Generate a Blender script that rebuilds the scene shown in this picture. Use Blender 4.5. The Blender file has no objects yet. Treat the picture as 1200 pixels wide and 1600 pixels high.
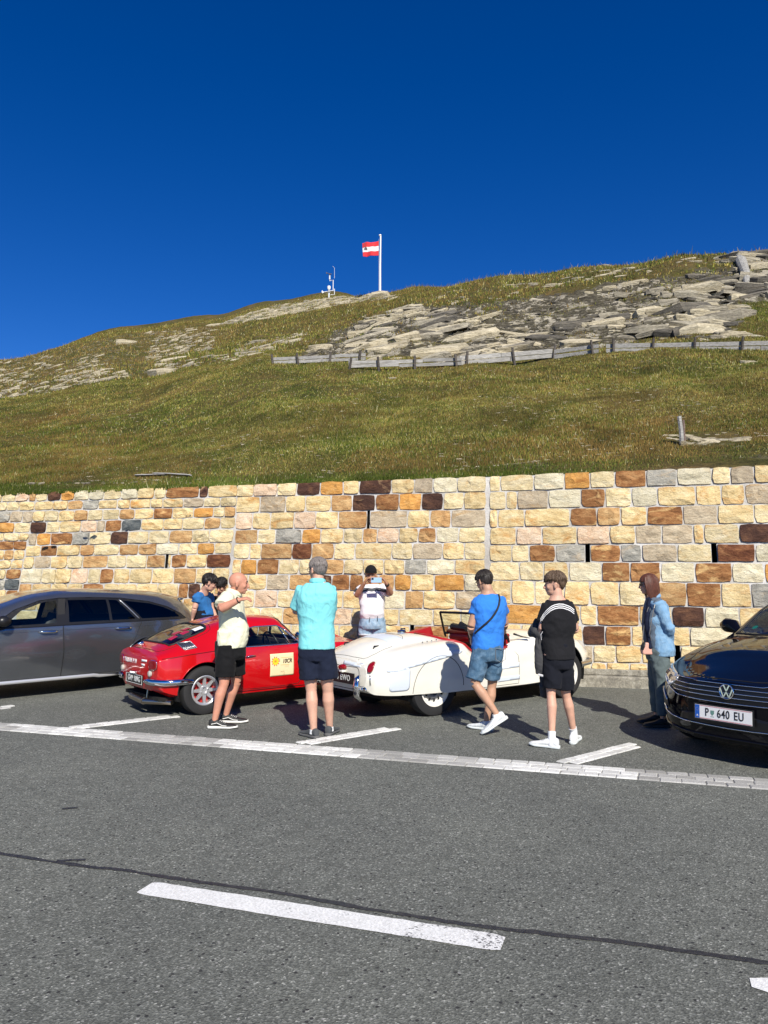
import bpy, bmesh, math, random
import numpy as np
from mathutils import Vector, Matrix
from mathutils.bvhtree import BVHTree
from math import radians, sin, cos, tan, pi, sqrt, atan2, hypot

random.seed(7); np.random.seed(7)
SC = bpy.context.scene
COL = SC.collection

# ------------------------------------------------------------------ camera, sky, sun, exposure
CAM_H = 1.64
FPX = 1200.0                      # focal length in photo pixels (photo is 1200 x 1600)
PITCH = math.atan(100.0 / FPX)
cam_d = bpy.data.cameras.new('camera')
cam_d.sensor_fit = 'VERTICAL'; cam_d.sensor_height = 32.0; cam_d.lens = 24.0
cam_d.clip_start = 0.05; cam_d.clip_end = 3000.0
cam = bpy.data.objects.new('camera', cam_d); COL.objects.link(cam)
cam.location = (0, 0, CAM_H); cam.rotation_euler = (radians(90) + PITCH, 0, 0)
SC.camera = cam

SUN_EL, SUN_AZ = radians(37.5), radians(13.5)     # sun behind the camera, a little to the right
world = bpy.data.worlds.new('World'); SC.world = world; world.use_nodes = True
wn = world.node_tree; wn.nodes.clear()
w_out = wn.nodes.new('ShaderNodeOutputWorld'); w_bg = wn.nodes.new('ShaderNodeBackground')
w_sky = wn.nodes.new('ShaderNodeTexSky'); w_sky.sky_type = 'NISHITA'; w_sky.sun_disc = False
w_sky.sun_elevation = SUN_EL; w_sky.sun_rotation = pi - SUN_AZ
w_sky.altitude = 2500; w_sky.air_density = 1.0; w_sky.dust_density = 0.0; w_sky.ozone_density = 4.0
w_hsv = wn.nodes.new('ShaderNodeHueSaturation'); w_hsv.inputs['Saturation'].default_value = 1.335
w_hsv.inputs['Hue'].default_value = 0.516
wn.links.new(w_sky.outputs[0], w_hsv.inputs['Color'])
wn.links.new(w_hsv.outputs[0], w_bg.inputs[0]); wn.links.new(w_bg.outputs[0], w_out.inputs[0])
w_bg.inputs[1].default_value = 0.082
sun_d = bpy.data.lights.new('sun', 'SUN'); sun_d.energy = 4.7; sun_d.angle = radians(0.53); sun_d.color = (1.0, 0.94, 0.83)
sun = bpy.data.objects.new('sun', sun_d); COL.objects.link(sun)
SUN_DIR = Vector((-sin(SUN_AZ) * cos(SUN_EL), cos(SUN_AZ) * cos(SUN_EL), -sin(SUN_EL)))
sun.rotation_euler = SUN_DIR.to_track_quat('-Z', 'Y').to_euler(); sun.location = (5, -15, 20)
SC.view_settings.view_transform = 'Standard'; SC.view_settings.look = 'None'
SC.view_settings.exposure = 0.52; SC.view_settings.gamma = 1.0
SC.view_settings.use_curve_mapping = False
SC.cycles.max_bounces = 8; SC.cycles.transparent_max_bounces = 12

# ------------------------------------------------------------------ helpers: photo pixel <-> place
def ray(px, py):
    u = (px - 600) / FPX; v = (800 - py) / FPX
    return Vector((u, cos(PITCH) - v * sin(PITCH), sin(PITCH) + v * cos(PITCH)))
def at(px, py, Y):
    d = ray(px, py); k = Y / d.y
    return Vector((d.x * k, Y, CAM_H + d.z * k))
def gr(px, py, z=0.0):
    d = ray(px, py); k = (z - CAM_H) / d.z
    return Vector((d.x * k, d.y * k, z))
def to_px(X, Y, Z):
    zc = Z - CAM_H
    f = Y * cos(PITCH) + zc * sin(PITCH); up = -Y * sin(PITCH) + zc * cos(PITCH)
    return 600 + FPX * X / f, 800 - FPX * up / f

# ------------------------------------------------------------------ helpers: noise, meshes, materials
def _h(ix, iy, iz, seed):
    n = (ix * 374761393 + iy * 668265263 + iz * 2147483647 + seed * 1274126177) & 0xffffffff
    n = ((n ^ (n >> 13)) * 1274126177) & 0xffffffff
    return ((n ^ (n >> 16)) & 0xffff) / 65535.0
def vnoise(x, y, z=0.0, seed=0):
    x = np.asarray(x, float); y = np.asarray(y, float); z = np.zeros_like(x) + z
    ix = np.floor(x).astype(np.int64); iy = np.floor(y).astype(np.int64); iz = np.floor(z).astype(np.int64)
    fx = x - ix; fy = y - iy; fz = z - iz
    fx = fx * fx * (3 - 2 * fx); fy = fy * fy * (3 - 2 * fy); fz = fz * fz * (3 - 2 * fz)
    r = 0
    for dx in (0, 1):
        for dy in (0, 1):
            for dz in (0, 1):
                w = (fx if dx else 1 - fx) * (fy if dy else 1 - fy) * (fz if dz else 1 - fz)
                r = r + w * _h(ix + dx, iy + dy, iz + dz, seed)
    return r * 2 - 1
def fbm(x, y, z=0.0, oct=4, seed=0):
    r = 0; a = 1; t = 0
    for i in range(oct):
        r = r + a * vnoise(np.asarray(x) * 2 ** i, np.asarray(y) * 2 ** i, np.asarray(z) * 2 ** i, seed + i); t += a; a *= .5
    return r / t

def tag(o, label=None, cat=None, group=None, kind=None):
    if label: o['label'] = label
    if cat: o['category'] = cat
    if group: o['group'] = group
    if kind: o['kind'] = kind
    return o
def empty(name, loc=(0, 0, 0), rz=0.0, **kw):
    o = bpy.data.objects.new(name, None); o.empty_display_size = .2
    COL.objects.link(o); o.location = loc; o.rotation_euler = (0, 0, rz); tag(o, **kw); return o
def link(name, me, mats=None, parent=None, smooth=False, **kw):
    o = bpy.data.objects.new(name, me); COL.objects.link(o)
    if mats is not None:
        for m in (mats if isinstance(mats, (list, tuple)) else [mats]): me.materials.append(m)
    if parent is not None: o.parent = parent
    if smooth: me.shade_smooth()
    tag(o, **kw); return o
def np_mesh(name, verts, faces):
    """verts (n,3) array, faces (m,k) array of equal size"""
    me = bpy.data.meshes.new(name)
    verts = np.asarray(verts, np.float32); faces = np.asarray(faces, np.int32)
    m, k = faces.shape
    me.vertices.add(len(verts)); me.vertices.foreach_set('co', verts.ravel())
    me.loops.add(m * k); me.loops.foreach_set('vertex_index', faces.ravel())
    me.polygons.add(m); me.polygons.foreach_set('loop_start', np.arange(m, dtype=np.int32) * k)
    me.polygons.foreach_set('loop_total', np.full(m, k, np.int32))
    me.update(calc_edges=True); return me
def py_mesh(name, verts, faces):
    me = bpy.data.meshes.new(name); me.from_pydata([tuple(v) for v in verts], [], [tuple(f) for f in faces]); me.update(); return me
def bm_mesh(name, bm):
    me = bpy.data.meshes.new(name); bm.to_mesh(me); bm.free(); return me
def normals_out(me):
    bm = bmesh.new(); bm.from_mesh(me); bmesh.ops.recalc_face_normals(bm, faces=bm.faces); bm.to_mesh(me); bm.free()

class MB:
    """collects simple shapes into one mesh"""
    def __init__(s): s.v = []; s.f = []
    def add(s, v, f):
        b = len(s.v); s.v += [tuple(p) for p in v]; s.f += [tuple(i + b for i in q) for q in f]; return s
    def box(s, c, sz, rot=None):
        c = Vector(c); x, y, z = sz[0] / 2, sz[1] / 2, sz[2] / 2
        P = [Vector(p) for p in ((-x, -y, -z), (x, -y, -z), (x, y, -z), (-x, y, -z), (-x, -y, z), (x, -y, z), (x, y, z), (-x, y, z))]
        if rot is not None: P = [rot @ p for p in P]
        return s.add([p + c for p in P], [(0, 3, 2, 1), (4, 5, 6, 7), (0, 1, 5, 4), (1, 2, 6, 5), (2, 3, 7, 6), (3, 0, 4, 7)])
    def tube(s, pts, r, n=8, cap=True, closed=False):
        pts = [Vector(p) for p in pts]; R = r if isinstance(r, (list, tuple)) else [r] * len(pts)
        V = []; m = len(pts); up = None
        for i, p in enumerate(pts):
            if closed: t = pts[(i + 1) % m] - pts[(i - 1) % m]
            else: t = pts[min(i + 1, m - 1)] - pts[max(i - 1, 0)]
            if t.length < 1e-9: t = Vector((0, 0, 1))
            t.normalize()
            if up is None:
                up = Vector((0, 0, 1)) if abs(t.z) < .9 else Vector((0, 1, 0))
            a = t.cross(up)
            if a.length < 1e-4: a = t.orthogonal()
            a.normalize(); b = a.cross(t); up = b
            rr = R[i]; ra, rb = rr if isinstance(rr, (tuple, list)) else (rr, rr)
            for k in range(n):
                w = 2 * pi * k / n; V.append(p + a * (cos(w) * ra) + b * (sin(w) * rb))
        F = []
        for i in range(m if closed else m - 1):
            for k in range(n):
                j = (i + 1) % m
                F.append((i * n + k, i * n + (k + 1) % n, j * n + (k + 1) % n, j * n + k))
        if cap and not closed:
            F.append(tuple(range(n - 1, -1, -1))); F.append(tuple((m - 1) * n + k for k in range(n)))
        return s.add(V, F)
    def lathe(s, prof, n=24, M=None):
        """prof list of (r, h) about local z"""
        V = []; m = len(prof)
        for r, h in prof:
            for k in range(n):
                w = 2 * pi * k / n; p = Vector((r * cos(w), r * sin(w), h)); V.append(M @ p if M else p)
        F = []
        for i in range(m - 1):
            for k in range(n): F.append((i * n + k, i * n + (k + 1) % n, (i + 1) * n + (k + 1) % n, (i + 1) * n + k))
        return s.add(V, F)
    def prism(s, poly, z0, z1, M=None):
        n = len(poly); V = [Vector((p[0], p[1], z0)) for p in poly] + [Vector((p[0], p[1], z1)) for p in poly]
        if M: V = [M @ v for v in V]
        return s.add(V, [tuple(range(n - 1, -1, -1)), tuple(range(n, 2 * n))] + [(i, (i + 1) % n, n + (i + 1) % n, n + i) for i in range(n)])
    def build(s, name, mat, parent=None, smooth=False, bevel=0, **kw):
        me = py_mesh(name, s.v, s.f); normals_out(me)
        if smooth: me.shade_smooth()
        o = link(name, me, mat, parent, **kw)
        if bevel:
            b = o.modifiers.new('b', 'BEVEL'); b.width = bevel; b.segments = 2; b.limit_method = 'ANGLE'
        if smooth == 'auto':
            me.set_sharp_from_angle(angle=radians(35))
        return o

MATS = {}
def mat(name, color=(.5, .5, .5), rough=.6, metal=0.0, coat=0.0, spec=.5, trans=0.0, ior=1.45, alpha=1.0, emit=None, sheen=0.0):
    if name in MATS: return MATS[name]
    m = bpy.data.materials.new(name); m.use_nodes = True
    p = m.node_tree.nodes['Principled BSDF']
    p.inputs['Base Color'].default_value = (*color, 1); p.inputs['Roughness'].default_value = rough
    p.inputs['Metallic'].default_value = metal; p.inputs['Coat Weight'].default_value = coat
    p.inputs['Coat Roughness'].default_value = .03
    p.inputs['Specular IOR Level'].default_value = spec; p.inputs['Transmission Weight'].default_value = trans
    p.inputs['IOR'].default_value = ior; p.inputs['Alpha'].default_value = alpha
    p.inputs['Sheen Weight'].default_value = sheen
    MATS[name] = m; return m
def nd(m, t, **kw):
    n = m.node_tree.nodes.new(t)
    for k, v in kw.items():
        if k in n.inputs: n.inputs[k].default_value = v
        else: setattr(n, k, v)
    return n
def lk(m, a, b): m.node_tree.links.new(a, b)
def bsdf(m): return m.node_tree.nodes['Principled BSDF']
def ramp(m, fac, stops, interp='LINEAR'):
    r = nd(m, 'ShaderNodeValToRGB'); r.color_ramp.interpolation = interp
    e = r.color_ramp.elements
    while len(e) < len(stops): e.new(.5)
    for i, (p, c) in enumerate(stops):
        e[i].position = p; e[i].color = (*c, 1) if len(c) == 3 else c
    lk(m, fac, r.inputs[0]); return r
def mix(m, fac, a, b, mode='MIX'):
    n = nd(m, 'ShaderNodeMix', data_type='RGBA', blend_type=mode)
    for s, v in ((n.inputs[0], fac), (n.inputs[6], a), (n.inputs[7], b)):
        if hasattr(v, 'is_linked') or hasattr(v, 'links'): lk(m, v, s)
        elif isinstance(v, (int, float)): s.default_value = v
        else: s.default_value = (*v, 1)
    return n.outputs[2]
def noise(m, vec, scale, detail=4, rough=.55, dist=0.0, out=0):
    n = nd(m, 'ShaderNodeTexNoise', Scale=scale, Detail=detail, Roughness=rough, Distortion=dist)
    if vec is not None: lk(m, vec, n.inputs['Vector'])
    return n.outputs[out]
def bump(m, h, strength=.5, dist=.01, nrm=None):
    b = nd(m, 'ShaderNodeBump', Strength=strength, Distance=dist); lk(m, h, b.inputs['Height'])
    if nrm is not None: lk(m, nrm, b.inputs['Normal'])
    lk(m, b.outputs[0], bsdf(m).inputs['Normal']); return b.outputs[0]
def pos(m): return nd(m, 'ShaderNodeNewGeometry').outputs['Position']
def objc(m): return nd(m, 'ShaderNodeTexCoord').outputs['Object']
def orand(m): return nd(m, 'ShaderNodeObjectInfo').outputs['Random']
def mth(m, op, a, b=None, clamp=False):
    n = nd(m, 'ShaderNodeMath', operation=op, use_clamp=clamp)
    for s, v in zip(n.inputs, (a, b)):
        if v is None: continue
        if isinstance(v, (int, float)): s.default_value = v
        else: lk(m, v, s)
    return n.outputs[0]

def in_poly(px, py, poly):
    px = np.asarray(px, float); py = np.asarray(py, float); r = np.zeros(px.shape, bool); n = len(poly)
    for i in range(n):
        x0, y0 = poly[i]; x1, y1 = poly[(i + 1) % n]
        if y0 == y1: continue
        c = ((y0 > py) != (y1 > py)) & (px < (x1 - x0) * (py - y0) / (y1 - y0) + x0)
        r ^= c
    return r

# ------------------------------------------------------------------ materials of the ground
def m_asphalt():
    m = mat('asphalt', (.1, .1, .1), .85, spec=.35)
    P = pos(m)
    fine = nd(m, 'ShaderNodeTexVoronoi', Scale=115.0); lk(m, P, fine.inputs['Vector'])
    vc = nd(m, 'ShaderNodeSeparateColor'); lk(m, fine.outputs['Color'], vc.inputs[0])
    base = ramp(m, vc.outputs[0], [(0, (.074, .078, .070)), (.45, (.118, .124, .110)), (.80, (.152, .159, .142)), (.93, (.20, .208, .188)), (.985, (.27, .277, .25)), (1, (.39, .40, .36))])
    mid = nd(m, 'ShaderNodeTexVoronoi', Scale=48.0); lk(m, P, mid.inputs['Vector'])
    mc = nd(m, 'ShaderNodeSeparateColor'); lk(m, mid.outputs['Color'], mc.inputs[0])
    spot = mth(m, 'MULTIPLY', mth(m, 'GREATER_THAN', mc.outputs[1], .965), mth(m, 'LESS_THAN', mid.outputs['Distance'], .32))
    c = mix(m, spot, base.outputs[0], (.32, .32, .30))
    spot2 = mth(m, 'MULTIPLY', mth(m, 'GREATER_THAN', mc.outputs[2], .97), mth(m, 'LESS_THAN', mid.outputs['Distance'], .38))
    c = mix(m, spot2, c, (.035, .035, .035))
    big = noise(m, P, .55, 5, .6); bigr = ramp(m, big, [(.3, (.84, .84, .85)), (.7, (1.14, 1.13, 1.11))])
    c = mix(m, 1.0, c, bigr.outputs[0], 'MULTIPLY')
    med = noise(m, P, 7.0, 4, .6); medr = ramp(m, med, [(.3, (.88, .88, .88)), (.7, (1.1, 1.1, 1.1))])
    c = mix(m, 1.0, c, medr.outputs[0], 'MULTIPLY')
    stain = ramp(m, noise(m, P, 1.7, 3, .5, .8), [(.70, (1, 1, 1)), (.78, (.72, .72, .72))])
    c = mix(m, 1.0, c, stain.outputs[0], 'MULTIPLY')
    lk(m, c, bsdf(m).inputs['Base Color'])
    bump(m, fine.outputs['Distance'], .75, .004)
    return m
M_ASPH = m_asphalt()
def m_paint():
    m = mat('road_paint', (.7, .7, .68), .6)
    P = pos(m)
    v = nd(m, 'ShaderNodeTexVoronoi', Scale=110.0); lk(m, P, v.inputs['Vector'])
    vc = nd(m, 'ShaderNodeSeparateColor'); lk(m, v.outputs['Color'], vc.inputs[0])
    wear = mth(m, 'ADD', mth(m, 'MULTIPLY', noise(m, P, 3.5, 5, .65), .8), mth(m, 'MULTIPLY', vc.outputs[0], .38))
    at_ = nd(m, 'ShaderNodeAttribute', attribute_name='wear'); wear = mth(m, 'ADD', wear, at_.outputs['Fac'])
    f = ramp(m, wear, [(.84, (0, 0, 0)), (.92, (1, 1, 1))])
    white = ramp(m, vc.outputs[1], [(0, (.60, .60, .58)), (1, (.82, .82, .80))])
    c = mix(m, f.outputs[0], white.outputs[0], (.13, .13, .13))
    lk(m, c, bsdf(m).inputs['Base Color']); bump(m, v.outputs['Distance'], .5, .003); return m
M_PAINT = m_paint()
def m_tar():
    m = mat('tar_seal', (.022, .022, .024), .5)
    c = ramp(m, noise(m, pos(m), 30, 4, .6), [(.3, (.018, .018, .02)), (.75, (.05, .05, .05))]); lk(m, c.outputs[0], bsdf(m).inputs['Base Color'])
    bump(m, noise(m, pos(m), 60, 3), .6, .006); return m
M_TAR = m_tar()
def m_stone(name, cols, accent=None, ascale=5.0, alo=.5, ahi=.62, bs=1.0):
    """rough split stone: three tones streaked along the bedding, an accent stain, fine relief"""
    m = mat(name, cols[1], .88, spec=.25); P = pos(m); R = orand(m)
    off = nd(m, 'ShaderNodeCombineXYZ'); lk(m, mth(m, 'MULTIPLY', R, 37.0), off.inputs[0]); lk(m, mth(m, 'MULTIPLY', R, 91.0), off.inputs[2])
    ad = nd(m, 'ShaderNodeVectorMath', operation='ADD'); lk(m, P, ad.inputs[0]); lk(m, off.outputs[0], ad.inputs[1])
    mp = nd(m, 'ShaderNodeMapping'); mp.inputs['Scale'].default_value = (1, 1, 2.1); mp.inputs['Rotation'].default_value = (0, .35, 0)
    lk(m, ad.outputs[0], mp.inputs[0]); V = mp.outputs[0]
    n1 = noise(m, V, ascale, 6, .62, .6)
    c = ramp(m, n1, [(.28, cols[0]), (.5, cols[1]), (.72, cols[2])]).outputs[0]
    if accent is not None:
        n2 = noise(m, V, ascale * .55, 5, .6, .9)
        f = ramp(m, n2, [(alo, (0, 0, 0)), (ahi, (1, 1, 1))]).outputs[0]
        c = mix(m, f, c, accent)
    n3 = noise(m, V, 45, 5, .7)
    c = mix(m, .55, c, ramp(m, n3, [(.3, (.55, .52, .48)), (.62, (1.2, 1.2, 1.2))]).outputs[0], 'MULTIPLY')
    br = ramp(m, R, [(0, (.86, .86, .86)), (1, (1.12, 1.10, 1.06))]).outputs[0]
    c = mix(m, 1.0, c, br, 'MULTIPLY')
    lk(m, c, bsdf(m).inputs['Base Color'])
    crk_ = ramp(m, noise(m, V, 6, 5, .6, 1.2), [(.485, (1, 1, 1)), (.5, (0, 0, 0)), (.515, (1, 1, 1))]).outputs[0]
    h = mth(m, 'ADD', mth(m, 'ADD', noise(m, V, 14, 6, .65, .3), mth(m, 'MULTIPLY', n3, .35)), mth(m, 'MULTIPLY', crk_, .05))
    bump(m, h, .8 * bs, .036); return m
ST = {
 'w': m_stone('stone_pale', [(.44, .39, .27), (.60, .55, .395), (.71, .665, .52)], (.50, .38, .22), alo=.58, ahi=.8),
 'c': m_stone('stone_cream', [(.46, .365, .19), (.63, .53, .32), (.71, .63, .44)], (.55, .36, .15), alo=.56, ahi=.76),
 'y': m_stone('stone_yellow', [(.46, .33, .15), (.63, .50, .27), (.71, .61, .38)], (.50, .26, .08), alo=.52, ahi=.72),
 'p': m_stone('stone_pinkish', [(.50, .36, .24), (.63, .48, .34), (.68, .58, .46)], (.55, .30, .16), alo=.54, ahi=.74),
 't': m_stone('stone_tan', [(.26, .21, .15), (.42, .35, .25), (.53, .46, .34)], (.40, .26, .12), alo=.55, ahi=.75),
 'l': m_stone('stone_light_brown', [(.32, .18, .08), (.47, .29, .13), (.58, .42, .22)], (.28, .12, .04), alo=.52, ahi=.72),
 'o': m_stone('stone_orange', [(.40, .18, .05), (.56, .29, .08), (.63, .38, .15)], (.32, .12, .03), alo=.56, ahi=.76),
 'b': m_stone('stone_brown', [(.14, .06, .025), (.28, .13, .05), (.44, .25, .11)], (.55, .36, .16), alo=.56, ahi=.66),
 'r': m_stone('stone_red_brown', [(.07, .025, .014), (.13, .05, .025), (.24, .11, .05)], (.30, .15, .07), alo=.6, ahi=.75),
 'd': m_stone('stone_dark_brown', [(.035, .018, .015), (.075, .037, .026), (.16, .08, .045)], (.34, .22, .12), ascale=4, alo=.62, ahi=.72),
 'g': m_stone('stone_grey', [(.20, .20, .18), (.34, .33, .29), (.46, .44, .38)], (.44, .34, .22), alo=.56, ahi=.76),
 'k': m_stone('stone_slate', [(.05, .06, .065), (.10, .115, .12), (.20, .21, .20)], (.30, .27, .22), alo=.66, ahi=.8),
}
def m_mortar():
    m = mat('mortar', (.5, .49, .46), .95, spec=.2); P = pos(m)
    c = ramp(m, noise(m, P, 1.1, 5, .6), [(.3, (.36, .34, .31)), (.5, (.47, .455, .43)), (.72, (.60, .59, .58))]).outputs[0]
    c = mix(m, .5, c, ramp(m, noise(m, P, 50, 4, .7), [(.3, (.6, .6, .6)), (.7, (1.15, 1.15, 1.15))]).outputs[0], 'MULTIPLY')
    lk(m, c, bsdf(m).inputs['Base Color']); bump(m, noise(m, P, 30, 5, .7), .7, .015); return m
M_MORT = m_mortar()
M_BLACK = mat('dark_hole', (.004, .004, .004), .9)
def m_granite():
    m = mat('granite_sett', (.5, .5, .48), .8, spec=.3); P = pos(m); R = orand(m)
    c = ramp(m, R, [(0, (.30, .295, .275)), (.5, (.38, .375, .355)), (1, (.46, .455, .43))]).outputs[0]
    c = mix(m, .7, c, ramp(m, noise(m, P, 120, 3, .7), [(.35, (.62, .62, .62)), (.65, (1.2, 1.2, 1.2))]).outputs[0], 'MULTIPLY')
    lk(m, c, bsdf(m).inputs['Base Color']); bump(m, noise(m, P, 60, 4), .6, .006); return m
def m_granite_w():
    m = mat('painted_sett', (.66, .66, .64), .75, spec=.3); P = pos(m); R = orand(m)
    c = ramp(m, R, [(0, (.50, .50, .475)), (.5, (.60, .60, .575)), (1, (.70, .70, .67))]).outputs[0]
    c = mix(m, ramp(m, noise(m, P, 35, 4, .7), [(.56, (0, 0, 0)), (.66, (1, 1, 1))]).outputs[0], c, (.36, .35, .32))
    lk(m, c, bsdf(m).inputs['Base Color']); bump(m, noise(m, P, 60, 4), .5, .005); return m
M_SETT, M_SETTW = m_granite(), m_granite_w()

# ------------------------------------------------------------------ road and markings
g = py_mesh('road', [(-400, -400, 0), (400, -400, 0), (400, 15.5, 0), (-400, 60, 0)], [(0, 1, 2, 3)])
link('road', g, M_ASPH, kind='structure')

def strip_ground(name, pl, width, z, mtl, rough=.0, seed=0, step=.03, wear=None, parent=None, **kw):
    """a ribbon along a polyline on the ground with ragged edges"""
    pl = [Vector(p) for p in pl]; L = [0]
    for a, b in zip(pl, pl[1:]): L.append(L[-1] + (b - a).length)
    n = max(2, int(L[-1] / step)); V = []; W = []
    for i in range(n + 1):
        s = L[-1] * i / n; k = 0
        while k < len(pl) - 2 and L[k + 1] < s: k += 1
        f = (s - L[k]) / (L[k + 1] - L[k]); p = pl[k].lerp(pl[k + 1], f); t = (pl[k + 1] - pl[k]).normalized()
        nrm = Vector((-t.y, t.x, 0))
        a = rough * float(fbm(s * 6, 0, 0, 3, seed)) + rough * .5 * float(fbm(s * 30, 0, 0, 2, seed + 9))
        b = rough * float(fbm(s * 6, 9, 0, 3, seed)) + rough * .5 * float(fbm(s * 30, 9, 0, 2, seed + 9))
        wd = (width(s / L[-1]) if callable(width) else width) / 2
        V += [p + nrm * (wd + a), p, p - nrm * (wd + b)]
        w = wear(s / L[-1]) if wear else 0; W += [w, w, w]
    V = [(v.x, v.y, z) for v in V]
    F = [(3 * i + j, 3 * i + j + 1, 3 * i + 4 + j, 3 * i + 3 + j) for i in range(n) for j in (0, 1)]
    me = py_mesh(name, V, F); at_ = me.attributes.new('wear', 'FLOAT', 'POINT')
    for i, w in enumerate(W): at_.data[i].value = w
    return link(name, me, mtl, parent, **kw)

c0, c1 = gr(226, 1387.5), gr(786, 1475)
dw = 0.16
strip_ground('centre_line', [c0, c1], lambda f: dw * min(1, .82 + f * 12, .8 + (1 - f) * 8), .004, M_PAINT, .006, 3, .02,
             wear=lambda f: max(0, (f - .62)) * .55, kind='structure')
e0 = gr(1173, 1537); dirn = (c1 - c0).normalized()
strip_ground('centre_line', [e0, e0 + dirn * 3.0], lambda f: dw * 1.02 * min(1, .45 + f * 14), .004, M_PAINT, .006, 4, .02, kind='structure')
e1 = c0 - dirn * 3.0
strip_ground('centre_line', [e1 - dirn * 2.4, e1 + dirn * -.05], dw, .004, M_PAINT, .006, 4, .03, kind='structure')
crk = [gr(x, y) for x, y in ((-160, 1311), (0, 1334), (75, 1346), (93, 1349), (200, 1361), (330, 1382), (450, 1397), (570, 1420), (700, 1441), (860, 1460), (1000, 1476), (1200, 1505), (1420, 1538))]
strip_ground('tar_seam', crk, .034, .003, M_TAR, .011, 11, .012, kind='structure')
for (x, y, ln) in ((97, 1264, .10), (88, 1346, .16)):
    p = gr(x, y); strip_ground('tar_seam', [p, p + Vector((ln, .02, 0))], .03, .0035, M_TAR, .012, int(x), .012, kind='structure')

# cobbled parking lines: granite setts laid in the asphalt
def sett_mesh(seed, sx, sy):
    r = random.Random(seed); bm = bmesh.new(); a = []
    for k, (h, ins) in enumerate(((-.02, 0), (.004, 0), (.010, .007))):
        a.append([bm.verts.new(((sx / 2 - ins) * x + r.uniform(-.003, .003), (sy / 2 - ins) * y + r.uniform(-.003, .003), h + (r.uniform(-.002, .002) if k == 2 else 0))) for x, y in ((-1, -1), (1, -1), (1, 1), (-1, 1))])
    for k in (0, 1):
        for i in range(4): bm.faces.new((a[k][i], a[k][(i + 1) % 4], a[k + 1][(i + 1) % 4], a[k + 1][i]))
    bm.faces.new(a[2]); bmesh.ops.recalc_face_normals(bm, faces=bm.faces)
    return bm_mesh('sett', bm)
SETTS = {}
def sett(w, sx, sy, k):
    key = (w, round(sx, 3), round(sy, 3), k)
    if key not in SETTS:
        me = sett_mesh(k * 7 + int(sx * 1000), sx, sy); me.materials.append(M_SETTW if w else M_SETT); SETTS[key] = me
    return SETTS[key]
def cobble_line(name, A, B, rows, depth, length, white, label, phase=0.0, maxn=300):
    """rows of setts from A to B; white(px) says where they are painted; far ones are joined"""
    A = Vector(A); B = Vector(B); t = (B - A).normalized(); n = Vector((-t.y, t.x, 0)); L = (B - A).length
    root = empty(name, A, atan2(t.y, t.x), kind='structure', label=label)
    cells = []
    for r in range(rows):
        s = -(r % 2) * length * .5 + phase
        while s < L:
            ln = length * random.uniform(.86, 1.14)
            y = (r - (rows - 1) / 2) * depth
            c = A + t * (s + ln / 2) + n * y; px, py = to_px(c.x, c.y, 0)
            cells.append((s + ln / 2, y, ln, px, c.length, white(px))); s += ln
    if phase >= 0 and rows: pass
    cells.sort(key=lambda c: (c[3] < -5 or c[3] > 1205, c[4]))
    rest = MB()
    for i, (s, y, ln, px, d, w) in enumerate(cells):
        sx, sy = round((ln - .005) * 50) / 50, depth - .005
        rz = random.uniform(-.02, .02)
        if i < maxn and -5 < px < 1205:
            o = bpy.data.objects.new('sett', sett(w, sx, sy, i % 4)); COL.objects.link(o); o.parent = root
            o.location = (s, y, random.uniform(-.001, .002)); o.rotation_euler = (0, 0, rz)
        else:
            me = sett(w, sx, sy, i % 4); R = Matrix.Rotation(rz, 3, 'Z')
            rest.add([R @ v.co + Vector((s, y, 0)) for v in me.vertices], [tuple(p.vertices) for p in me.polygons])
    if rest.v: rest.build('setts', M_SETT, root, kind='stuff')
    # mortar bed under the setts
    w = rows * depth / 2 + .004
    MB().add([(-.01, -w, .002), (L + .01, -w, .002), (L + .01, w, .002), (-.01, w, .002)], [(0, 1, 2, 3)]).build('joint_bed', M_BED, root)
    return root
M_BED = mat('joint_sand', (.27, .265, .25), .95)
def wht(px): return (-20 < px < 0) or (22 < px < 185) or (345 < px < 560) or (745 < px < 985)
LA, LB = gr(-260, 1116), gr(1420, 1243)
cobble_line('parking_line', LA, LB, 3, .112, .16, wht, 'long granite sett strip edging the parking bays')
for (p0, p1, lab) in (((120, 1137), (267, 1120), 'short slanted row of pale setts left of the red coupe'),
                      ((478, 1161.5), (606, 1140), 'short slanted row of pale setts under the turquoise shirt man'),
                      ((889, 1191.5), (987, 1166), 'short slanted row of pale setts nearest the black car')):
    a, b = gr(*p0), gr(*p1)
    cobble_line('bay_line', a, b, 2, .095, .13, lambda px: True, lab)
a, b = gr(-110, 1122), gr(6, 1106); cobble_line('bay_line', a, b, 2, .095, .13, lambda px: True, 'short slanted row of pale setts at the left edge')
# ------------------------------------------------------------------ retaining wall
WA = atan2(.273, 1.0)                                   # the wall runs away to the left
US = Vector((cos(WA), -sin(WA), 0)); NB = Vector((sin(WA), cos(WA), 0))
BAT = math.atan(1 / 8.0)
UT = (NB * sin(BAT) + Vector((0, 0, 1)) * cos(BAT)).normalized()
NF = US.cross(UT).normalized()
if NF.y > 0: NF = -NF
W0 = Vector((3.45, 11.62, 0))
def wall_st(px, py):
    d = ray(px, py); o = Vector((0, 0, CAM_H)); k = (W0 - o).dot(NF) / d.dot(NF); p = o + d * k - W0
    return p.dot(US), p.dot(UT)
def wall_p(s, t, off=0.0): return W0 + US * s + UT * t + NF * off

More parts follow.
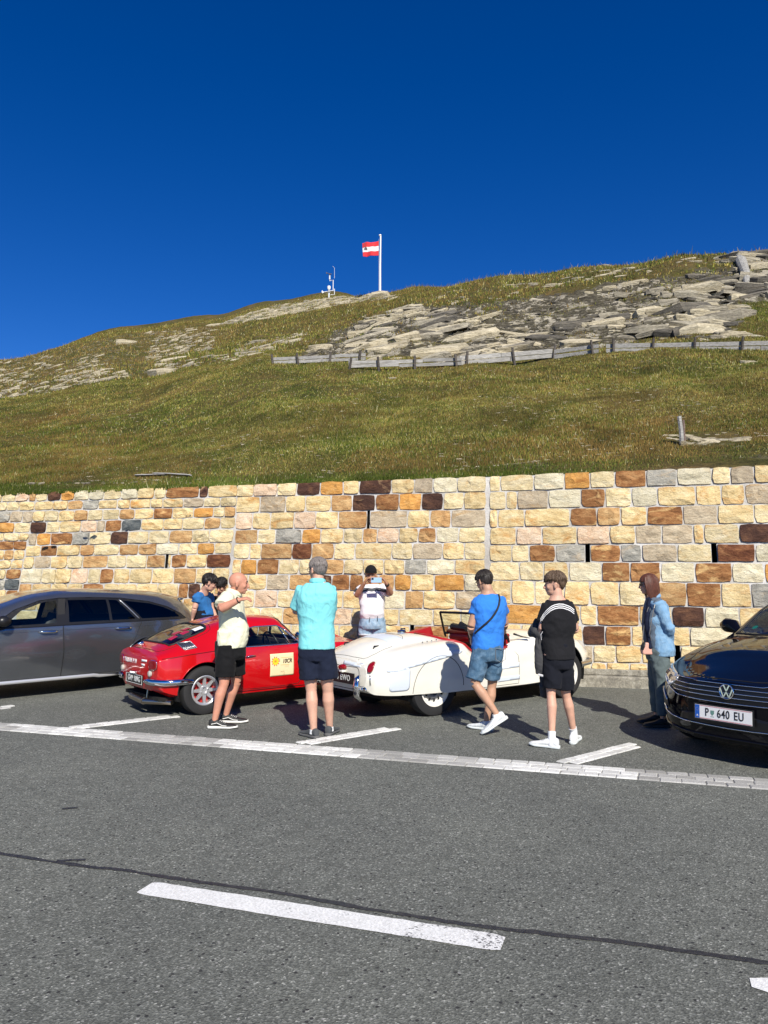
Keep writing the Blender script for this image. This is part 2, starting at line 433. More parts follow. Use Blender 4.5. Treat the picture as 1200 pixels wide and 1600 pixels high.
# each course: photo pixels of its ends (x, top y, bottom y) and the joints with the kind of stone left of each joint
PANELS = [
 # panel A and B together (courses that run through)
 [(0, 771, 784, 370, 758, 776, '4c 25c 46p 57l 75c 96d 117o 140w 163w 190c 216w 242y 260c 312b 326d 372y'),
  (0, 785, 798, 370, 777, 791, '12c 31c 55y 84y 107y 130l 155g 184y 204y 236y 255y 287y 319t 345c 371c')],
 # panel A
 [(0, 799, 816, 53, 799, 816, '17g 36t 53t'), (0, 817, 832, 50, 817, 832, '23o 48c'), (0, 833, 845, 46, 833, 845, '7y 31c 46y'),
  (0, 846, 859, 43, 846, 859, '22b 42b'), (0, 860, 875, 40, 859, 874, '7y 22l 39y'), (0, 876, 889, 36, 875, 888, '18y 36y'),
  (0, 890, 905, 33, 889, 904, '10c 33b'), (0, 906, 921, 31, 905, 921, '8g 31k'), (0, 922, 935, 29, 922, 935, '10y 28b'),
  (0, 936, 950, 26, 936, 950, '14b 26y'), (0, 951, 966, 23, 951, 966, '12l 23y'), (0, 967, 982, 21, 967, 982, '9y 21c'),
  (0, 983, 998, 18, 983, 998, '7y 18l'), (0, 999, 1014, 15, 999, 1014, '15y')],
 # panel B
 [(54, 799, 815, 370, 792, 807, '71y 92c 117y 138l 161c 187c 211l 241y 270b 303y 334o 352c 369l'),
  (50, 816, 833, 368, 808, 825, '73d 94c 127y 152p 165t 190b 221k 256y 286y 320c 345l 368y'),
  (46, 834, 852, 366, 827, 847, '58t 80o 114b 140g 174c 201d 233c 265c 301l 328c 366c'),
  (42, 853, 869, 364, 848, 865, '64y 90b 126y 148l 187c 217l 245l 280w 309c 336o 363c'),
  (39, 870, 888, 362, 866, 886, '54y 80t 106y 130c 169l 198c 230c 259l 263# 268y 292b 324y 361r'),
  (35, 889, 911, 360, 888, 911, '66w 88c 112y 138p 157c 178b 203y 238y 272y 307l 332y 359y'),
  (32, 912, 932, 358, 912, 935, '50l 80y 106y 130y 162b 185y 214y 247y 279y 295b 314d 336y 358y'),
  (29, 933, 953, 356, 936, 958, '58y 92y 124l 150y 186c 222y 252b 286y 303y 330c 356y'),
  (27, 954, 973, 354, 959, 980, '60c 86y 122y 160c 190y 228l 262y 300y 326c 354y'),
  (25, 974, 992, 352, 981, 1002, '50y 90l 130y 172y 206c 246y 290y 320o 352y'),
  (22, 993, 1010, 350, 1003, 1024, '60y 104y 150c 200y 244b 300y 350c'),
  (20, 1011, 1028, 348, 1025, 1045, '60y 100t 160c 210y 260y 310c 348y')],
 # panel C
 [(372, 758, 776, 762, 744, 768, '397c 434p 464c 501d 537o 562y 612d 648y 677t 715w 760c'),
  (371, 777, 801, 761, 769, 795, '407y 447t 478y 518y 551l 587d 624b 659o 693d 725c 760y'),
  (370, 802, 827, 761, 796, 823, '395p 423y 460y 494p 529y 574l 578# 637t 672y 705l 760t'),
  (368, 828, 849, 760, 824, 847, '403l 431c 472g 502o 537y 567c 590l 624p 654y 682l 717w 759c'),
  (366, 850, 873, 759, 848, 874, '391c 409y 457l 488r 523l 555c 613y 645c 692t 726y 759c'),
  (364, 874, 897, 759, 875, 897, '377y 402o 436b 468c 490c 538l 568c 600y 633y 667g 711w 758y'),
  (362, 898, 921, 759, 898, 923, '388y 417y 452t 488l 519d 547b 568b 592l 617l 643o 679y 726O 758w'),
  (361, 922, 948, 759, 924, 952, '398c 434p 468c 498y 536y 575y 601w 633w 662l 712y 758t'),
  (360, 949, 974, 759, 953, 978, '372l 407y 442c 480l 520y 550p 585y 624y 677c 720y 758c'),
  (359, 975, 996, 759, 979, 1000, '384y 404l 420b 424# 455y 490c 530y 560y 598y 641y 647# 702b 736y 758c'),
  (358, 997, 1020, 758, 1001, 1024, '390y 430c 470l 520y 566t 610y 655c 700l 740y 758y'),
  (358, 1021, 1042, 758, 1025, 1048, '400y 445c 500y 540l 590y 640c 690y 730t 758y')],
 # panel D
 [(765, 744, 768, 1200, 727, 754, '782c 834c 882w 922o 961c 1010b 1057g 1112w 1141c 1178t 1212y 1250c 1290y 1340l 1380c'),
  (765, 769, 796, 1200, 756, 787, '791c 809y 857t 908w 946b 987c 1027w 1087y 1127y 1164y 1204t 1246y 1300c 1350y 1390o'),
  (765, 797, 824, 1200, 788, 817, '778y 820y 891y 933b 970l 1011y 1067b 1121t 1178y 1222c 1262y 1310b 1370c'),
  (765, 825, 851, 1200, 818, 848, '807y 847p 902y 953p 993y 1034t 1083t 1100y 1155c 1214d 1260y 1300w 1360y'),
  (765, 852, 877, 1200, 850, 878, '800y 827c 868b 915g 922# 970b 1003g 1058t 1112c 1120# 1180r 1226w 1270y 1330c 1370y'),
  (765, 878, 906, 1200, 880, 911, '812c 850c 889y 940w 985b 1032b 1086w 1144b 1194w 1240o 1290y 1340c'),
  (764, 907, 943, 1200, 912, 949, '799y 836y 882c 922y 968y 1008c 1073l 1127b 1174y 1214g 1270y 1330c'),
  (764, 944, 974, 1200, 950, 981, '790y 846o 890y 907y 933y 999b 1050y 1101d 1155w 1206y 1250l 1310y'),
  (764, 975, 1006, 1200, 982, 1010, '815y 840c 876y 910y 946d 987b 1020y 1078y 1145w 1190t 1240y 1300c'),
  (763, 1007, 1030, 1200, 1011, 1040, '800y 850l 890c 927t 962c 1003y 1054y 1063# 1105c 1150y 1200l 1260y'),
  (763, 1031, 1048, 1200, 1041, 1062, '800y 850y 890c 924c 948y 984y 1012y 1050c 1100y 1150l 1200y 1270y')],
]
wall = empty('retaining_wall', W0, 0.0, label='long retaining wall of rough yellow and brown sandstone blocks behind the cars', cat='wall')
def stone_mesh(corners, rnd, depth):
    """corners: four (s, t) in the wall plane, counter-clockwise from lower left"""
    (s0, t0), (s1, t1), (s2, t2), (s3, t3) = corners
    w = s1 - s0; nx = 4 if w > .30 else 3; ny = 3
    bm = bmesh.new(); G = []
    tilt_s, tilt_t = rnd.uniform(-.014, .014), rnd.uniform(-.012, .016)
    cx = [rnd.uniform(.1, .5) for _ in range(4)]
    rr = [rnd.uniform(0.003, .018) for _ in range(4)]
    for j in range(ny + 1):
        row = []
        for i in range(nx + 1):
            a, b = i / nx, j / ny
            edge = (i in (0, nx)) or (j in (0, ny)); cor = (i in (0, nx)) and (j in (0, ny))
            ja = a + (0 if i in (0, nx) else rnd.uniform(-.07, .07)); jb = b + (0 if j in (0, ny) else rnd.uniform(-.08, .08))
            s = (s0 * (1 - ja) + s1 * ja) * (1 - jb) + (s3 * (1 - ja) + s2 * ja) * jb
            t = (t0 * (1 - ja) + t1 * ja) * (1 - jb) + (t3 * (1 - ja) + t2 * ja) * jb
            if edge:
                s += rnd.uniform(-.006, .006); t += rnd.uniform(-.006, .006)
            if cor:
                q = rr[(0 if i == 0 else 1) + (0 if j == 0 else 2)]; s += q if i == 0 else -q; t += q * .7 if j == 0 else -q * .7
            h = depth + tilt_s * (a - .5) * 2 + tilt_t * (b - .5) * 2 + rnd.uniform(-.015, .016)
            if edge: h = depth * .68 + rnd.uniform(-.009, .009)
            row.append((s, t, max(h, .014)))
        G.append(row)
    V = [[bm.verts.new(US * s + UT * t + NF * h) for s, t, h in row] for row in G]
    for j in range(ny):
        for i in range(nx):
            if rnd.random() < .5:
                bm.faces.new((V[j][i], V[j][i + 1], V[j + 1][i + 1])); bm.faces.new((V[j][i], V[j + 1][i + 1], V[j + 1][i]))
            else:
                bm.faces.new((V[j][i], V[j][i + 1], V[j + 1][i])); bm.faces.new((V[j][i + 1], V[j + 1][i + 1], V[j + 1][i]))
    per = [(0, i) for i in range(nx)] + [(j, nx) for j in range(ny)] + [(ny, i) for i in range(nx, 0, -1)] + [(j, 0) for j in range(ny, 0, -1)]
    back = []
    for j, i in per:
        s, t, h = G[j][i]; back.append(bm.verts.new(US * s + UT * t - NF * .01))
    for k in range(len(per)):
        a, b = per[k], per[(k + 1) % len(per)]
        bm.faces.new((V[a[0]][a[1]], back[k], back[(k + 1) % len(per)], V[b[0]][b[1]]))
    bmesh.ops.recalc_face_normals(bm, faces=bm.faces)
    return bm_mesh('stone', bm)
STONES = []; HOLES = []; TOPLINE = []; PNB = []
MORT_J = .024
rnd = random.Random(11)
for pi_, panel in enumerate(PANELS):
    for ri, (xL, a0, a1, xR, b0, b1, txt) in enumerate(panel):
        sl, tl0 = wall_st(xL, a0); _, tl1 = wall_st(xL, a1); sr, tr0 = wall_st(xR, b0); _, tr1 = wall_st(xR, b1)
        ftop = lambda s: tl0 + (tr0 - tl0) * (s - sl) / (sr - sl)
        fbot = lambda s: tl1 + (tr1 - tl1) * (s - sl) / (sr - sl)
        if ri == 0 and pi_ in (0, 3, 4): TOPLINE += [(sl, tl0), (sr, tr0)]
        prev = sl
        if xL == 0:      # carry the course on beyond the left edge of the picture
            q = sl; k = 0
            while k < 5:
                wd = rnd.uniform(.3, .55); STONES.append([q - wd, q, ftop(q - wd), ftop(q), fbot(q - wd), fbot(q), rnd.choice('yyycclob'), -50]); q -= wd; k += 1
        for tok in txt.split():
            k = tok[-1]; x = float(tok[:-1]); ym = (a0 + a1) / 2 + ((b0 + b1) / 2 - (a0 + a1) / 2) * (x - xL) / (xR - xL)
            s = wall_st(x, ym)[0]
            if k == '#': HOLES.append((prev, s, fbot((prev + s) / 2) - .01, ftop((prev + s) / 2) + .01))
            else: STONES.append([prev, s, ftop(prev), ftop(s), fbot(prev), fbot(s), k, x])
            prev = s
TOPLINE.sort()
for st in STONES:
    if st[7] > 1200: pass
def stone_area(st):
    p = wall_p((st[0] + st[1]) / 2, (st[2] + st[4]) / 2); x, y = to_px(*p); inside = -5 < x < 1205 and y < 1080
    # courses that the cars hide count least
    hid = y > 985
    return (inside, not hid, (st[1] - st[0]) * (st[2] - st[4]) / p.y ** 2)
SMIN, SMAX = -29.5, 12.0
# the wall goes on beyond the picture
for sa, sb in ((SMIN, min(st[0] for st in STONES if st[7] == -50) - .0), (max(st[1] for st in STONES if st[7] > 1200), SMAX)):
    t_ = .20; tmax = 3.36 if sa < 0 else 3.12
    while t_ < tmax - .12:
        hh = rnd.uniform(.21, .27); hh = tmax - t_ if tmax - t_ - hh < .12 else hh; q = sa
        while q < sb - .1:
            wd = min(rnd.uniform(.28, .58), sb - q); mid = q + wd / 2
            if not any(st[0] - .02 < mid < st[1] + .02 and st[5] < t_ + hh / 2 < st[2] for st in STONES): STONES.append([q, q + wd, t_ + hh, t_ + hh, t_, t_, rnd.choice('yyyccclobwtg'), 9999])
            q += wd
        t_ += hh
STONES.sort(key=stone_area, reverse=True)
KM = {'O': 'o'}
rest = {}
NPART = 298
for i, st in enumerate(STONES):
    s0, s1, tt0, tt1, tb0, tb1, k, _ = st; k = KM.get(k, k); j = MORT_J / 2
    top = j * .6; r = random.Random(1000 + i)
    if s1 - s0 < .06: continue
    me = stone_mesh([(s0 + j, tb0 - top + .012), (s1 - j, tb1 - top + .012), (s1 - j, tt1 - top), (s0 + j, tt0 - top)], r, r.uniform(.022, .052))
    if i < NPART: link('stone', me, ST[k], wall)
    else: rest.setdefault(k, []).append(me)
allrest = MB(); mi = []
kinds = sorted(rest)
for n_, k in enumerate(kinds):
    for me in rest[k]:
        allrest.add([v.co for v in me.vertices], [tuple(p.vertices) for p in me.polygons]); mi += [n_] * len(me.polygons)
        bpy.data.meshes.remove(me)
me = py_mesh('further_stones', allrest.v, allrest.f)
o = link('further_stones', me, [ST[k] for k in kinds], wall, kind='stuff')
me.polygons.foreach_set('material_index', mi); me.update()

def top_t(s):
    T = TOPLINE
    s = max(T[0][0], min(T[-1][0], s))
    if s <= T[0][0]: k = 0
    elif s >= T[-1][0]: k = len(T) - 2
    else:
        k = max(i for i in range(len(T) - 1) if T[i][0] <= s); k = min(k, len(T) - 2)
    (sa, ta), (sb, tb) = T[k], T[k + 1]
    if abs(sb - sa) < .05: return ta
    return ta + (tb - ta) * (s - sa) / (sb - sa)
# mortar face with the drain slots left open
se = sorted(set([SMIN, SMAX] + [h[0] for h in HOLES] + [h[1] for h in HOLES] + [x for x in np.arange(-29, 11.8, .8)]))
te = sorted(set([0.0] + [h[2] for h in HOLES] + [h[3] for h in HOLES] + [2.4]))
V = []; F = []; idx = {}
def vv(s, t, top=False):
    key = (round(s, 4), 'top' if top else round(t, 4))
    if key not in idx: idx[key] = len(V); V.append(US * s + UT * (top_t(s) - .012 if top else t) + NF * .003)
    return idx[key]
for i in range(len(se) - 1):
    cells = [(te[j], te[j + 1], False) for j in range(len(te) - 1)] + [(te[-1], 0, True)]
    for a, b, tp in cells:
        sm = (se[i] + se[i + 1]) / 2; tm = (a + b) / 2
        if not tp and any(h[0] < sm < h[1] and h[2] < tm < h[3] for h in HOLES): continue
        F.append((vv(se[i], a), vv(se[i + 1], a), vv(se[i + 1], b, tp), vv(se[i], b, tp)))
me = py_mesh('mortar', V, F); link('mortar', me, M_MORT, wall)
# backing and coping top, recesses of the slots
bk = MB()
for i in range(len(se) - 1):
    a, b = se[i], se[i + 1]; P = []
    for s in (a, b):
        P += [US * s + UT * (top_t(s) - .012) + NF * .012, US * s + UT * (top_t(s) - .016) + NB * .42]
    bk.add(P, [(0, 2, 3, 1)])
bk.build('coping', M_MORT, wall)
hb = MB()
for h in HOLES:
    f = [(h[0], h[2]), (h[1], h[2]), (h[1], h[3]), (h[0], h[3])]
    P = [US * s + UT * t + NF * .012 for s, t in f] + [US * s + UT * t - NF * .35 for s, t in f]
    hb.add(P, [(0, 1, 5, 4), (1, 2, 6, 5), (2, 3, 7, 6), (3, 0, 4, 7), (4, 5, 6, 7)])
hb.build('drain_slot', M_BLACK, wall)
# plinth and kerb at the foot
pl = MB(); s = SMIN
rp = random.Random(3)
pts = []
while s < SMAX:
    ln = rp.uniform(.7, 1.3); jd = .005
    h = .165 + rp.uniform(-.012, .012); dpt = .17 + rp.uniform(-.01, .01)
    P = []
    for ss in (s + jd / 2, s + ln - jd / 2):
        for (o_, z_) in ((dpt, -.03), (dpt, h * .88), (dpt - .03, h), (-.02, h + .015)):
            P.append(US * ss - NB * (o_) + Vector((0, 0, z_ + rp.uniform(-.006, .006))))
    bmk = MB().add(P, [(0, 1, 5, 4), (1, 2, 6, 5), (2, 3, 7, 6), (0, 3, 2, 1), (4, 5, 6, 7)])
    me = py_mesh('kerb_block', bmk.v, bmk.f); normals_out(me)
    cx = wall_p(s + ln / 2, 0)
    link('kerb_block', me, MATS.get('kerb') or mat('kerb', (.3, .29, .26), .9), wall)
    pl.box(US * (s + ln / 2) - NB * .035 + Vector((0, 0, h + .055)), (ln * .93, .09, .085), Matrix.Rotation(-WA, 3, 'Z'))
    s += ln
k = MATS['kerb']; P = pos(k)
c = ramp(k, noise(k, P, 9, 6, .7), [(.3, (.16, .15, .13)), (.5, (.30, .28, .23)), (.68, (.46, .44, .38))]).outputs[0]
c = mix(k, .6, c, ramp(k, noise(k, P, 60, 4, .7), [(.35, (.5, .5, .5)), (.65, (1.25, 1.25, 1.25))]).outputs[0], 'MULTIPLY')
lk(k, c, bsdf(k).inputs['Base Color']); bump(k, noise(k, P, 22, 6, .7), .9, .03)
pl.build('plinth_course', k, wall, kind='stuff', bevel=.01)

# ------------------------------------------------------------------ hillside
def prof(a):
    """control points (depth, height) of the hill along the line X = a * Y"""
    return None
def zof(py, Y): return at(600, py, Y).z
CT = []   # a, [(Y, py)...]
for px, pts in (
  (-420, [(55, 690), (95, 655), (140, 652)]),
  (-200, [(48, 655), (70, 632), (98, 610), (140, 612)]),
  (0,    [(26, 681), (42, 620), (62, 598), (98, 565), (120, 578)]),
  (200,  [(24, 676), (40, 597), (58, 572), (100, 518), (140, 530)]),
  (330,  [(22, 662), (38, 578), (60, 552), (102, 504), (140, 512)]),
  (420,  [(20.5, 652), (36, 566), (48, 548), (104, 482), (140, 490)]),
  (520,  [(20, 645), (34, 567), (46, 540), (103, 463), (140, 476)]),
  (600,  [(20, 640), (32.5, 570), (42, 530), (99, 462), (112, 474), (140, 495)]),
  (650,  [(19.6, 638), (32, 568), (41, 520), (88, 449), (104, 462), (130, 490)]),
  (800,  [(18.7, 628), (30.5, 556), (37, 516), (64, 431), (78, 446), (120, 500)]),
  (950,  [(18, 620), (29.5, 544), (36, 506), (56, 415), (68, 430), (110, 500)]),
  (1100, [(17.3, 610), (28.7, 538), (34, 500), (50, 401), (60, 416), (100, 490)]),
  (1200, [(17, 604), (28.2, 536), (33, 498), (47, 396), (57, 410), (100, 490)]),
  (1500, [(15.5, 590), (27, 520), (31, 486), (44, 384), (54, 400), (100, 480)]),
):
    CT.append(((px - 600) / 1200 * 1.02, [(Y, zof(py, Y)) for Y, py in pts]))
def wallY(a): return (W0.y + .273 * W0.x) / (1 + .273 * a)
NA, NY = 560, 300
A = np.concatenate([np.linspace(-1.5, -.56, 60, endpoint=False), np.linspace(-.56, .56, 440), np.linspace(.565, 1.6, 60)])
fr = np.linspace(0, 1, NY)
def hill_point(a):
    wy = wallY(a)
    # top of the wall there
    Yt = wy; s = (a * Yt - W0.x) / US.x
    tt = top_t(max(SMIN, min(SMAX, s))); zt = tt * cos(BAT) - .02; Y0 = wy + tt * sin(BAT) * 1.05 + .02
    i = 0
    if a <= CT[0][0]: pr = CT[0][1]; prs = [pr, pr]; f = 0
    elif a >= CT[-1][0]: pr = CT[-1][1]; prs = [pr, pr]; f = 0
    else:
        i = max(k for k in range(len(CT) - 1) if CT[k][0] <= a); f = (a - CT[i][0]) / (CT[i + 1][0] - CT[i][0]); prs = [CT[i][1], CT[i + 1][1]]
        f = f * f * (3 - 2 * f)
    return Y0, zt, prs, f
YY = np.zeros((NA, NY)); ZZ = np.zeros((NA, NY))
def hermite(xs, ys, q):
    xs = np.array(xs, float); ys = np.array(ys, float); d = np.diff(ys) / np.diff(xs); m = np.empty(len(xs))
    m[0] = d[0]; m[-1] = d[-1]
    for k in range(1, len(xs) - 1):
        m[k] = 0 if d[k - 1] * d[k] <= 0 else 2 * d[k - 1] * d[k] / (d[k - 1] + d[k])
    idx = np.clip(np.searchsorted(xs, q) - 1, 0, len(xs) - 2); h = xs[idx + 1] - xs[idx]; t = (q - xs[idx]) / h
    t2, t3 = t * t, t ** 3
    return (2 * t3 - 3 * t2 + 1) * ys[idx] + (t3 - 2 * t2 + t) * h * m[idx] + (-2 * t3 + 3 * t2) * ys[idx + 1] + (t3 - t2) * h * m[idx + 1]
for i, a in enumerate(A):
    Y0, zt, prs, f = hill_point(a)
    Ys = Y0 * (140 / Y0) ** fr
    zz = []
    for pr in prs:
        xs = [Y0] + [p[0] for p in pr]; ys = [zt] + [p[1] for p in pr]
        # fall away behind the crest
        zz.append(hermite(xs + [xs[-1] + 40], ys + [ys[-1] - 6], np.minimum(Ys, 200)))
    YY[i] = Ys; ZZ[i] = zz[0] * (1 - f) + zz[1] * f
XX = A[:, None] * YY
d0 = np.clip((YY - YY[:, :1]) / 6.0, 0, 1)
PX, PY = to_px(XX, YY, ZZ)
ROCKPOLY = [(455, 566), (500, 540), (560, 505), (610, 482), (650, 476), (700, 482), (760, 485), (830, 470), (880, 452), (960, 442), (1040, 434), (1135, 424), (1150, 455), (1160, 520), (1100, 532), (930, 536), (860, 548), (720, 565), (560, 570)]
ROCK2 = [(1135, 395), (1260, 380), (1290, 468), (1150, 470)]
rock = np.zeros_like(ZZ)
for P_, n_ in ((ROCKPOLY, 0), (ROCK2, 0)):
    jx = fbm(XX * .35, YY * .35, 0, 3, 5) * 26; jy = fbm(XX * .35, YY * .35, 7, 3, 6) * 16
    rock = np.maximum(rock, in_poly(PX + jx, PY + jy, P_).astype(float))
def blur(a):
    b = a.copy(); b[1:-1, 1:-1] = (a[1:-1, 1:-1] * 2 + a[:-2, 1:-1] + a[2:, 1:-1] + a[1:-1, :-2] + a[1:-1, 2:]) / 6; return b
rk = blur(blur(rock))
lump = fbm(XX * .16, YY * .16, 0, 3, 21) * .45 + fbm(XX * .7, YY * .7, 0, 3, 22) * .12 + fbm(XX * 2.6, YY * 2.6, 0, 2, 23) * .035
far = np.clip((YY - 40) / 30, 0, 1)
ZZ = ZZ + lump * d0 * (1 - .2 * far)
# ledges in the outcrop
st_ = (ZZ + .32 * XX * .5 + fbm(XX * .22, YY * .22, 3, 3, 31) * 1.2)
step = .55; q = st_ / step; fq = q - np.floor(q)
ZZ = ZZ + rk * ((np.floor(q) + np.clip((fq - .55) / .22, 0, 1)) * step - st_) * .85
ZZ = ZZ + rk * fbm(XX * 1.6, YY * 1.6, 0, 4, 33) * .16
V = np.stack([XX, YY, ZZ], -1).reshape(-1, 3)
ii = np.arange(NA * NY).reshape(NA, NY)
F = np.stack([ii[:-1, :-1], ii[1:, :-1], ii[1:, 1:], ii[:-1, 1:]], -1).reshape(-1, 4)
hill_me = np_mesh('hillside', V, F)
# stoniness by place: the far left shoulder and the band under the summit are full of slabs
FARROCK = [(-60, 575), (200, 522), (330, 510), (335, 545), (250, 560), (290, 575), (180, 592), (0, 625), (-60, 630)]
SUMROCK = [(330, 510), (420, 480), (520, 464), (600, 458), (625, 466), (560, 472), (470, 488), (400, 500)]
BAND = [(240, 585), (330, 545), (470, 520), (560, 492), (620, 478), (600, 500), (500, 545), (430, 568), (300, 572)]
stony = np.maximum.reduce([in_poly(PX, PY, FARROCK) * .30, in_poly(PX, PY, SUMROCK) * .7, in_poly(PX, PY, BAND) * .2, rk * .3])
for _ in range(3): stony = blur(stony)
at1 = hill_me.attributes.new('rock', 'FLOAT', 'POINT'); at1.data.foreach_set('value', rk.ravel().astype(np.float32))
at2 = hill_me.attributes.new('stony', 'FLOAT', 'POINT'); at2.data.foreach_set('value', stony.ravel().astype(np.float32))
def m_hill():
    m = mat('hill_ground', (.1, .1, .05), .95, spec=.2); P = pos(m)
    n1 = noise(m, P, .35, 6, .62, .4); n2 = noise(m, P, 3.0, 6, .7); n3 = noise(m, P, 14.0, 4, .7)
    turf = ramp(m, n1, [(.30, (.040, .046, .011)), (.45, (.070, .068, .018)), (.55, (.095, .078, .026)), (.68, (.12, .084, .034))]).outputs[0]
    turf = mix(m, .8, turf, ramp(m, n2, [(.35, (.55, .6, .5)), (.6, (1.35, 1.25, 1.2))]).outputs[0], 'MULTIPLY')
    turf = mix(m, .7, turf, ramp(m, n3, [(.35, (.6, .6, .6)), (.62, (1.3, 1.3, 1.3))]).outputs[0], 'MULTIPLY')
    mp = nd(m, 'ShaderNodeMapping'); mp.inputs['Scale'].default_value = (.45, .45, 3.2); mp.inputs['Rotation'].default_value = (0, .12, 0); lk(m, P, mp.inputs[0])
    r1 = noise(m, mp.outputs[0], 1.6, 8, .66, .5); r2 = noise(m, mp.outputs[0], 7.0, 6, .7)
    rc = ramp(m, r1, [(.30, (.13, .12, .10)), (.42, (.30, .27, .21)), (.56, (.46, .42, .33)), (.72, (.58, .54, .45))]).outputs[0]
    rc = mix(m, .7, rc, ramp(m, r2, [(.36, (.35, .33, .3)), (.52, (1.1, 1.1, 1.1))]).outputs[0], 'MULTIPLY')
    vr = nd(m, 'ShaderNodeTexVoronoi', Scale=2.6); lk(m, mp.outputs[0], vr.inputs['Vector'])
    a1 = nd(m, 'ShaderNodeAttribute', attribute_name='rock'); a2 = nd(m, 'ShaderNodeAttribute', attribute_name='stony')
    k = mth(m, 'ADD', mth(m, 'MULTIPLY', a1.outputs['Fac'], .75), mth(m, 'MULTIPLY', mth(m, 'SUBTRACT', noise(m, P, 1.1, 5, .65), .5), 2.6))
    f1 = ramp(m, k, [(.86, (0, 0, 0)), (.93, (1, 1, 1))]).outputs[0]
    f1 = mth(m, 'MULTIPLY', f1, mth(m, 'GREATER_THAN', a1.outputs['Fac'], .05))
    scree = ramp(m, r2, [(.32, (.022, .020, .014)), (.5, (.075, .066, .045)), (.64, (.20, .18, .13)), (.75, (.42, .38, .29))]).outputs[0]
    fs = ramp(m, mth(m, 'ADD', mth(m, 'MULTIPLY', a1.outputs['Fac'], .35), noise(m, P, .8, 5, .65)), [(.60, (0, 0, 0)), (.72, (1, 1, 1))]).outputs[0]
    c = mix(m, fs, turf, scree); c = mix(m, f1, c, rc)
    g2 = noise(m, mp.outputs[0], 3.2, 6, .7); k2 = mth(m, 'ADD', g2, mth(m, 'MULTIPLY', a2.outputs['Fac'], .22))
    f2 = ramp(m, k2, [(.655, (0, 0, 0)), (.685, (1, 1, 1))]).outputs[0]
    c = mix(m, f2, c, rc)
    lk(m, c, bsdf(m).inputs['Base Color'])
    h = mth(m, 'ADD', mth(m, 'MULTIPLY', n2, .6), mth(m, 'ADD', mth(m, 'MULTIPLY', r1, .9), mth(m, 'MULTIPLY', r2, .5)))
    bump(m, h, 1.0, .22); return m
M_HILL = m_hill()
hill = link('hillside', hill_me, M_HILL, smooth=True, kind='structure', label='grassy mountain slope rising behind the wall')

def hz(x, y):
    """height of the hill at x, y (numpy arrays allowed)"""
    x = np.asarray(x, float); y = np.asarray(y, float); a = x / y
    ia = np.interp(a, A, np.arange(NA)); i0 = np.clip(ia.astype(int), 0, NA - 2); fa = ia - i0
    Y0 = YY[i0, 0] * (1 - fa) + YY[i0 + 1, 0] * fa
    jf = np.clip(np.log(np.maximum(y, Y0) / Y0) / np.log(140 / Y0) * (NY - 1), 0, NY - 1.001); j0 = jf.astype(int); fj = jf - j0
    return (ZZ[i0, j0] * (1 - fa) * (1 - fj) + ZZ[i0 + 1, j0] * fa * (1 - fj) + ZZ[i0, j0 + 1] * (1 - fa) * fj + ZZ[i0 + 1, j0 + 1] * fa * fj)
_d = np.exp(np.linspace(np.log(13.2), np.log(138), 1400))
def hill_at(px, py):
    """where the line of sight through a photo pixel meets the hill"""
    d = ray(px, py); k = _d / d.y; X = d.x * k; Z = CAM_H + d.z * k
    below = Z <= hz(X, _d); i = int(np.argmax(below)) if below.any() else len(_d) - 1
    return Vector((float(X[i]), float(_d[i]), float(hz(X[i], _d[i]))))

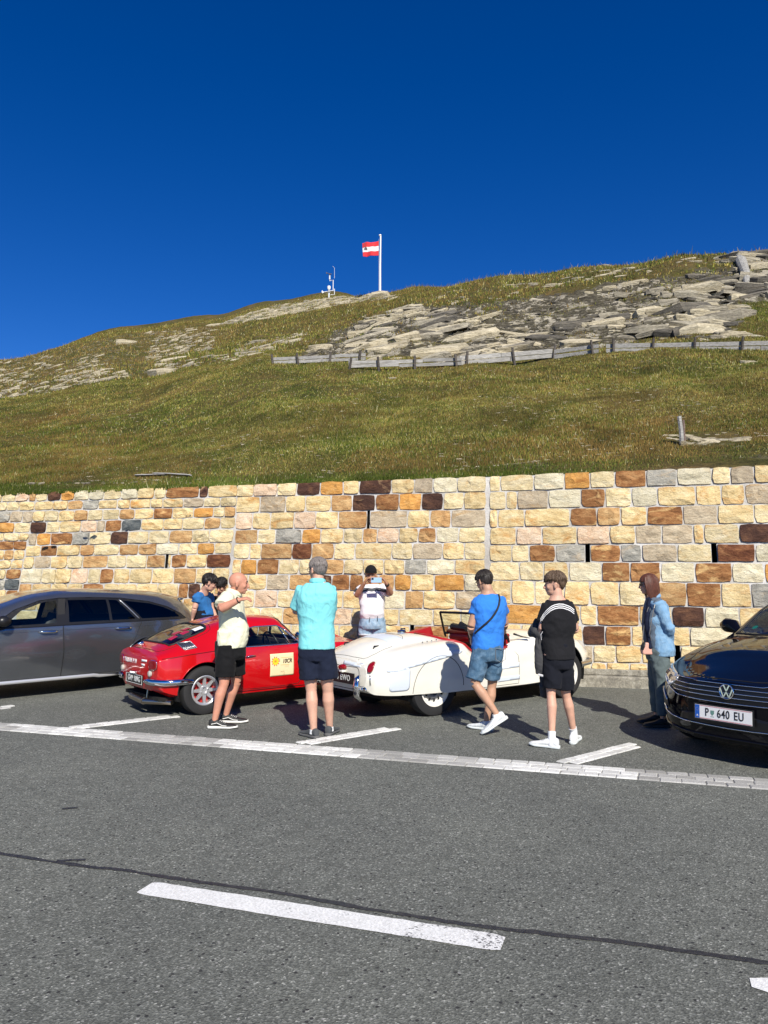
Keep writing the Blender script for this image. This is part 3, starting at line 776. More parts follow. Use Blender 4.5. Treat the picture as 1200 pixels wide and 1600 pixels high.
# ---- grass: tufts of blades, one countless mass
def grass(n, ymin, ymax, amin, amax, hh, ww, seed, dens=None):
    r = np.random.default_rng(seed)
    a = r.uniform(amin, amax, n); Y0 = np.interp(a, A, YY[:, 0]); y = ymin + (ymax - ymin) * r.uniform(0, 1, n) ** .8
    y = np.maximum(y, Y0 + r.uniform(-.02, .25, n)); x = a * y; z = hz(x, y)
    px, py = to_px(x, y, z)
    rm = in_poly(px, py, ROCKPOLY) | in_poly(px, py, ROCK2)
    pick = r.uniform(0, 1, n) > np.where(rm, np.where(fbm(x * .33, y * .33, 0, 3, 91) > .0, .93, .35), 0.0) + np.where(in_poly(px, py, FARROCK) | in_poly(px, py, SUMROCK), .5, 0) + np.where(in_poly(px, py, [(1030, 690), (1060, 676), (1150, 673), (1160, 692), (1120, 699)]), .93, 0)
    pick &= fbm(x * .9, y * .9, 0, 3, 77) > -.75
    x, y, z = x[pick], y[pick], z[pick]; m = len(x)
    h = hh * r.uniform(.45, 1.35, m) * (1 + .6 * fbm(x * .5, y * .5, 0, 3, 41)); w = ww * r.uniform(.6, 1.4, m)
    th = r.uniform(0, 2 * pi, m); lean = r.uniform(-.5, .5, (m, 2)) * h[:, None]
    p0 = np.stack([x - np.cos(th) * w / 2, y - np.sin(th) * w / 2, z - .02], -1)
    p1 = np.stack([x + np.cos(th) * w / 2, y + np.sin(th) * w / 2, z - .02], -1)
    p2 = np.stack([x + lean[:, 0], y + lean[:, 1], z + h], -1)
    V = np.stack([p0, p1, p2], 1).reshape(-1, 3); F = np.arange(3 * m).reshape(-1, 3)
    patch = fbm(x * .22, y * .22, 0, 4, 51); p2_ = fbm(x * 1.3, y * 1.3, 0, 3, 52); u = r.uniform(0, 1, m)
    px, py = to_px(x, y, z)
    # colours: green, olive, straw, rust
    C = np.array([[.052, .078, .012], [.115, .122, .022], [.240, .205, .058], [.160, .105, .032], [.36, .34, .19]])
    k = patch * .65 + p2_ * .75 + (u - .5) * 1.9
    rusty = in_poly(px, py, [(520, 740), (560, 700), (760, 690), (900, 660), (1200, 640), (1200, 700), (950, 735), (800, 742)]) | in_poly(px, py, [(0, 760), (0, 640), (120, 640), (330, 720), (330, 760)])
    brn = np.clip(1.6 * fbm(x * .45, y * .45, 0, 3, 71), 0, 1); k = k + rusty * .12 + rusty * brn * .6 - np.where(py > 735 - (px * .0) + np.interp(px, [0, 400, 800, 1200], [22, 8, -8, -24]), .85, 0)
    k = k + np.clip((y - 34) / 40, 0, 1) * .42 + in_poly(px, py, FARROCK) * .35 + (in_poly(px, py, ROCKPOLY) | in_poly(px, py, ROCK2)) * .3
    ci = np.digitize(k, [-.55, .12, .52]); ci = np.where((ci == 2) & rusty, 3, ci); ci = np.where(u > .965, 4, ci)
    sh_ = 1 + .55 * fbm(x * .7, y * .7, 0, 3, 61) + .40 * fbm(x * 2.4, y * 2.4, 0, 2, 62)
    col = C[ci] * r.uniform(.7, 1.35, (m, 1)) * np.clip(sh_, .45, 1.6)[:, None]
    return V, F, col
gv = []; gf = []; gc = []; off = 0
for args in ((380000, 12, 22, -.56, .58, .042, .016, 1), (9000, 12, 24, -.56, .58, .15, .010, 5), (320000, 20, 42, -.58, .58, .065, .028, 2), (130000, 40, 112, -.62, .58, .15, .08, 3), (16000, 46, 108, -.6, .56, .40, .05, 4), (70000, 11, 60, -1.25, -.56, .09, .05, 6), (60000, 10, 56, .58, 1.3, .09, .05, 7)):
    v, f, c = grass(*args); gv.append(v); gf.append(f + off); gc.append(c); off += len(v)
gv = np.concatenate(gv); gf = np.concatenate(gf); gc = np.concatenate(gc)
gme = np_mesh('grass', gv, gf)
ca = gme.color_attributes.new('tint', 'FLOAT_COLOR', 'POINT')
cc = np.ones((len(gv), 4), np.float32); cc[:, :3] = np.repeat(gc, 3, 0); ca.data.foreach_set('color', cc.ravel())
def m_grass():
    m = mat('grass', (.1, .1, .04), .8, spec=.12)
    a = nd(m, 'ShaderNodeAttribute', attribute_name='tint'); lk(m, a.outputs['Color'], bsdf(m).inputs['Base Color'])
    return m
link('grass', gme, m_grass(), kind='stuff', label='short olive and straw coloured mountain grass')

# ---- rocks
def m_rock(name, cs, sc=1.0):
    m = mat(name, cs[1], .9, spec=.25); P = pos(m)
    mp = nd(m, 'ShaderNodeMapping'); mp.inputs['Scale'].default_value = (.6, .6, 3.5); lk(m, P, mp.inputs[0])
    c = ramp(m, noise(m, mp.outputs[0], 1.5 * sc, 7, .66, .4), [(.3, cs[0]), (.5, cs[1]), (.7, cs[2])]).outputs[0]
    c = mix(m, .6, c, ramp(m, noise(m, mp.outputs[0], 13 * sc, 6, .72), [(.38, (.30, .28, .25)), (.54, (1.14, 1.14, 1.14))]).outputs[0], 'MULTIPLY')
    R = ramp(m, orand(m), [(0, (.78, .78, .78)), (1, (1.1, 1.1, 1.1))]).outputs[0]; c = mix(m, 1.0, c, R, 'MULTIPLY')
    lk(m, c, bsdf(m).inputs['Base Color']); bump(m, noise(m, mp.outputs[0], 5 * sc, 7, .7), .9, .12); return m
M_RK = [m_rock('rock_pale', [(.30, .255, .17), (.50, .44, .31), (.62, .56, .42)]), m_rock('rock_grey', [(.17, .15, .12), (.36, .325, .25), (.48, .44, .34)]), m_rock('rock_dark', [(.06, .055, .05), (.13, .12, .10), (.24, .21, .17)])]
def slab_mesh(seed, flat=.25):
    r = random.Random(seed); n = r.choice((5, 6, 7)); bm = bmesh.new(); R = []
    ang = sorted([2 * pi * (k + r.uniform(-.3, .3)) / n for k in range(n)])
    rad = [r.uniform(.6, 1.0) for _ in range(n)]
    for h, s in ((-.5, .92), (.25, 1.0), (.5, .84)):
        R.append([bm.verts.new((cos(a) * q * s * .5 + r.uniform(-.03, .03), sin(a) * q * s * .5 + r.uniform(-.03, .03), h * flat + r.uniform(-.03, .03))) for a, q in zip(ang, rad)])
    for k in (0, 1):
        for i in range(n): bm.faces.new((R[k][i], R[k][(i + 1) % n], R[k + 1][(i + 1) % n], R[k + 1][i]))
    c = bm.verts.new((r.uniform(-.1, .1), r.uniform(-.1, .1), flat * .5 + r.uniform(0, .05)))
    for i in range(n): bm.faces.new((R[2][i], R[2][(i + 1) % n], c))
    bmesh.ops.recalc_face_normals(bm, faces=bm.faces); return bm_mesh('slab', bm)
SL = [[slab_mesh(i * 3 + 1, random.Random(i).uniform(.14, .42)) for i in range(14)] for _ in range(3)]
for k in range(3):
    for me in SL[k]: me.materials.append(M_RK[k])
def scatter(poly, n, smin, smax, seed, tilt=.0, mats_=(0, 0, 0, 1, 1, 2), pw=2.2, clump=None, xr=.30):
    r = random.Random(seed); out = []; xs = [p[0] for p in poly]; ys = [p[1] for p in poly]; tries = 0
    while len(out) < n and tries < n * 30:
        tries += 1
        px, py = r.uniform(min(xs), max(xs)), r.uniform(min(ys), max(ys))
        if not in_poly(px, py, poly): continue
        if clump and float(fbm(px / clump, py / clump * 2.2, 0, 2, seed)) < r.uniform(-.18, .28): continue
        p = hill_at(px, py)
        s = smin + (smax - smin) * r.random() ** pw
        out.append((p, s, r.uniform(.55, 1.0), (r.uniform(-.18, .18) + xr, tilt + r.uniform(-.16, .16), r.uniform(-.4, .4)), r.randrange(14), r.choice(mats_)))
    return out
def place_slabs(root, lst, nparts, stuff_name):
    lst.sort(key=lambda q: -q[1] / q[0].y)
    rest = [MB(), MB(), MB()]
    base = root.location if root is not None else Vector((0, 0, 0))
    for i, (p, s, asp, rot, k, mk) in enumerate(lst):
        M = Matrix.Translation(p - base + Vector((0, 0, -s * .035))) @ (Matrix.Rotation(rot[2], 4, 'Z') @ Matrix.Rotation(rot[1], 4, 'Y') @ Matrix.Rotation(rot[0], 4, 'X')) @ Matrix.Diagonal((s * 1.45, s * asp * .85, s * .72, 1))
        if i < nparts:
            o = bpy.data.objects.new('slab', SL[mk][k]); COL.objects.link(o); o.parent = root; o.matrix_local = M
        else:
            me = SL[mk][k]; rest[mk].add([M @ v.co for v in me.vertices], [tuple(q.vertices) for q in me.polygons])
    V = []; F = []; mi = []
    for k in range(3):
        b = len(V); V += rest[k].v; F += [tuple(i + b for i in f) for f in rest[k].f]; mi += [k] * len(rest[k].f)
    if V:
        me = py_mesh(stuff_name, V, F); o = link(stuff_name, me, M_RK, root, kind='stuff'); me.polygons.foreach_set('material_index', mi)
        return o
oc = hill_at(800, 548)
outcrop = empty('rock_outcrop', oc, label='broad outcrop of pale layered slabs above the weathered board fence', cat='rock outcrop')
L1 = scatter([(560, 566), (555, 515), (600, 492), (640, 478), (700, 484), (755, 492), (770, 520), (760, 560), (700, 566)], 120, .4, 2.6, 5, -.22, clump=42)
L1 += scatter([(755, 560), (770, 510), (860, 520), (930, 500), (1040, 480), (1160, 470), (1160, 528), (940, 534), (860, 545)], 85, .3, 2.2, 6, -.03, clump=38)
L1 += scatter([(1010, 530), (1020, 455), (1090, 450), (1155, 462), (1160, 528)], 70, .6, 2.4, 7, .0, (1, 0, 1, 2), xr=-.08)
L1 += scatter([(880, 458), (960, 442), (1110, 430), (1150, 444), (1140, 462), (990, 462)], 40, .3, 1.7, 8, -.05)
L1 += scatter([(650, 505), (720, 498), (735, 520), (660, 532)], 14, 1.2, 2.8, 12, -.15, (1, 2, 1, 0), 1.2, xr=-.12)
L1 += scatter([(880, 500), (960, 490), (975, 506), (890, 515)], 10, .8, 2.0, 13, -.1, (1, 2, 2), 1.2, xr=-.1)
L1 += scatter([(640, 500), (780, 476), (900, 455), (1040, 448), (1150, 460), (1150, 530), (800, 550), (600, 560)], 850, .08, .42, 9, -.05, pw=3, mats_=(0, 1, 1, 2, 2, 2), clump=30)
L1 += scatter([(470, 562), (500, 540), (560, 505), (640, 476), (700, 480), (620, 500), (560, 540), (540, 560)], 160, .2, 1.5, 10, -.25, pw=3, clump=40)
place_slabs(outcrop, L1, 298, 'further_slabs')
cr = hill_at(1190, 462)
crag = empty('rock_crag', cr, label='brown layered crag on the skyline at the right edge of the hill', cat='rock')
L2 = scatter([(1140, 398), (1240, 388), (1260, 465), (1150, 468)], 80, .5, 2.1, 15, 0, (1, 2, 2, 1, 0), 1.4)
place_slabs(crag, L2, 50, 'crag_chips')
# pale upright quartz rib on the crag
b = hill_at(1157, 446); t = hill_at(1154, 416)
qb = MB(); 
b = hill_at(1160, 452); t = hill_at(1152, 402); pts = [b + Vector((.1, -.3, -.4)), b.lerp(t, .3) + Vector((.08, -.5, .0)), b.lerp(t, .65) + Vector((-.15, -.6, .1)), t + Vector((-.1, -.3, -.1))]
qb.tube([p - cr for p in pts], [(.12, .16), (.22, .22), (.30, .28), (.14, .16)], 9)
qb.build('quartz_rib', m_rock('rib_grey', [(.30, .29, .27), (.44, .43, .40), (.54, .53, .50)], 2.0), crag)
bpy.data.objects['quartz_rib'].name = 'pale_rib'
SP = empty('scattered_rocks', hill_at(150, 560), label='pale flat stones strewn over the far left shoulder of the hill', kind='stuff')
L3 = scatter(FARROCK, 1000, .15, 1.0, 21, -.28, (0, 0, 0, 1), 3.6, clump=70)
L3 += scatter(SUMROCK, 380, .25, 1.7, 22, -.25, (0, 0, 0, 1), 2.8)
L3 += scatter(BAND, 170, .2, 1.2, 23, -.2, (0, 0, 1, 1), 3.0, clump=50)
L3 += scatter([(620, 470), (760, 440), (900, 415), (1130, 398), (1150, 410), (880, 445), (760, 480)], 130, .15, 1.0, 24, -.1, (0, 1), 3.5, clump=50)
L3 += scatter([(0, 640), (420, 575), (1200, 560), (1200, 725), (800, 740), (0, 765)], 1500, .025, .13, 25, 0, (0, 0, 1, 0), 2.6, clump=90)
o = place_slabs(None, L3, 0, 'scattered_stones'); tag(o, label='pale flat stones strewn over the hillside', kind='stuff')
bpy.data.objects.remove(SP)
def single(px, py, size, label, asp=.6, mk=0, k=3, tilt=0.0, zs=.8):
    p = hill_at(px, py); o = bpy.data.objects.new('rock', SL[mk][k]); COL.objects.link(o)
    o.location = p - Vector((0, 0, size * .02)); o.scale = (size, size * asp, size * zs); o.rotation_euler = (.25, tilt, .1)
    tag(o, label, 'rock')
single(256, 583, 2.3, 'pale broad rock jutting from the left grass slope', k=5)
single(268, 562, 2.8, 'thin pale slab above the broad rock on the left slope', .4, k=7, tilt=-.2, zs=.5)
single(196, 537, 2.6, 'white rock among scattered stones near the left skyline', k=2)
single(868, 446, 1.9, 'large pale slab high on the slope, left of the big outcrop', .5, k=8, zs=.6)
single(1166, 566, .7, 'small pale stone lying just below the right end of the board fence', k=4)
single(614, 592, .45, 'small grey stone in the grass below the board fence', mk=1, k=9)
# low ledge near the wall
lp = [(1040, 690), (1060, 678), (1145, 675), (1157, 690), (1120, 697), (1050, 695)]
ledge = empty('rock_ledge', hill_at(1098, 688), label='low flat pinkish rock ledge behind the leaning post above the wall', cat='rock')
place_slabs(ledge, [(p - Vector((0, 0, .05)), *r_) for p, *r_ in scatter(lp, 90, .12, .55, 31, 0, (0, 0, 0, 1), 1.6)], 90, 'ledge_chips')
# summit cairn block under the flagpole
FPB = hill_at(594, 464)
# ------------------------------------------------------------------ things on the hill
def m_wood(name, cs):
    m = mat(name, cs[1], .9, spec=.2); T = objc(m); mp = nd(m, 'ShaderNodeMapping'); mp.inputs['Scale'].default_value = (.8, 9, 14); lk(m, T, mp.inputs[0])
    c = ramp(m, noise(m, mp.outputs[0], 2.0, 5, .7, .3), [(.3, cs[0]), (.5, cs[1]), (.7, cs[2])]).outputs[0]
    c = mix(m, 1.0, c, ramp(m, orand(m), [(0, (.75, .75, .75)), (1, (1.15, 1.15, 1.15))]).outputs[0], 'MULTIPLY')
    lk(m, c, bsdf(m).inputs['Base Color']); bump(m, noise(m, mp.outputs[0], 3.0, 5, .7), .6, .02); return m
M_WOOD = m_wood('weathered_wood', [(.16, .155, .145), (.33, .32, .30), (.46, .45, .43)])
M_WOODD = m_wood('dark_wood', [(.04, .035, .03), (.09, .08, .07), (.15, .13, .12)])
def board_fence(x0, y0, x1, y1, posts, label, hgt=16, boards=2, depth=None):
    """ends in photo pixels of the foot line; stands on the hill"""
    A0, A1 = hill_at(x0, y0), hill_at(x1, y1)
    if depth: A0, A1 = at(x0, y0, depth), at(x1, y1, depth * (A1.y / A0.y) if abs(A1.y - A0.y) < 4 else depth)
    root = empty('board_fence', A0, label=label, cat='fence', group='weathered board fences across the slope')
    L = (A1 - A0).length; d = (A1 - A0) / L
    H = hgt / FPX * A0.y; bh = H / boards
    r = random.Random(int(x0)); up = Vector((0, -.12, 1)).normalized()
    xs = [0] + [(p - x0) / (x1 - x0) * L for p in posts] + [L]
    for b in range(boards):
        q = 0
        while q < L - .1:
            ln = min(r.uniform(1.6, 3.4), L - q)
            if L - q - ln < .5: ln = L - q
            a = d * q + up * (bh * (b + .5) + r.uniform(-.02, .02)); c = d * (q + ln - .02) + up * (bh * (b + .5) + r.uniform(-.02, .02))
            mb = MB(); t = (c - a).normalized(); n = t.cross(up).normalized(); hh = bh * .43; nseg = 3; V = []
            for i in range(nseg + 1):
                p = a.lerp(c, i / nseg); w1 = hh * r.uniform(.85, 1.05); w2 = hh * r.uniform(.85, 1.05)
                V += [p + up * w1 + n * .02, p + up * w1 - n * .02, p - up * w2 - n * .02, p - up * w2 + n * .02]
            F = [(0, 1, 2, 3), tuple(4 * nseg + k for k in (3, 2, 1, 0))]
            for i in range(nseg):
                for k in range(4): F.append((4 * i + k, 4 * i + 4 + k, 4 * i + 4 + (k + 1) % 4, 4 * i + (k + 1) % 4))
            o = mb.add(V, F).build('board', M_WOOD, root); q += ln
    for p in posts:
        q = (p - x0) / (x1 - x0) * L; ln = (r.uniform(-.12, .12), 0)
        pb = MB(); b0 = d * q + Vector((0, -.09, -.25)); b1 = b0 + up * (H * 1.32 + .25) + Vector((ln[0], 0, 0))
        pb.tube([b0, b1], [.055, .045], 6); pb.build('post', M_WOODD, root)
    return root
board_fence(425, 569, 572, 563, (428, 468, 516, 562), 'leftmost weathered board fence section, thin and half sunk in the grass', 11, 2)
board_fence(545, 576, 722, 571, (545, 593, 649, 714), 'second weathered board fence section from the left, with a dark post at its left end', 12, 2)
board_fence(718, 572, 864, 560, (728, 803, 863), 'weathered board fence section with three posts below the big outcrop', 16, 2)
board_fence(866, 561, 936, 552, (926,), 'short weathered board fence section just left of the gap', 15, 2)
board_fence(947, 552, 1215, 549, (958, 1022, 1088, 1160), 'longest weathered board fence section, right of the gap', 16, 2)

# short post above the wall, fallen board in the grass
pb = hill_at(1067, 722); root = empty('wooden_post', pb, label='short grey wooden post leaning at the grass edge just above the wall', cat='post')
sc_ = pb.y / FPX
MB().tube([(-.0, 0, -.2), (-.012, 0, 46 * sc_ * .5), (-.03, .02, 46 * sc_)], [.042, .04, .037], 6).build('post', M_WOOD, root)
MB().tube([(.055, .01, -.2), (.035, .01, 40 * sc_)], [.02, .018], 5).build('split_stake', m_wood('brown_wood', [(.12, .08, .07), (.22, .16, .14), (.3, .24, .2)]), root)
p0, p1 = hill_at(212, 745), hill_at(298, 745)
root = empty('fallen_board', p0, label='grey board lying flat in the grass close above the wall', cat='board')
MB().tube([Vector((0, 0, .03)), (p1 - p0) * .55 + Vector((0, 0, .045))], [(.05, .02), (.045, .018)], 4).build('board', M_WOOD, root)
MB().tube([(p1 - p0) * .33 + Vector((0, .02, .07)), (p1 - p0) * .62 + Vector((0, 0, .06)), (p1 - p0) + Vector((0, 0, .03))], [(.045, .018)] * 3, 4).build('board', M_WOOD, root)

# flagpole and flag
px_m = FPB.y / FPX
M_WHITE = mat('white_metal', (.78, .78, .76), .35)
Hp = 101 * px_m
root = empty('flagpole', FPB, label='tall white flagpole standing on the summit rocks', cat='flagpole')
MB().tube([(0, 0, -.3), (0, 0, Hp * .5), (.05, 0, Hp)], [.11, .10, .08], 10).build('pole', M_WHITE, root, smooth='auto')
MB().lathe([(0, Hp + .22), (.12, Hp + .16), (.16, Hp + .06), (.1, Hp - .02), (0, Hp - .04)], 10).build('pole_cap', M_WHITE, root, smooth=True)
MB().tube([(-.16, -.1, .3), (-.14, -.1, Hp * .95)], .012, 4).build('halyard', mat('rope', (.5, .5, .48), .8), root)
# flag: red, white, red with a dark crest, streaming to the left
fw, fh = 27 * px_m, 24.5 * px_m; nx, nz = 40, 24; V = []; F = []; mi = []
for i in range(nx + 1):
    for j in range(nz + 1):
        a, b = i / nx, j / nz
        wav = .26 * fw * .25 * sin(a * 7.5 + b * 2.0) * a ** .7 + .10 * sin(a * 15 - b * 3) * a
        drop = -.06 * fh * a * a - .05 * fh * sin(a * 4) * (1 - b)
        V.append((-fw * a * (1 - .05 * b * b) - .14, wav + .35 * a, -fh * b * (1 - .07 * a) + drop))
for i in range(nx):
    for j in range(nz):
        F.append((i * (nz + 1) + j, (i + 1) * (nz + 1) + j, (i + 1) * (nz + 1) + j + 1, i * (nz + 1) + j + 1))
        b = (j + .5) / nz; a = (i + .5) / nx; k = 1 if .34 < b < .67 else 0
        ea, eb = (a - .80) / .10, (b - .46) / .13
        if k == 1 and ea * ea + eb * eb < 1 and not (abs(ea) < .35 and eb > .5): k = 2
        mi.append(k)
me = py_mesh('flag', V, F); me.shade_smooth()
def cloth(name, c): 
    m = mat(name, c, .8, sheen=.2); return m
flag = link('flag', me, [cloth('flag_red', (.62, .02, .03)), cloth('flag_white', (.78, .78, .78)), cloth('flag_crest', (.12, .10, .10))], label='red white red flag with a small dark crest streaming left from the flagpole', cat='flag')
me.polygons.foreach_set('material_index', mi); flag.location = FPB + Vector((0, 0, Hp - .55))
m = flag.modifiers.new('s', 'SOLIDIFY'); m.thickness = .012

# weather station
wb = hill_at(514, 466); k = wb.y / FPX
root = empty('weather_station', wb, label='slim white weather station mast with wind sensors left of the flagpole', cat='weather station')
mm = mat('station_metal', (.62, .64, .66), .5); dk = mat('sensor_black', (.03, .03, .035), .5)
MB().tube([(0, 0, -.4), (0, 0, 15 * k)], .11, 8).build('mast', mm, root)
MB().lathe([(.02, 14.5 * k), (.20, 15 * k), (.21, 19 * k), (.16, 20 * k), (0, 20.3 * k)], 12).build('rain_gauge', M_WHITE, root, smooth='auto')
for z in (9.2, 10.3, 11.4, 12.5): MB().lathe([(.06, (z - .35) * k), (.19, (z - .1) * k), (.06, (z + .3) * k)], 12).build('radiation_shield', M_WHITE, root)
MB().tube([(-10 * k, 0, 10 * k), (0, 0, 11.4 * k)], .05, 6).build('arm', mm, root)
MB().tube([(-9 * k, 0, 8.6 * k), (-10.5 * k, 0, 9.6 * k), (-10.9 * k, 0, 12.2 * k)], [.13, .14, .07], 8).build('sensor_cup', M_WHITE, root)
MB().tube([(0, 0, 12.2 * k), (6 * k, 0, 12.4 * k), (6.6 * k, 0, 12.3 * k)], .045, 6).build('arm', mm, root)
MB().tube([(2.6 * k, 0, 5.6 * k), (8.8 * k, 0, 5.8 * k), (8.8 * k, 0, 15.5 * k)], .05, 6).build('bracket', mm, root)
MB().tube([(6.6 * k, 0, 12 * k), (6.6 * k, 0, 30 * k), (1.2 * k, 0, 28.6 * k), (1.0 * k, 0, 31 * k)], .055, 6).build('upper_mast', mm, root)
MB().tube([(1.0 * k, 0, 31 * k), (1.0 * k, 0, 37.5 * k)], [.10, .08], 8).build('wind_sensor', mm, root)
MB().tube([(1.0 * k, 0, 38 * k), (1.0 * k, 0, 39.6 * k)], .10, 6).build('hub', dk, root)
MB().tube([(3.2 * k, 0, 40 * k), (-3.2 * k, 0, 41.6 * k)], .045, 5).box((-4.0 * k, 0, 41.8 * k), (1.6 * k, .06, 2.4 * k)).box((3.2 * k, 0, 40 * k), (1.5 * k, .12, 1.2 * k)).build('wind_vane', dk, root)
MB().tube([(8.6 * k, 0, 33 * k), (8.6 * k, 0, 50 * k), (5.8 * k, 0, 53 * k)], .022, 4).build('antenna', mm, root)
# summit block
root = tag(MB().tube([FPB + Vector((-1.3, -.5, -.45)), FPB + Vector((-.8, -.5, -.12)), FPB + Vector((.0, -.4, .02)), FPB + Vector((.6, -.4, .0)), FPB + Vector((1.1, -.3, -.45))], [(.3, .25), (.5, .42), (.6, .50), (.55, .50), (.4, .3)], 6).build('rock', M_RK[0], None), 'pale summit rock at the foot of the flagpole', 'rock')
# ------------------------------------------------------------------ car building tools
def m_carpaint(name, c, metal=0.0, rough=.35, flake=False):
    m = mat(name, c, rough, metal, coat=1.0, spec=.5)
    P = objc(m); n = noise(m, P, 3.0, 3, .5)
    r = ramp(m, n, [(.3, tuple(x * .93 for x in c)), (.7, tuple(min(1, x * 1.05) for x in c))]).outputs[0]
    lk(m, r, bsdf(m).inputs['Base Color'])
    # a trace of road dust low on the body
    return m
def m_glass(name, tint=(.75, .8, .78), refl=1.0):
    if name in MATS: return MATS[name]
    m = bpy.data.materials.new(name); m.use_nodes = True; t = m.node_tree; t.nodes.clear()
    o = t.nodes.new('ShaderNodeOutputMaterial'); mx = t.nodes.new('ShaderNodeMixShader'); tr = t.nodes.new('ShaderNodeBsdfTransparent'); gl = t.nodes.new('ShaderNodeBsdfGlossy')
    fr = t.nodes.new('ShaderNodeFresnel'); fr.inputs[0].default_value = 1.5
    ge = t.nodes.new('ShaderNodeNewGeometry'); ma = t.nodes.new('ShaderNodeMath'); ma.operation = 'MULTIPLY_ADD'
    t.links.new(ge.outputs['Backfacing'], ma.inputs[0]); ma.inputs[1].default_value = 1 / 1.5 - 1.5; ma.inputs[2].default_value = 1.5; t.links.new(ma.outputs[0], fr.inputs[0])
    tr.inputs[0].default_value = (*tint, 1); gl.inputs['Roughness'].default_value = .01; gl.inputs[0].default_value = (refl, refl, refl, 1)
    t.links.new(fr.outputs[0], mx.inputs[0]); t.links.new(tr.outputs[0], mx.inputs[1]); t.links.new(gl.outputs[0], mx.inputs[2]); t.links.new(mx.outputs[0], o.inputs[0])
    MATS[name] = m; return m
M_CHROME = mat('chrome', (.78, .78, .79), .08, 1.0)
M_RUBBER = mat('rubber', (.018, .018, .018), .6, spec=.4)
M_TYRE = mat('tyre', (.022, .022, .023), .75, spec=.35); bump(M_TYRE, noise(M_TYRE, objc(M_TYRE), 60, 3), .3, .003)
M_GAP = mat('panel_gap', (.006, .006, .006), .8)
M_DARKIN = mat('dark_interior', (.02, .02, .022), .75)
M_BLKP = mat('black_plastic', (.012, .012, .013), .35)
M_SILVER = mat('silver_metal', (.55, .56, .58), .3, .9)

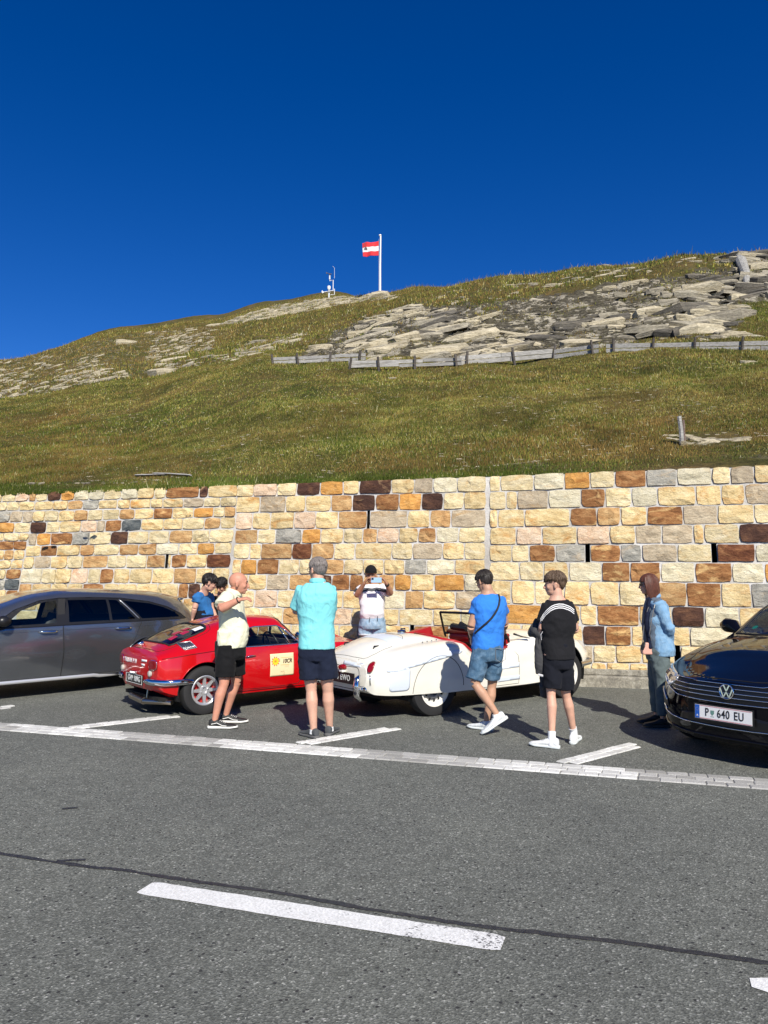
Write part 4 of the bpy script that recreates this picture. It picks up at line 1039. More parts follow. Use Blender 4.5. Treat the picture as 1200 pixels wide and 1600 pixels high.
def pchip(kn, q):
    xs = np.array([k[0] for k in kn], float); ys = np.array([k[1] for k in kn], float)
    if len(xs) == 1: return np.full(len(q), ys[0])
    return hermite(xs, ys, np.clip(q, xs[0], xs[-1]))
class Loft:
    """a body surface from longitudinal tracks, each a list of (x, half width y, z), bottom to top centre"""
    def __init__(s, tracks, x0, x1, dx=.022, segs=None, sharp=(), cap0=.03, cap1=.03, ends=.10):
        e = ends; xs = list(np.arange(x0 + e, x1 - e, dx)) 
        a = [x0 + e * (1 - cos(t)) for t in np.linspace(0, pi / 2, 9)[:-1]]; b = [x1 - e * (1 - cos(t)) for t in np.linspace(pi / 2, 0, 9)]
        xs = np.array(a + [x for x in xs if x > x0 + e * .99] + b); xs = np.unique(np.round(xs, 5)); n = len(xs)
        Yk = np.array([pchip([(k[0], k[1]) for k in t], xs) for t in tracks]); Zk = np.array([pchip([(k[0], k[2]) for k in t], xs) for t in tracks])
        K = len(tracks); segs = segs or [10] * (K - 1); cols = []
        P = np.stack([np.repeat(xs[None], K, 0), Yk, Zk], -1)          # K, n, 3
        for k in range(K - 1):
            p1, p2 = P[k], P[k + 1]
            d = np.linalg.norm(p2 - p1, axis=-1, keepdims=True) + 1e-6
            def tang(i):
                if i in sharp or i == 0: return None
                if i == K - 1:      # mirror across the centre line
                    q = P[i - 1].copy(); q[:, 1] *= -1; return (q - P[i - 1]) / (2 * np.linalg.norm(P[i] - P[i - 1], axis=-1, keepdims=True) + 1e-6)
                d0 = np.linalg.norm(P[i] - P[i - 1], axis=-1, keepdims=True) + 1e-6; d1 = np.linalg.norm(P[i + 1] - P[i], axis=-1, keepdims=True) + 1e-6
                t = ((P[i] - P[i - 1]) / d0 * d1 + (P[i + 1] - P[i]) / d1 * d0) / (d0 + d1); return t
            t1, t2 = tang(k), tang(k + 1); c = (p2 - p1) / d
            if t1 is None and t2 is None: t1 = t2 = c
            elif t1 is None: t1 = c * 1.5 - t2 * .5
            elif t2 is None: t2 = c * 1.5 - t1 * .5
            for j in range(segs[k]):
                u = j / segs[k]; h1 = 2 * u ** 3 - 3 * u * u + 1; h2 = u ** 3 - 2 * u * u + u; h3 = -2 * u ** 3 + 3 * u * u; h4 = u ** 3 - u * u
                cols.append(h1 * p1 + h2 * d * t1 + h3 * p2 + h4 * d * t2)
        cols.append(P[-1]); H = np.stack(cols, 1)                       # n, M, 3
        H[:, :, 1] = np.maximum(H[:, :, 1], 0)
        M = H.shape[1]; L = H[:, :-1][:, ::-1].copy(); L[:, :, 1] *= -1
        G = np.concatenate([H, L], 1); W = G.shape[1]                    # left side bottom .. centre .. right bottom
        V = list(G.reshape(-1, 3)); F = []
        for i in range(n - 1):
            for j in range(W - 1): F.append((i * W + j, i * W + j + 1, (i + 1) * W + j + 1, (i + 1) * W + j))
        for end, bulge, sg in ((0, cap0, -1), (n - 1, cap1, 1)):
            ring = G[end]; c = ring.mean(0); c[1] = 0; prev = [end * W + j for j in range(W)]
            for q in (.985, .95, .88, .75, .6, .45, .3, .15):
                pts = c + (ring - c) * q; pts[:, 0] = ring[:, 0] + sg * bulge * (1 - q * q)
                b = len(V); V += list(pts); cur = [b + j for j in range(W)]
                for j in range(W - 1): F.append((prev[j], prev[j + 1], cur[j + 1], cur[j]))
                F.append((prev[W - 1], prev[0], cur[0], cur[W - 1])); prev = cur
            b = len(V); V.append(np.array([ring[:, 0].mean() + sg * bulge, 0, c[2]]))
            for j in range(W): F.append((prev[j], prev[(j + 1) % W], b, b))
        for i in range(n - 1): F.append((i * W + W - 1, i * W, (i + 1) * W, (i + 1) * W + W - 1))      # floor
        s.V = np.array(V); s.F = np.array(F); s.g = np.zeros(len(F), int); s.floor0 = len(F) - (n - 1)
        s.g[s.floor0:] = -9
        s.bvh = BVHTree.FromPolygons([tuple(v) for v in s.V], [tuple(dict.fromkeys(f)) for f in s.F.tolist()])
    def carve(s, poly, gid, ax=(0, 2), cond=None, snap=.010, only=None):
        poly = np.array(poly, float); V = s.V
        ok = np.ones(len(V), bool) if cond is None else cond(V)
        p = V[:, ax]; best = np.full(len(V), 9.0); bp = p.copy()
        for a, b in zip(poly, np.roll(poly, -1, 0)):
            d = b - a; L = (d * d).sum() + 1e-12; t = np.clip(((p - a) * d).sum(1) / L, 0, 1); q = a + t[:, None] * d
            ds = np.linalg.norm(p - q, axis=1); m = ds < best; best[m] = ds[m]; bp[m] = q[m]
        m = ok & (best < snap); V[np.ix_(m, ax)] = bp[m]
        c = V[s.F].mean(1); ins = in_poly(c[:, ax[0]], c[:, ax[1]], poly)
        if cond is not None: ins &= cond(c)
        if only is not None: ins &= np.isin(s.g, only)
        ins &= s.g > -5
        s.g[ins] = gid
    def pair(s, name, gid, mtl, parent):
        for sg in (-1, 1): s.mesh(name, gid, mtl, parent, side_=sg)
    def mesh(s, name, gid, mtl, parent, smooth=True, thick=0, side_=0, **kw):
        sel = np.isin(s.g, gid if isinstance(gid, (list, tuple)) else [gid]); F = s.F[sel]
        if side_: F = F[s.V[F][:, :, 1].mean(1) * side_ > 0]
        if len(F) == 0: return None
        u, inv = np.unique(F, return_inverse=True); F = inv.reshape(F.shape)
        bm = bmesh.new(); vs = [bm.verts.new(v) for v in s.V[u]]
        for f in F:
            q = [vs[i] for i in dict.fromkeys(f.tolist())]
            if len(q) > 2:
                try: bm.faces.new(q)
                except ValueError: pass
        bmesh.ops.remove_doubles(bm, verts=bm.verts, dist=.0004)
        bmesh.ops.dissolve_degenerate(bm, edges=bm.edges, dist=.0002)
        bmesh.ops.recalc_face_normals(bm, faces=bm.faces)
        me = bm_mesh(name, bm); o = link(name, me, mtl, parent, **kw)
        if smooth: me.shade_smooth(); me.set_sharp_from_angle(angle=radians(38))
        if thick:
            m = o.modifiers.new('t', 'SOLIDIFY'); m.thickness = thick; m.offset = -1
        return o
    def side(s, x, z, sg, off=0.0):
        h = s.bvh.ray_cast(Vector((x, 3 * sg, z)), Vector((0, -sg, 0)))
        if h[0] is None: return None
        n = h[1]; n = n if n.y * sg > 0 else -n
        return h[0] + n * off
    def end(s, y, z, sg, off=0.0, x0=None):
        h = s.bvh.ray_cast(Vector((6 * sg if x0 is None else x0, y, z)), Vector((-sg, 0, 0)))
        if h[0] is None: return None
        n = h[1]; n = n if n.x * sg > 0 else -n
        return h[0] + n * off
    def top(s, x, y, off=0.0):
        h = s.bvh.ray_cast(Vector((x, y, 3)), Vector((0, 0, -1)))
        if h[0] is None: return None
        n = h[1]; n = n if n.z > 0 else -n
        return h[0] + n * off
    def proj(s, mode, a, b, sg, off=0.0):
        return s.side(a, b, sg, off) if mode == 'side' else s.end(a, b, sg, off) if mode == 'end' else s.top(a, b, off)
    def line(s, name, pts, mode, sg, r, mtl, parent, closed=False, off=.0, step=.03, mb=None, n=5):
        P = []; q = list(pts) + ([pts[0]] if closed else [])
        for (a, b), (c, d) in zip(q, q[1:]):
            k = max(1, int(hypot(c - a, d - b) / step))
            for i in range(k):
                h = s.proj(mode, a + (c - a) * i / k, b + (d - b) * i / k, sg, off)
                if h is not None: P.append(h)
        if not closed:
            h = s.proj(mode, q[-1][0], q[-1][1], sg, off)
            if h is not None: P.append(h)
        if len(P) < 2: return None
        m = mb or MB(); m.tube(P, r, n, closed=closed and len(P) > 3)
        return m if mb else m.build(name, mtl, parent, smooth=True)
    def patch(s, name, poly, mode, sg, mtl, parent, off=.003, thick=.0, cell=.02, dome=0.0, **kw):
        """a panel laid on the body: outline in side (x,z), end (y,z) or top (x,y) view"""
        poly = np.array(poly, float); lo, hi = poly.min(0), poly.max(0)
        nx, ny = max(2, int((hi[0] - lo[0]) / cell) + 1), max(2, int((hi[1] - lo[1]) / cell) + 1)
        gx, gy = np.linspace(lo[0], hi[0], nx + 1), np.linspace(lo[1], hi[1], ny + 1)
        P = np.stack(np.meshgrid(gx, gy, indexing='ij'), -1).reshape(-1, 2); c = max((hi[0] - lo[0]) / nx, (hi[1] - lo[1]) / ny)
        best = np.full(len(P), 9.0); bp = P.copy()
        for a, b in zip(poly, np.roll(poly, -1, 0)):
            d = b - a; t = np.clip(((P - a) * d).sum(1) / ((d * d).sum() + 1e-12), 0, 1); q = a + t[:, None] * d; ds = np.linalg.norm(P - q, axis=1)
            m = ds < best; best[m] = ds[m]; bp[m] = q[m]
        m = best < c * .62; P2 = P.copy(); P2[m] = bp[m]
        cen = poly.mean(0); R = np.linalg.norm(poly - cen, axis=1).max(); V = []; ok = []
        for i, p in enumerate(P2):
            o_ = off + dome * max(0, 1 - (best[i] < c * .62) - 0) * (1 - min(1, np.linalg.norm(p - cen) / R) ** 2)
            h = s.proj(mode, p[0], p[1], sg, o_); ok.append(h is not None); V.append(h if h is not None else Vector((0, 0, 0)))
        F = []
        for i in range(nx):
            for j in range(ny):
                q = [i * (ny + 1) + j, (i + 1) * (ny + 1) + j, (i + 1) * (ny + 1) + j + 1, i * (ny + 1) + j + 1]
                cc = P2[q].mean(0)
                if all(ok[k] for k in q) and in_poly(cc[0], cc[1], poly): F.append(q)
        if not F: return None
        u, inv = np.unique(np.array(F), return_inverse=True); F = inv.reshape(-1, 4)
        me = py_mesh(name, [V[i] for i in u], F.tolist()); bm = bmesh.new(); bm.from_mesh(me)
        bmesh.ops.remove_doubles(bm, verts=bm.verts, dist=.0003); bmesh.ops.dissolve_degenerate(bm, edges=bm.edges, dist=.0002); bmesh.ops.recalc_face_normals(bm, faces=bm.faces)
        # face outward
        nrm = sum((f.normal * f.calc_area() for f in bm.faces), Vector()); ref = {'side': Vector((0, sg, 0)), 'end': Vector((sg, 0, 0)), 'top': Vector((0, 0, 1))}[mode]
        if nrm.dot(ref) < 0: bmesh.ops.reverse_faces(bm, faces=bm.faces)
        bm.to_mesh(me); bm.free(); me.shade_smooth(); o = link(name, me, mtl, parent, **kw)
        if thick: md = o.modifiers.new('t', 'SOLIDIFY'); md.thickness = thick; md.offset = 1
        return o
def circ(cx, cz, r, n=32, a0=0, a1=2 * pi): return [(cx + r * cos(a0 + (a1 - a0) * i / (n if abs(a1 - a0 - 2 * pi) < 1e-6 else n - 1)), cz + r * sin(a0 + (a1 - a0) * i / (n if abs(a1 - a0 - 2 * pi) < 1e-6 else n - 1))) for i in range(n)]
def rrect(x0, y0, x1, y1, r, n=5):
    P = []
    for cx, cy, a in ((x1 - r, y1 - r, 0), (x0 + r, y1 - r, 90), (x0 + r, y0 + r, 180), (x1 - r, y0 + r, 270)):
        P += [(cx + r * cos(radians(a + 90 * i / n)), cy + r * sin(radians(a + 90 * i / n))) for i in range(n + 1)]
    return P
def smooth_poly(P, it=2):
    for _ in range(it):
        Q = []
        for i in range(len(P)):
            a, b = P[i], P[(i + 1) % len(P)]; Q += [(a[0] * .75 + b[0] * .25, a[1] * .75 + b[1] * .25), (a[0] * .25 + b[0] * .75, a[1] * .25 + b[1] * .75)]
        P = Q
    return P
def text_mesh(body, size, name='lettering', ext=.001, font_scale_x=1.0, bold=0.0, shear=0.0, space=1.0):
    c = bpy.data.curves.new(name, 'FONT'); c.body = body; c.size = size; c.extrude = ext; c.align_x = 'CENTER'; c.align_y = 'CENTER'; c.offset = bold; c.shear = shear; c.space_character = space
    o = bpy.data.objects.new(name, c); COL.objects.link(o); dg = bpy.context.evaluated_depsgraph_get(); dg.update()
    me = bpy.data.meshes.new_from_object(o.evaluated_get(dg)); bpy.data.objects.remove(o); bpy.data.curves.remove(c)
    me.name = name
    if font_scale_x != 1: me.transform(Matrix.Diagonal((font_scale_x, 1, 1, 1)))
    return me
def put_text(body, size, M, mtl, parent, name='lettering', **kw):
    """M places a page whose x runs along the text and z faces the reader"""
    me = text_mesh(body, size, name, **kw); me.transform(M); return link(name, me, mtl, parent)
def frame(origin, xdir, ndir):
    """matrix of a page at origin, text along xdir, facing ndir"""
    x = Vector(xdir).normalized(); z = Vector(ndir).normalized(); x = (x - z * x.dot(z)).normalized(); y = z.cross(x)
    M = Matrix((x, y, z)).transposed().to_4x4(); M.translation = Vector(origin); return M

def wheel(parent, x, y, r, w, style, name='wheel', steer=0.0, rimr=None):
    """y carries the sign of the side; the outer face looks away from the car"""
    sg = 1 if y > 0 else -1
    root = bpy.data.objects.new(name, None); COL.objects.link(root); root.parent = parent; root.location = (x, y, r); root.rotation_euler = (0, 0, steer)
    root.empty_display_size = .1
    M = Matrix.Rotation(-pi / 2 * sg, 4, 'X')          # lathe z -> outward
    rr = rimr or r * .63; h = w / 2
    tp = [(rr - .01, -h * .85), (rr + .01, -h), (r * .86, -h * 1.06), (r * .97, -h * .9), (r, -h * .6), (r, h * .6), (r * .97, h * .9), (r * .86, h * 1.06), (rr + .012, h * .98), (rr - .006, h * .86)]
    MB().lathe(tp, 56, M).build('tyre', M_TYRE, root, smooth='auto')
    # tread grooves
    if style == 'minilite':
        rim = mat('alloy', (.62, .62, .63), .35, .7)
        MB().lathe([(rr, h * .86), (rr - .012, h * .92), (rr - .03, h * .80), (rr - .035, h * .2), (rr - .03, -h * .8)], 48, M).build('rim', rim, root, smooth='auto')
        MB().lathe([(rr - .035, -h * .1), (.0, -h * .1)], 32, M).build('brake_drum', mat('brake_red', (.45, .02, .02), .5), root)
        sp = MB()
        for k in range(8):
            R = M @ Matrix.Rotation(2 * pi * k / 8, 4, 'Z')
            q = [(.045, -.022), (rr - .035, -.012), (rr - .03, -.02), (rr - .03, .02), (rr - .035, .012), (.045, .022)]
            sp.add([R @ Vector((a, b * 1.15, zz + (h * .15 * (a / rr)))) for zz in (h * .28, h * .55) for a, b in q], [tuple(range(5, -1, -1)), tuple(range(6, 12))] + [(i, (i + 1) % 6, 6 + (i + 1) % 6, 6 + i) for i in range(6)])
        sp.build('spokes', rim, root)
        hb = MB().lathe([(.058, h * .3), (.058, h * .62), (.035, h * .66), (.03, h * .5), (0, h * .5)], 20, M)
        for k in range(4):
            w_ = 2 * pi * k / 4 + .4; hb.tube([M @ Vector((.046 * cos(w_), .046 * sin(w_), h * .5)), M @ Vector((.046 * cos(w_), .046 * sin(w_), h * .75))], .009, 6)
        hb.build('hub', rim, root, smooth='auto')
    elif style == 'steel':
        cr = mat('cream_rim', (.72, .70, .64), .35, coat=.5)
        MB().lathe([(rr, h * .86), (rr + .008, h * .98), (rr - .01, h * .95), (rr - .022, h * .70), (rr - .04, h * .45), (rr - .06, h * .42)], 48, M).build('rim', cr, root, smooth='auto')
        MB().lathe([(rr - .055, h * .43), (rr - .075, h * .62), (rr * .50, h * .66), (rr * .46, h * .50), (rr * .40, h * .48)], 48, M).build('wheel_disc', M_SILVER, root, smooth='auto')
        MB().lathe([(rr * .42, h * .48), (rr * .40, h * .72), (rr * .25, h * .92), (0, h * .96)], 32, M).build('hub_cap', M_CHROME, root, smooth='auto')
        sl = MB()
        for k in range(12):
            R = M @ Matrix.Rotation(2 * pi * k / 12, 4, 'Z'); sl.box((0, 0, 0), (.001, .001, .001))
            sl.v = sl.v[:-8]; sl.f = sl.f[:-6]
            sl.add([R @ Vector(p) for p in ((rr * .58, -.012, h * .665), (rr * .74, -.014, h * .645), (rr * .74, .014, h * .645), (rr * .58, .012, h * .665))], [(0, 1, 2, 3)])
        sl.build('slots', M_GAP, root)
    else:
        rim = mat('dark_alloy', (.30, .31, .33), .3, .9)
        MB().lathe([(rr, h * .86), (rr - .012, h * .92), (rr - .025, h * .6), (rr - .03, -h * .6)], 48, M).build('rim', rim, root, smooth='auto')
        sp = MB()
        for k in range(10):
            R = M @ Matrix.Rotation(2 * pi * k / 10, 4, 'Z')
            sp.add([R @ Vector(p) for p in ((.03, -.02, h * .55), (rr - .02, -.012, h * .75), (rr - .02, .012, h * .75), (.03, .02, h * .55), (.03, -.02, h * .2), (rr - .02, -.012, h * .4), (rr - .02, .012, h * .4), (.03, .02, h * .2))], [(0, 1, 2, 3), (0, 1, 5, 4), (3, 2, 6, 7), (7, 6, 5, 4)])
        sp.build('spokes', rim, root); MB().lathe([(.05, h * .3), (.05, h * .66), (0, h * .68)], 20, M).build('hub', rim, root, smooth='auto')
        MB().lathe([(rr - .03, 0), (0, 0)], 32, M).build('brake_disc', M_DARKIN, root)
    return root
def arch_liner(parent, x, r, y0, y1, zc):
    mb = MB(); n = 22; V = []
    for k in range(n + 1):
        a = -.35 + (pi + .7) * k / n
        for y in (y0, y1): V.append((x + r * cos(a), y, zc + r * sin(a)))
    b = len(V); mb.add(V, [(2 * k, 2 * k + 1, 2 * k + 3, 2 * k + 2) for k in range(n)])
    c = [V[2 * k + 1] for k in range(n + 1)]; mb.add(c, [tuple(range(n + 1))])
    mb.build('arch_liner', M_GAP, parent)
def seat(parent, x, y, z, mtl, w=.46, hb=.5, rest=True, rake=.25, name='seat'):
    mb = MB(); mb.tube([(x - .05, y, z), (x + .42, y, z + .05)], [(w / 2, .09), (w / 2 * .92, .08)], 14)
    mb.tube([(x - .05, y, z), (x - .05 - rake * hb * .5, y, z + hb * .55), (x - .05 - rake * hb, y, z + hb)], [(w / 2, .085), (w / 2, .075), (w / 2 * .8, .05)], 14)
    if rest: mb.tube([(x - .05 - rake * hb * 1.05, y, z + hb * 1.02), (x - .05 - rake * hb * 1.3, y, z + hb * 1.32)], [(.13, .05), (.11, .045)], 12)
    return mb.build(name, mtl, parent, smooth='auto')
def steering(parent, x, y, z, r=.19, mtl=None, tilt=.35):
    mb = MB(); R = Matrix.Rotation(pi / 2 - tilt, 3, 'Y')
    P = [R @ Vector((r * cos(a), r * sin(a), 0)) + Vector((x, y, z)) for a in np.linspace(0, 2 * pi, 28, endpoint=False)]
    mb.tube(P, .012, 6, closed=True)
    for k in range(3):
        a = pi / 2 + 2 * pi * k / 3 + pi; mb.tube([Vector((x, y, z)), R @ Vector((r * cos(a), r * sin(a), 0)) + Vector((x, y, z))], .01, 5)
    mb.tube([(x, y, z), (x + .45, y, z - .18)], .02, 6)
    return mb.build('steering_wheel', mtl or M_BLKP, parent, smooth=True)
def place(root, ax, ay, heading):
    root.location = (ax, ay, 0); root.rotation_euler = (0, 0, radians(heading))
# ------------------------------------------------------------------ red fastback coupe
def red_coupe():
    root = empty('classic_coupe', label='red classic fastback coupe with chrome quarter bumpers and a round badge sticker on its door', cat='car')
    place(root, -2.56, 9.80, 39.5)
    R = m_carpaint('red_paint', (.46, .002, .004), 0, .3)
    N = 2.83
    T = [
     [(-.64, .40, .30), (-.4, .52, .22), (0, .55, .20), (1.2, .58, .19), (2.2, .55, .20), (2.6, .50, .24), (N, .42, .33)],                         # under edge
     [(-.66, .50, .36), (-.55, .60, .29), (-.3, .65, .24), (.4, .67, .20), (1.3, .67, .20), (1.9, .68, .22), (2.45, .67, .27), (2.72, .58, .33), (N, .44, .39)],   # sill line
     [(-.67, .56, .50), (-.55, .64, .50), (-.2, .70, .50), (.3, .715, .48), (1.0, .70, .46), (1.6, .71, .46), (2.1, .725, .48), (2.5, .70, .48), (2.74, .61, .48), (N, .46, .48)],  # widest
     [(-.64, .58, .655), (-.5, .635, .685), (-.1, .685, .735), (.3, .69, .75), (.8, .68, .745), (1.35, .675, .745), (1.8, .66, .75), (2.1, .65, .745), (2.45, .61, .68), (2.7, .54, .60), (N, .40, .54)],   # shoulder
     [(-.62, .53, .70), (-.5, .575, .725), (-.1, .61, .80), (.25, .60, .87), (.5, .575, .935), (.8, .56, .985), (1.10, .545, .99), (1.19, .56, .935), (1.38, .60, .785), (1.5, .585, .765), (1.8, .55, .76), (2.1, .50, .755), (2.45, .46, .70), (2.7, .40, .62), (N, .30, .56)],   # rail
     [(-.60, .42, .735), (-.5, .46, .765), (-.1, .485, .89), (.25, .48, .985), (.5, .47, 1.035), (.8, .465, 1.07), (1.10, .46, 1.055), (1.20, .47, 1.0), (1.40, .50, .815), (1.5, .47, .79), (1.8, .40, .79), (2.1, .35, .775), (2.45, .30, .73), (2.7, .25, .64), (N, .18, .57)],
     [(-.58, 0, .765), (-.5, 0, .80), (-.1, 0, .945), (.25, 0, 1.045), (.5, 0, 1.095), (.8, 0, 1.125), (1.09, 0, 1.115), (1.19, 0, 1.075), (1.46, 0, .835), (1.56, 0, .82), (1.8, 0, .825), (2.1, 0, .815), (2.45, 0, .76), (2.7, 0, .66), (N, 0, .58)],
    ]
    sx = lambda x: x if x > -.1 else -.1 + (x + .1) * .80
    rz = lambda x: .0 * min(1, max(0, (-.05 - x) / .45))
    T = [[(sx(x), y, z + rz(x)) for x, y, z in t] for t in T]
    L = Loft(T, sx(-.66), N, dx=.017, segs=[5, 14, 14, 16, 10, 18], sharp=(1, 3), cap0=.045, cap1=.06)
    near = lambda V: V[:, 1] < -.3; farr = lambda V: V[:, 1] > .3; both = lambda V: np.abs(V[:, 1]) > .3
    WR = .285
    for x in (0, 2.11):
        L.carve(circ(x, WR + .005, .335, 40), -1, cond=lambda V: np.abs(V[:, 1]) > .40)
    door = smooth_poly([(.46, .75), (.44, .60), (.46, .28), (.52, .245), (1.30, .245), (1.35, .30), (1.365, .76), (1.33, .775), (.48, .775)], 1)
    # windows
    dw = [(.50, .785), (.50, .90), (.56, .965), (.72, .998), (1.06, 1.0), (1.13, .96), (1.355, .775), (1.33, .765), (.55, .762)]
    L.carve(dw, 2, cond=both)
    L.carve(smooth_poly([(.20, .80), (.40, .80), (.44, .84), (.44, .90), (.40, .92), (.24, .86)], 1), 3, cond=both)
    ws = [(1.17, -.475), (1.17, .475), (1.42, .56), (1.475, .30), (1.49, 0), (1.475, -.30), (1.42, -.56)]
    L.carve(ws, 4, ax=(0, 1), cond=lambda V: V[:, 2] > .79)
    bw = smooth_poly([(-.36, -.40), (-.36, .40), (-.30, .45), (.05, .455), (.14, .40), (.17, .25), (.175, 0), (.17, -.25), (.14, -.40), (.05, -.455), (-.30, -.45)], 1)
    L.carve(bw, 5, ax=(0, 1), cond=lambda V: V[:, 2] > .70)
    for sg in (-1, 1):
        L.carve(door, 10 + (sg > 0), cond=(lambda V, sg=sg: V[:, 1] * sg > .3), only=[0])
    G = m_glass('clear_glass', (.80, .86, .84))
    body = L.mesh('body', 0, R, root, thick=.0)
    for g_, n_ in ((10, 'door'), (11, 'door')): d_ = L.mesh(n_, g_, R, root); (dn if False else None)
    doors = [o for o in root.children if o.name.startswith('door')]
    L.pair('side_window', 2, G, root); L.pair('quarter_window', 3, G, root); L.mesh('windscreen', 4, G, root); L.mesh('rear_window', 5, m_glass('rear_glass', (.55, .62, .66)), root)
    MB().box((1.05, 0, .20), (3.1, 1.02, .04)).build('floor', M_GAP, root)
    # seams and mouldings
    for sg in (-1, 1):
        mb = MB(); L.line('', door, 'side', sg, .0035, None, None, True, mb=mb); mb.build('door_seam', M_GAP, root)
        mb = MB(); L.line('', dw, 'side', sg, .009, None, None, True, mb=mb, off=.002); mb.build('window_frame', M_CHROME, root, smooth=True)
        L.line('fender_seam', [(-.50, .675), (-.2, .715), (.1, .74), (.44, .752)], 'side', sg, .005, mat('deep_red', (.10, .002, .003), .5), root, off=.000)
        L.line('bonnet_seam', [(1.44, .74), (1.40, .60), (1.42, .40), (1.46, .25)], 'side', sg, .003, M_GAP, root)
        L.line('sill_trim', [(.38, .228), (1.75, .228)], 'side', sg, .006, mat('deep_red', (.10, .002, .003), .5), root, off=.002)
        mb = MB(); L.line('', [(1.15, .95), (1.345, .79)], 'side', sg, .011, None, None, mb=mb, off=.006); mb.build('screen_pillar_trim', M_CHROME, root, smooth=True)
        mb = MB(); 
        p0, p1 = L.side(1.08, .975, sg, .002), L.side(1.19, .775, sg, .002)
        if p0 and p1: mb.tube([p0, p1], .010, 6).build('quarter_light_bar', M_CHROME, root, smooth=True)
        # door handle, key lock
        a = L.side(.52, .645, sg, .020); b = L.side(.66, .655, sg, .020)
        MB().tube([a, a.lerp(b, .5) + Vector((0, .006 * sg, .004)), b], [(.009, .007), (.010, .008), (.007, .006)], 8).build('door_handle', M_CHROME, root, smooth=True)
        # rear wing vents behind the side window
        vent = [(-.24, .765), (-.09, .785), (-.13, .855), (-.27, .835)]
        L.patch('vent_panel', vent, 'side', sg, M_BLKP, root, .004, .003)
        mb = MB(); L.line('', vent, 'side', sg, .005, None, None, True, mb=mb, off=.006)
        for k in range(9):
            f = (k + .5) / 9; L.line('', [(-.24 + .15 * f, .765 + .02 * f), (-.27 + .14 * f, .835 + .02 * f)], 'side', sg, .0035, None, None, mb=mb, off=.007)
        mb.build('vent_louvres', M_SILVER, root, smooth=True)
        arch = circ(0, WR + .005, .333, 30, -.25, pi + .25); L.line('arch_lip', arch, 'side', sg, .007, R, root, off=-.001)
        arch = circ(2.11, WR + .005, .333, 30, -.25, pi + .25); L.line('arch_lip', arch, 'side', sg, .007, R, root, off=-.001)
        for x in (0, 2.11): arch_liner(root, x, .335, .69 * sg, .40 * sg, WR + .005)
        wheel(root, 0, .615 * sg, WR, .165, 'minilite'); wheel(root, 2.11, .615 * sg, WR, .165, 'minilite')
        # wing mirror
        p = L.side(1.26, .79, sg, .02)
        if p: MB().tube([p, p + Vector((.01, .05 * sg, .05))], .007, 6).lathe([(0, -.02), (.035, -.015), (.05, .0), (.045, .012), (0, .016)], 18, Matrix.Translation(p + Vector((0, .06 * sg, .07))) @ Matrix.Rotation(pi / 2, 4, 'Y')).build('door_mirror', M_CHROME, root, smooth='auto')
    mb = MB(); L.line('', bw, 'top', 1, .013, None, None, True, mb=mb, off=.002); mb.build('rear_window_seal', M_RUBBER, root, smooth=True)
    mb = MB(); L.line('', ws, 'top', 1, .012, None, None, True, mb=mb, off=.002); mb.build('windscreen_seal', M_RUBBER, root, smooth=True)
    # tailgate seam around the rear glass, lid catch
    L.line('tailgate_seam', smooth_poly([(-.50, -.30), (-.47, -.44), (-.30, -.50), (.08, -.50), (.20, -.43), (.25, 0), (.20, .43), (.08, .50), (-.30, .50), (-.47, .44), (-.50, .30)], 1), 'top', 1, .0035, M_GAP, root, closed=True)
    p = L.top(-.45, .10, .0); MB().tube([p, p + Vector((-.01, 0, .03)), p + Vector((-.07, 0, .02))], [(.022, .012), (.026, .01), (.02, .006)], 8).build('tailgate_handle', M_CHROME, root, smooth=True)
    # rear panel: lights, bumpers, plate, badges
    rl = mat('red_lens', (.22, .003, .005), .15, coat=1.0); cl = mat('clear_lens', (.42, .40, .36), .15, coat=1.0)
    for sg in (-1, 1):
        ps = smooth_poly([(.40 * sg, .655), (.53 * sg, .66), (.565 * sg, .64), (.555 * sg, .555), (.42 * sg, .545), (.395 * sg, .57)], 1)
        L.patch('tail_light', ps, 'end', -1, rl, root, .004, .014, .012)
        mb = MB(); L.line('', ps, 'end', -1, .006, None, None, True, mb=mb, off=.006); mb.build('tail_light_rim', M_CHROME, root, smooth=True)
        p = L.end(.42 * sg, .50, -1, 0)
        MB().lathe([(.036, 0), (.036, .02), (.026, .03), (0, .034)], 20, Matrix.Translation(p) @ Matrix.Rotation(-pi / 2, 4, 'Y')).build('reversing_light', cl, root, smooth='auto')
        # quarter bumper wrapping the corner
        P = []
        for q in (.33, .42, .50): P.append(L.end(q * sg, .41, -1, .035))
        for x in (-.47, -.38, -.28, -.17): P.append(L.side(x, .41, sg, .022))
        P = [p for p in P if p]
        MB().tube(P, [(.016, .022)] + [(.022, .036)] * (len(P) - 2) + [(.014, .026)], 12).build('quarter_bumper', M_CHROME, root, smooth='auto')
    # plate
    pp = L.end(0, .41, -1, .02); MB().box(pp, (.012, .50, .115)).build('number_plate', M_BLKP, root)
    pl = [o for o in root.children if o.name.startswith('number_plate')][-1]
    sil = mat('plate_silver', (.62, .63, .62), .4)
    put_text('GVP 189G', .088, frame(pp + Vector((-.008, 0, 0)), (0, -1, 0), (-1, 0, 0)), sil, pl, font_scale_x=1.0, bold=.0015)
    MB().tube([pp + Vector((-.008, y, z)) for y, z in ((-.243, -.051), (.243, -.051), (.243, .051), (-.243, .051))], .003, 5, closed=True).build('plate_border', sil, pl)
    p = L.end(.0, .485, -1, .02); MB().box(p, (.03, .17, .03)).build('plate_lamp', M_CHROME, root, bevel=.006)
    # GT 6 lettering across the panel
    L2 = [('D', .40, .60), ('M', .30, .61), ('P', .18, .615), ('H', .02, .62)]
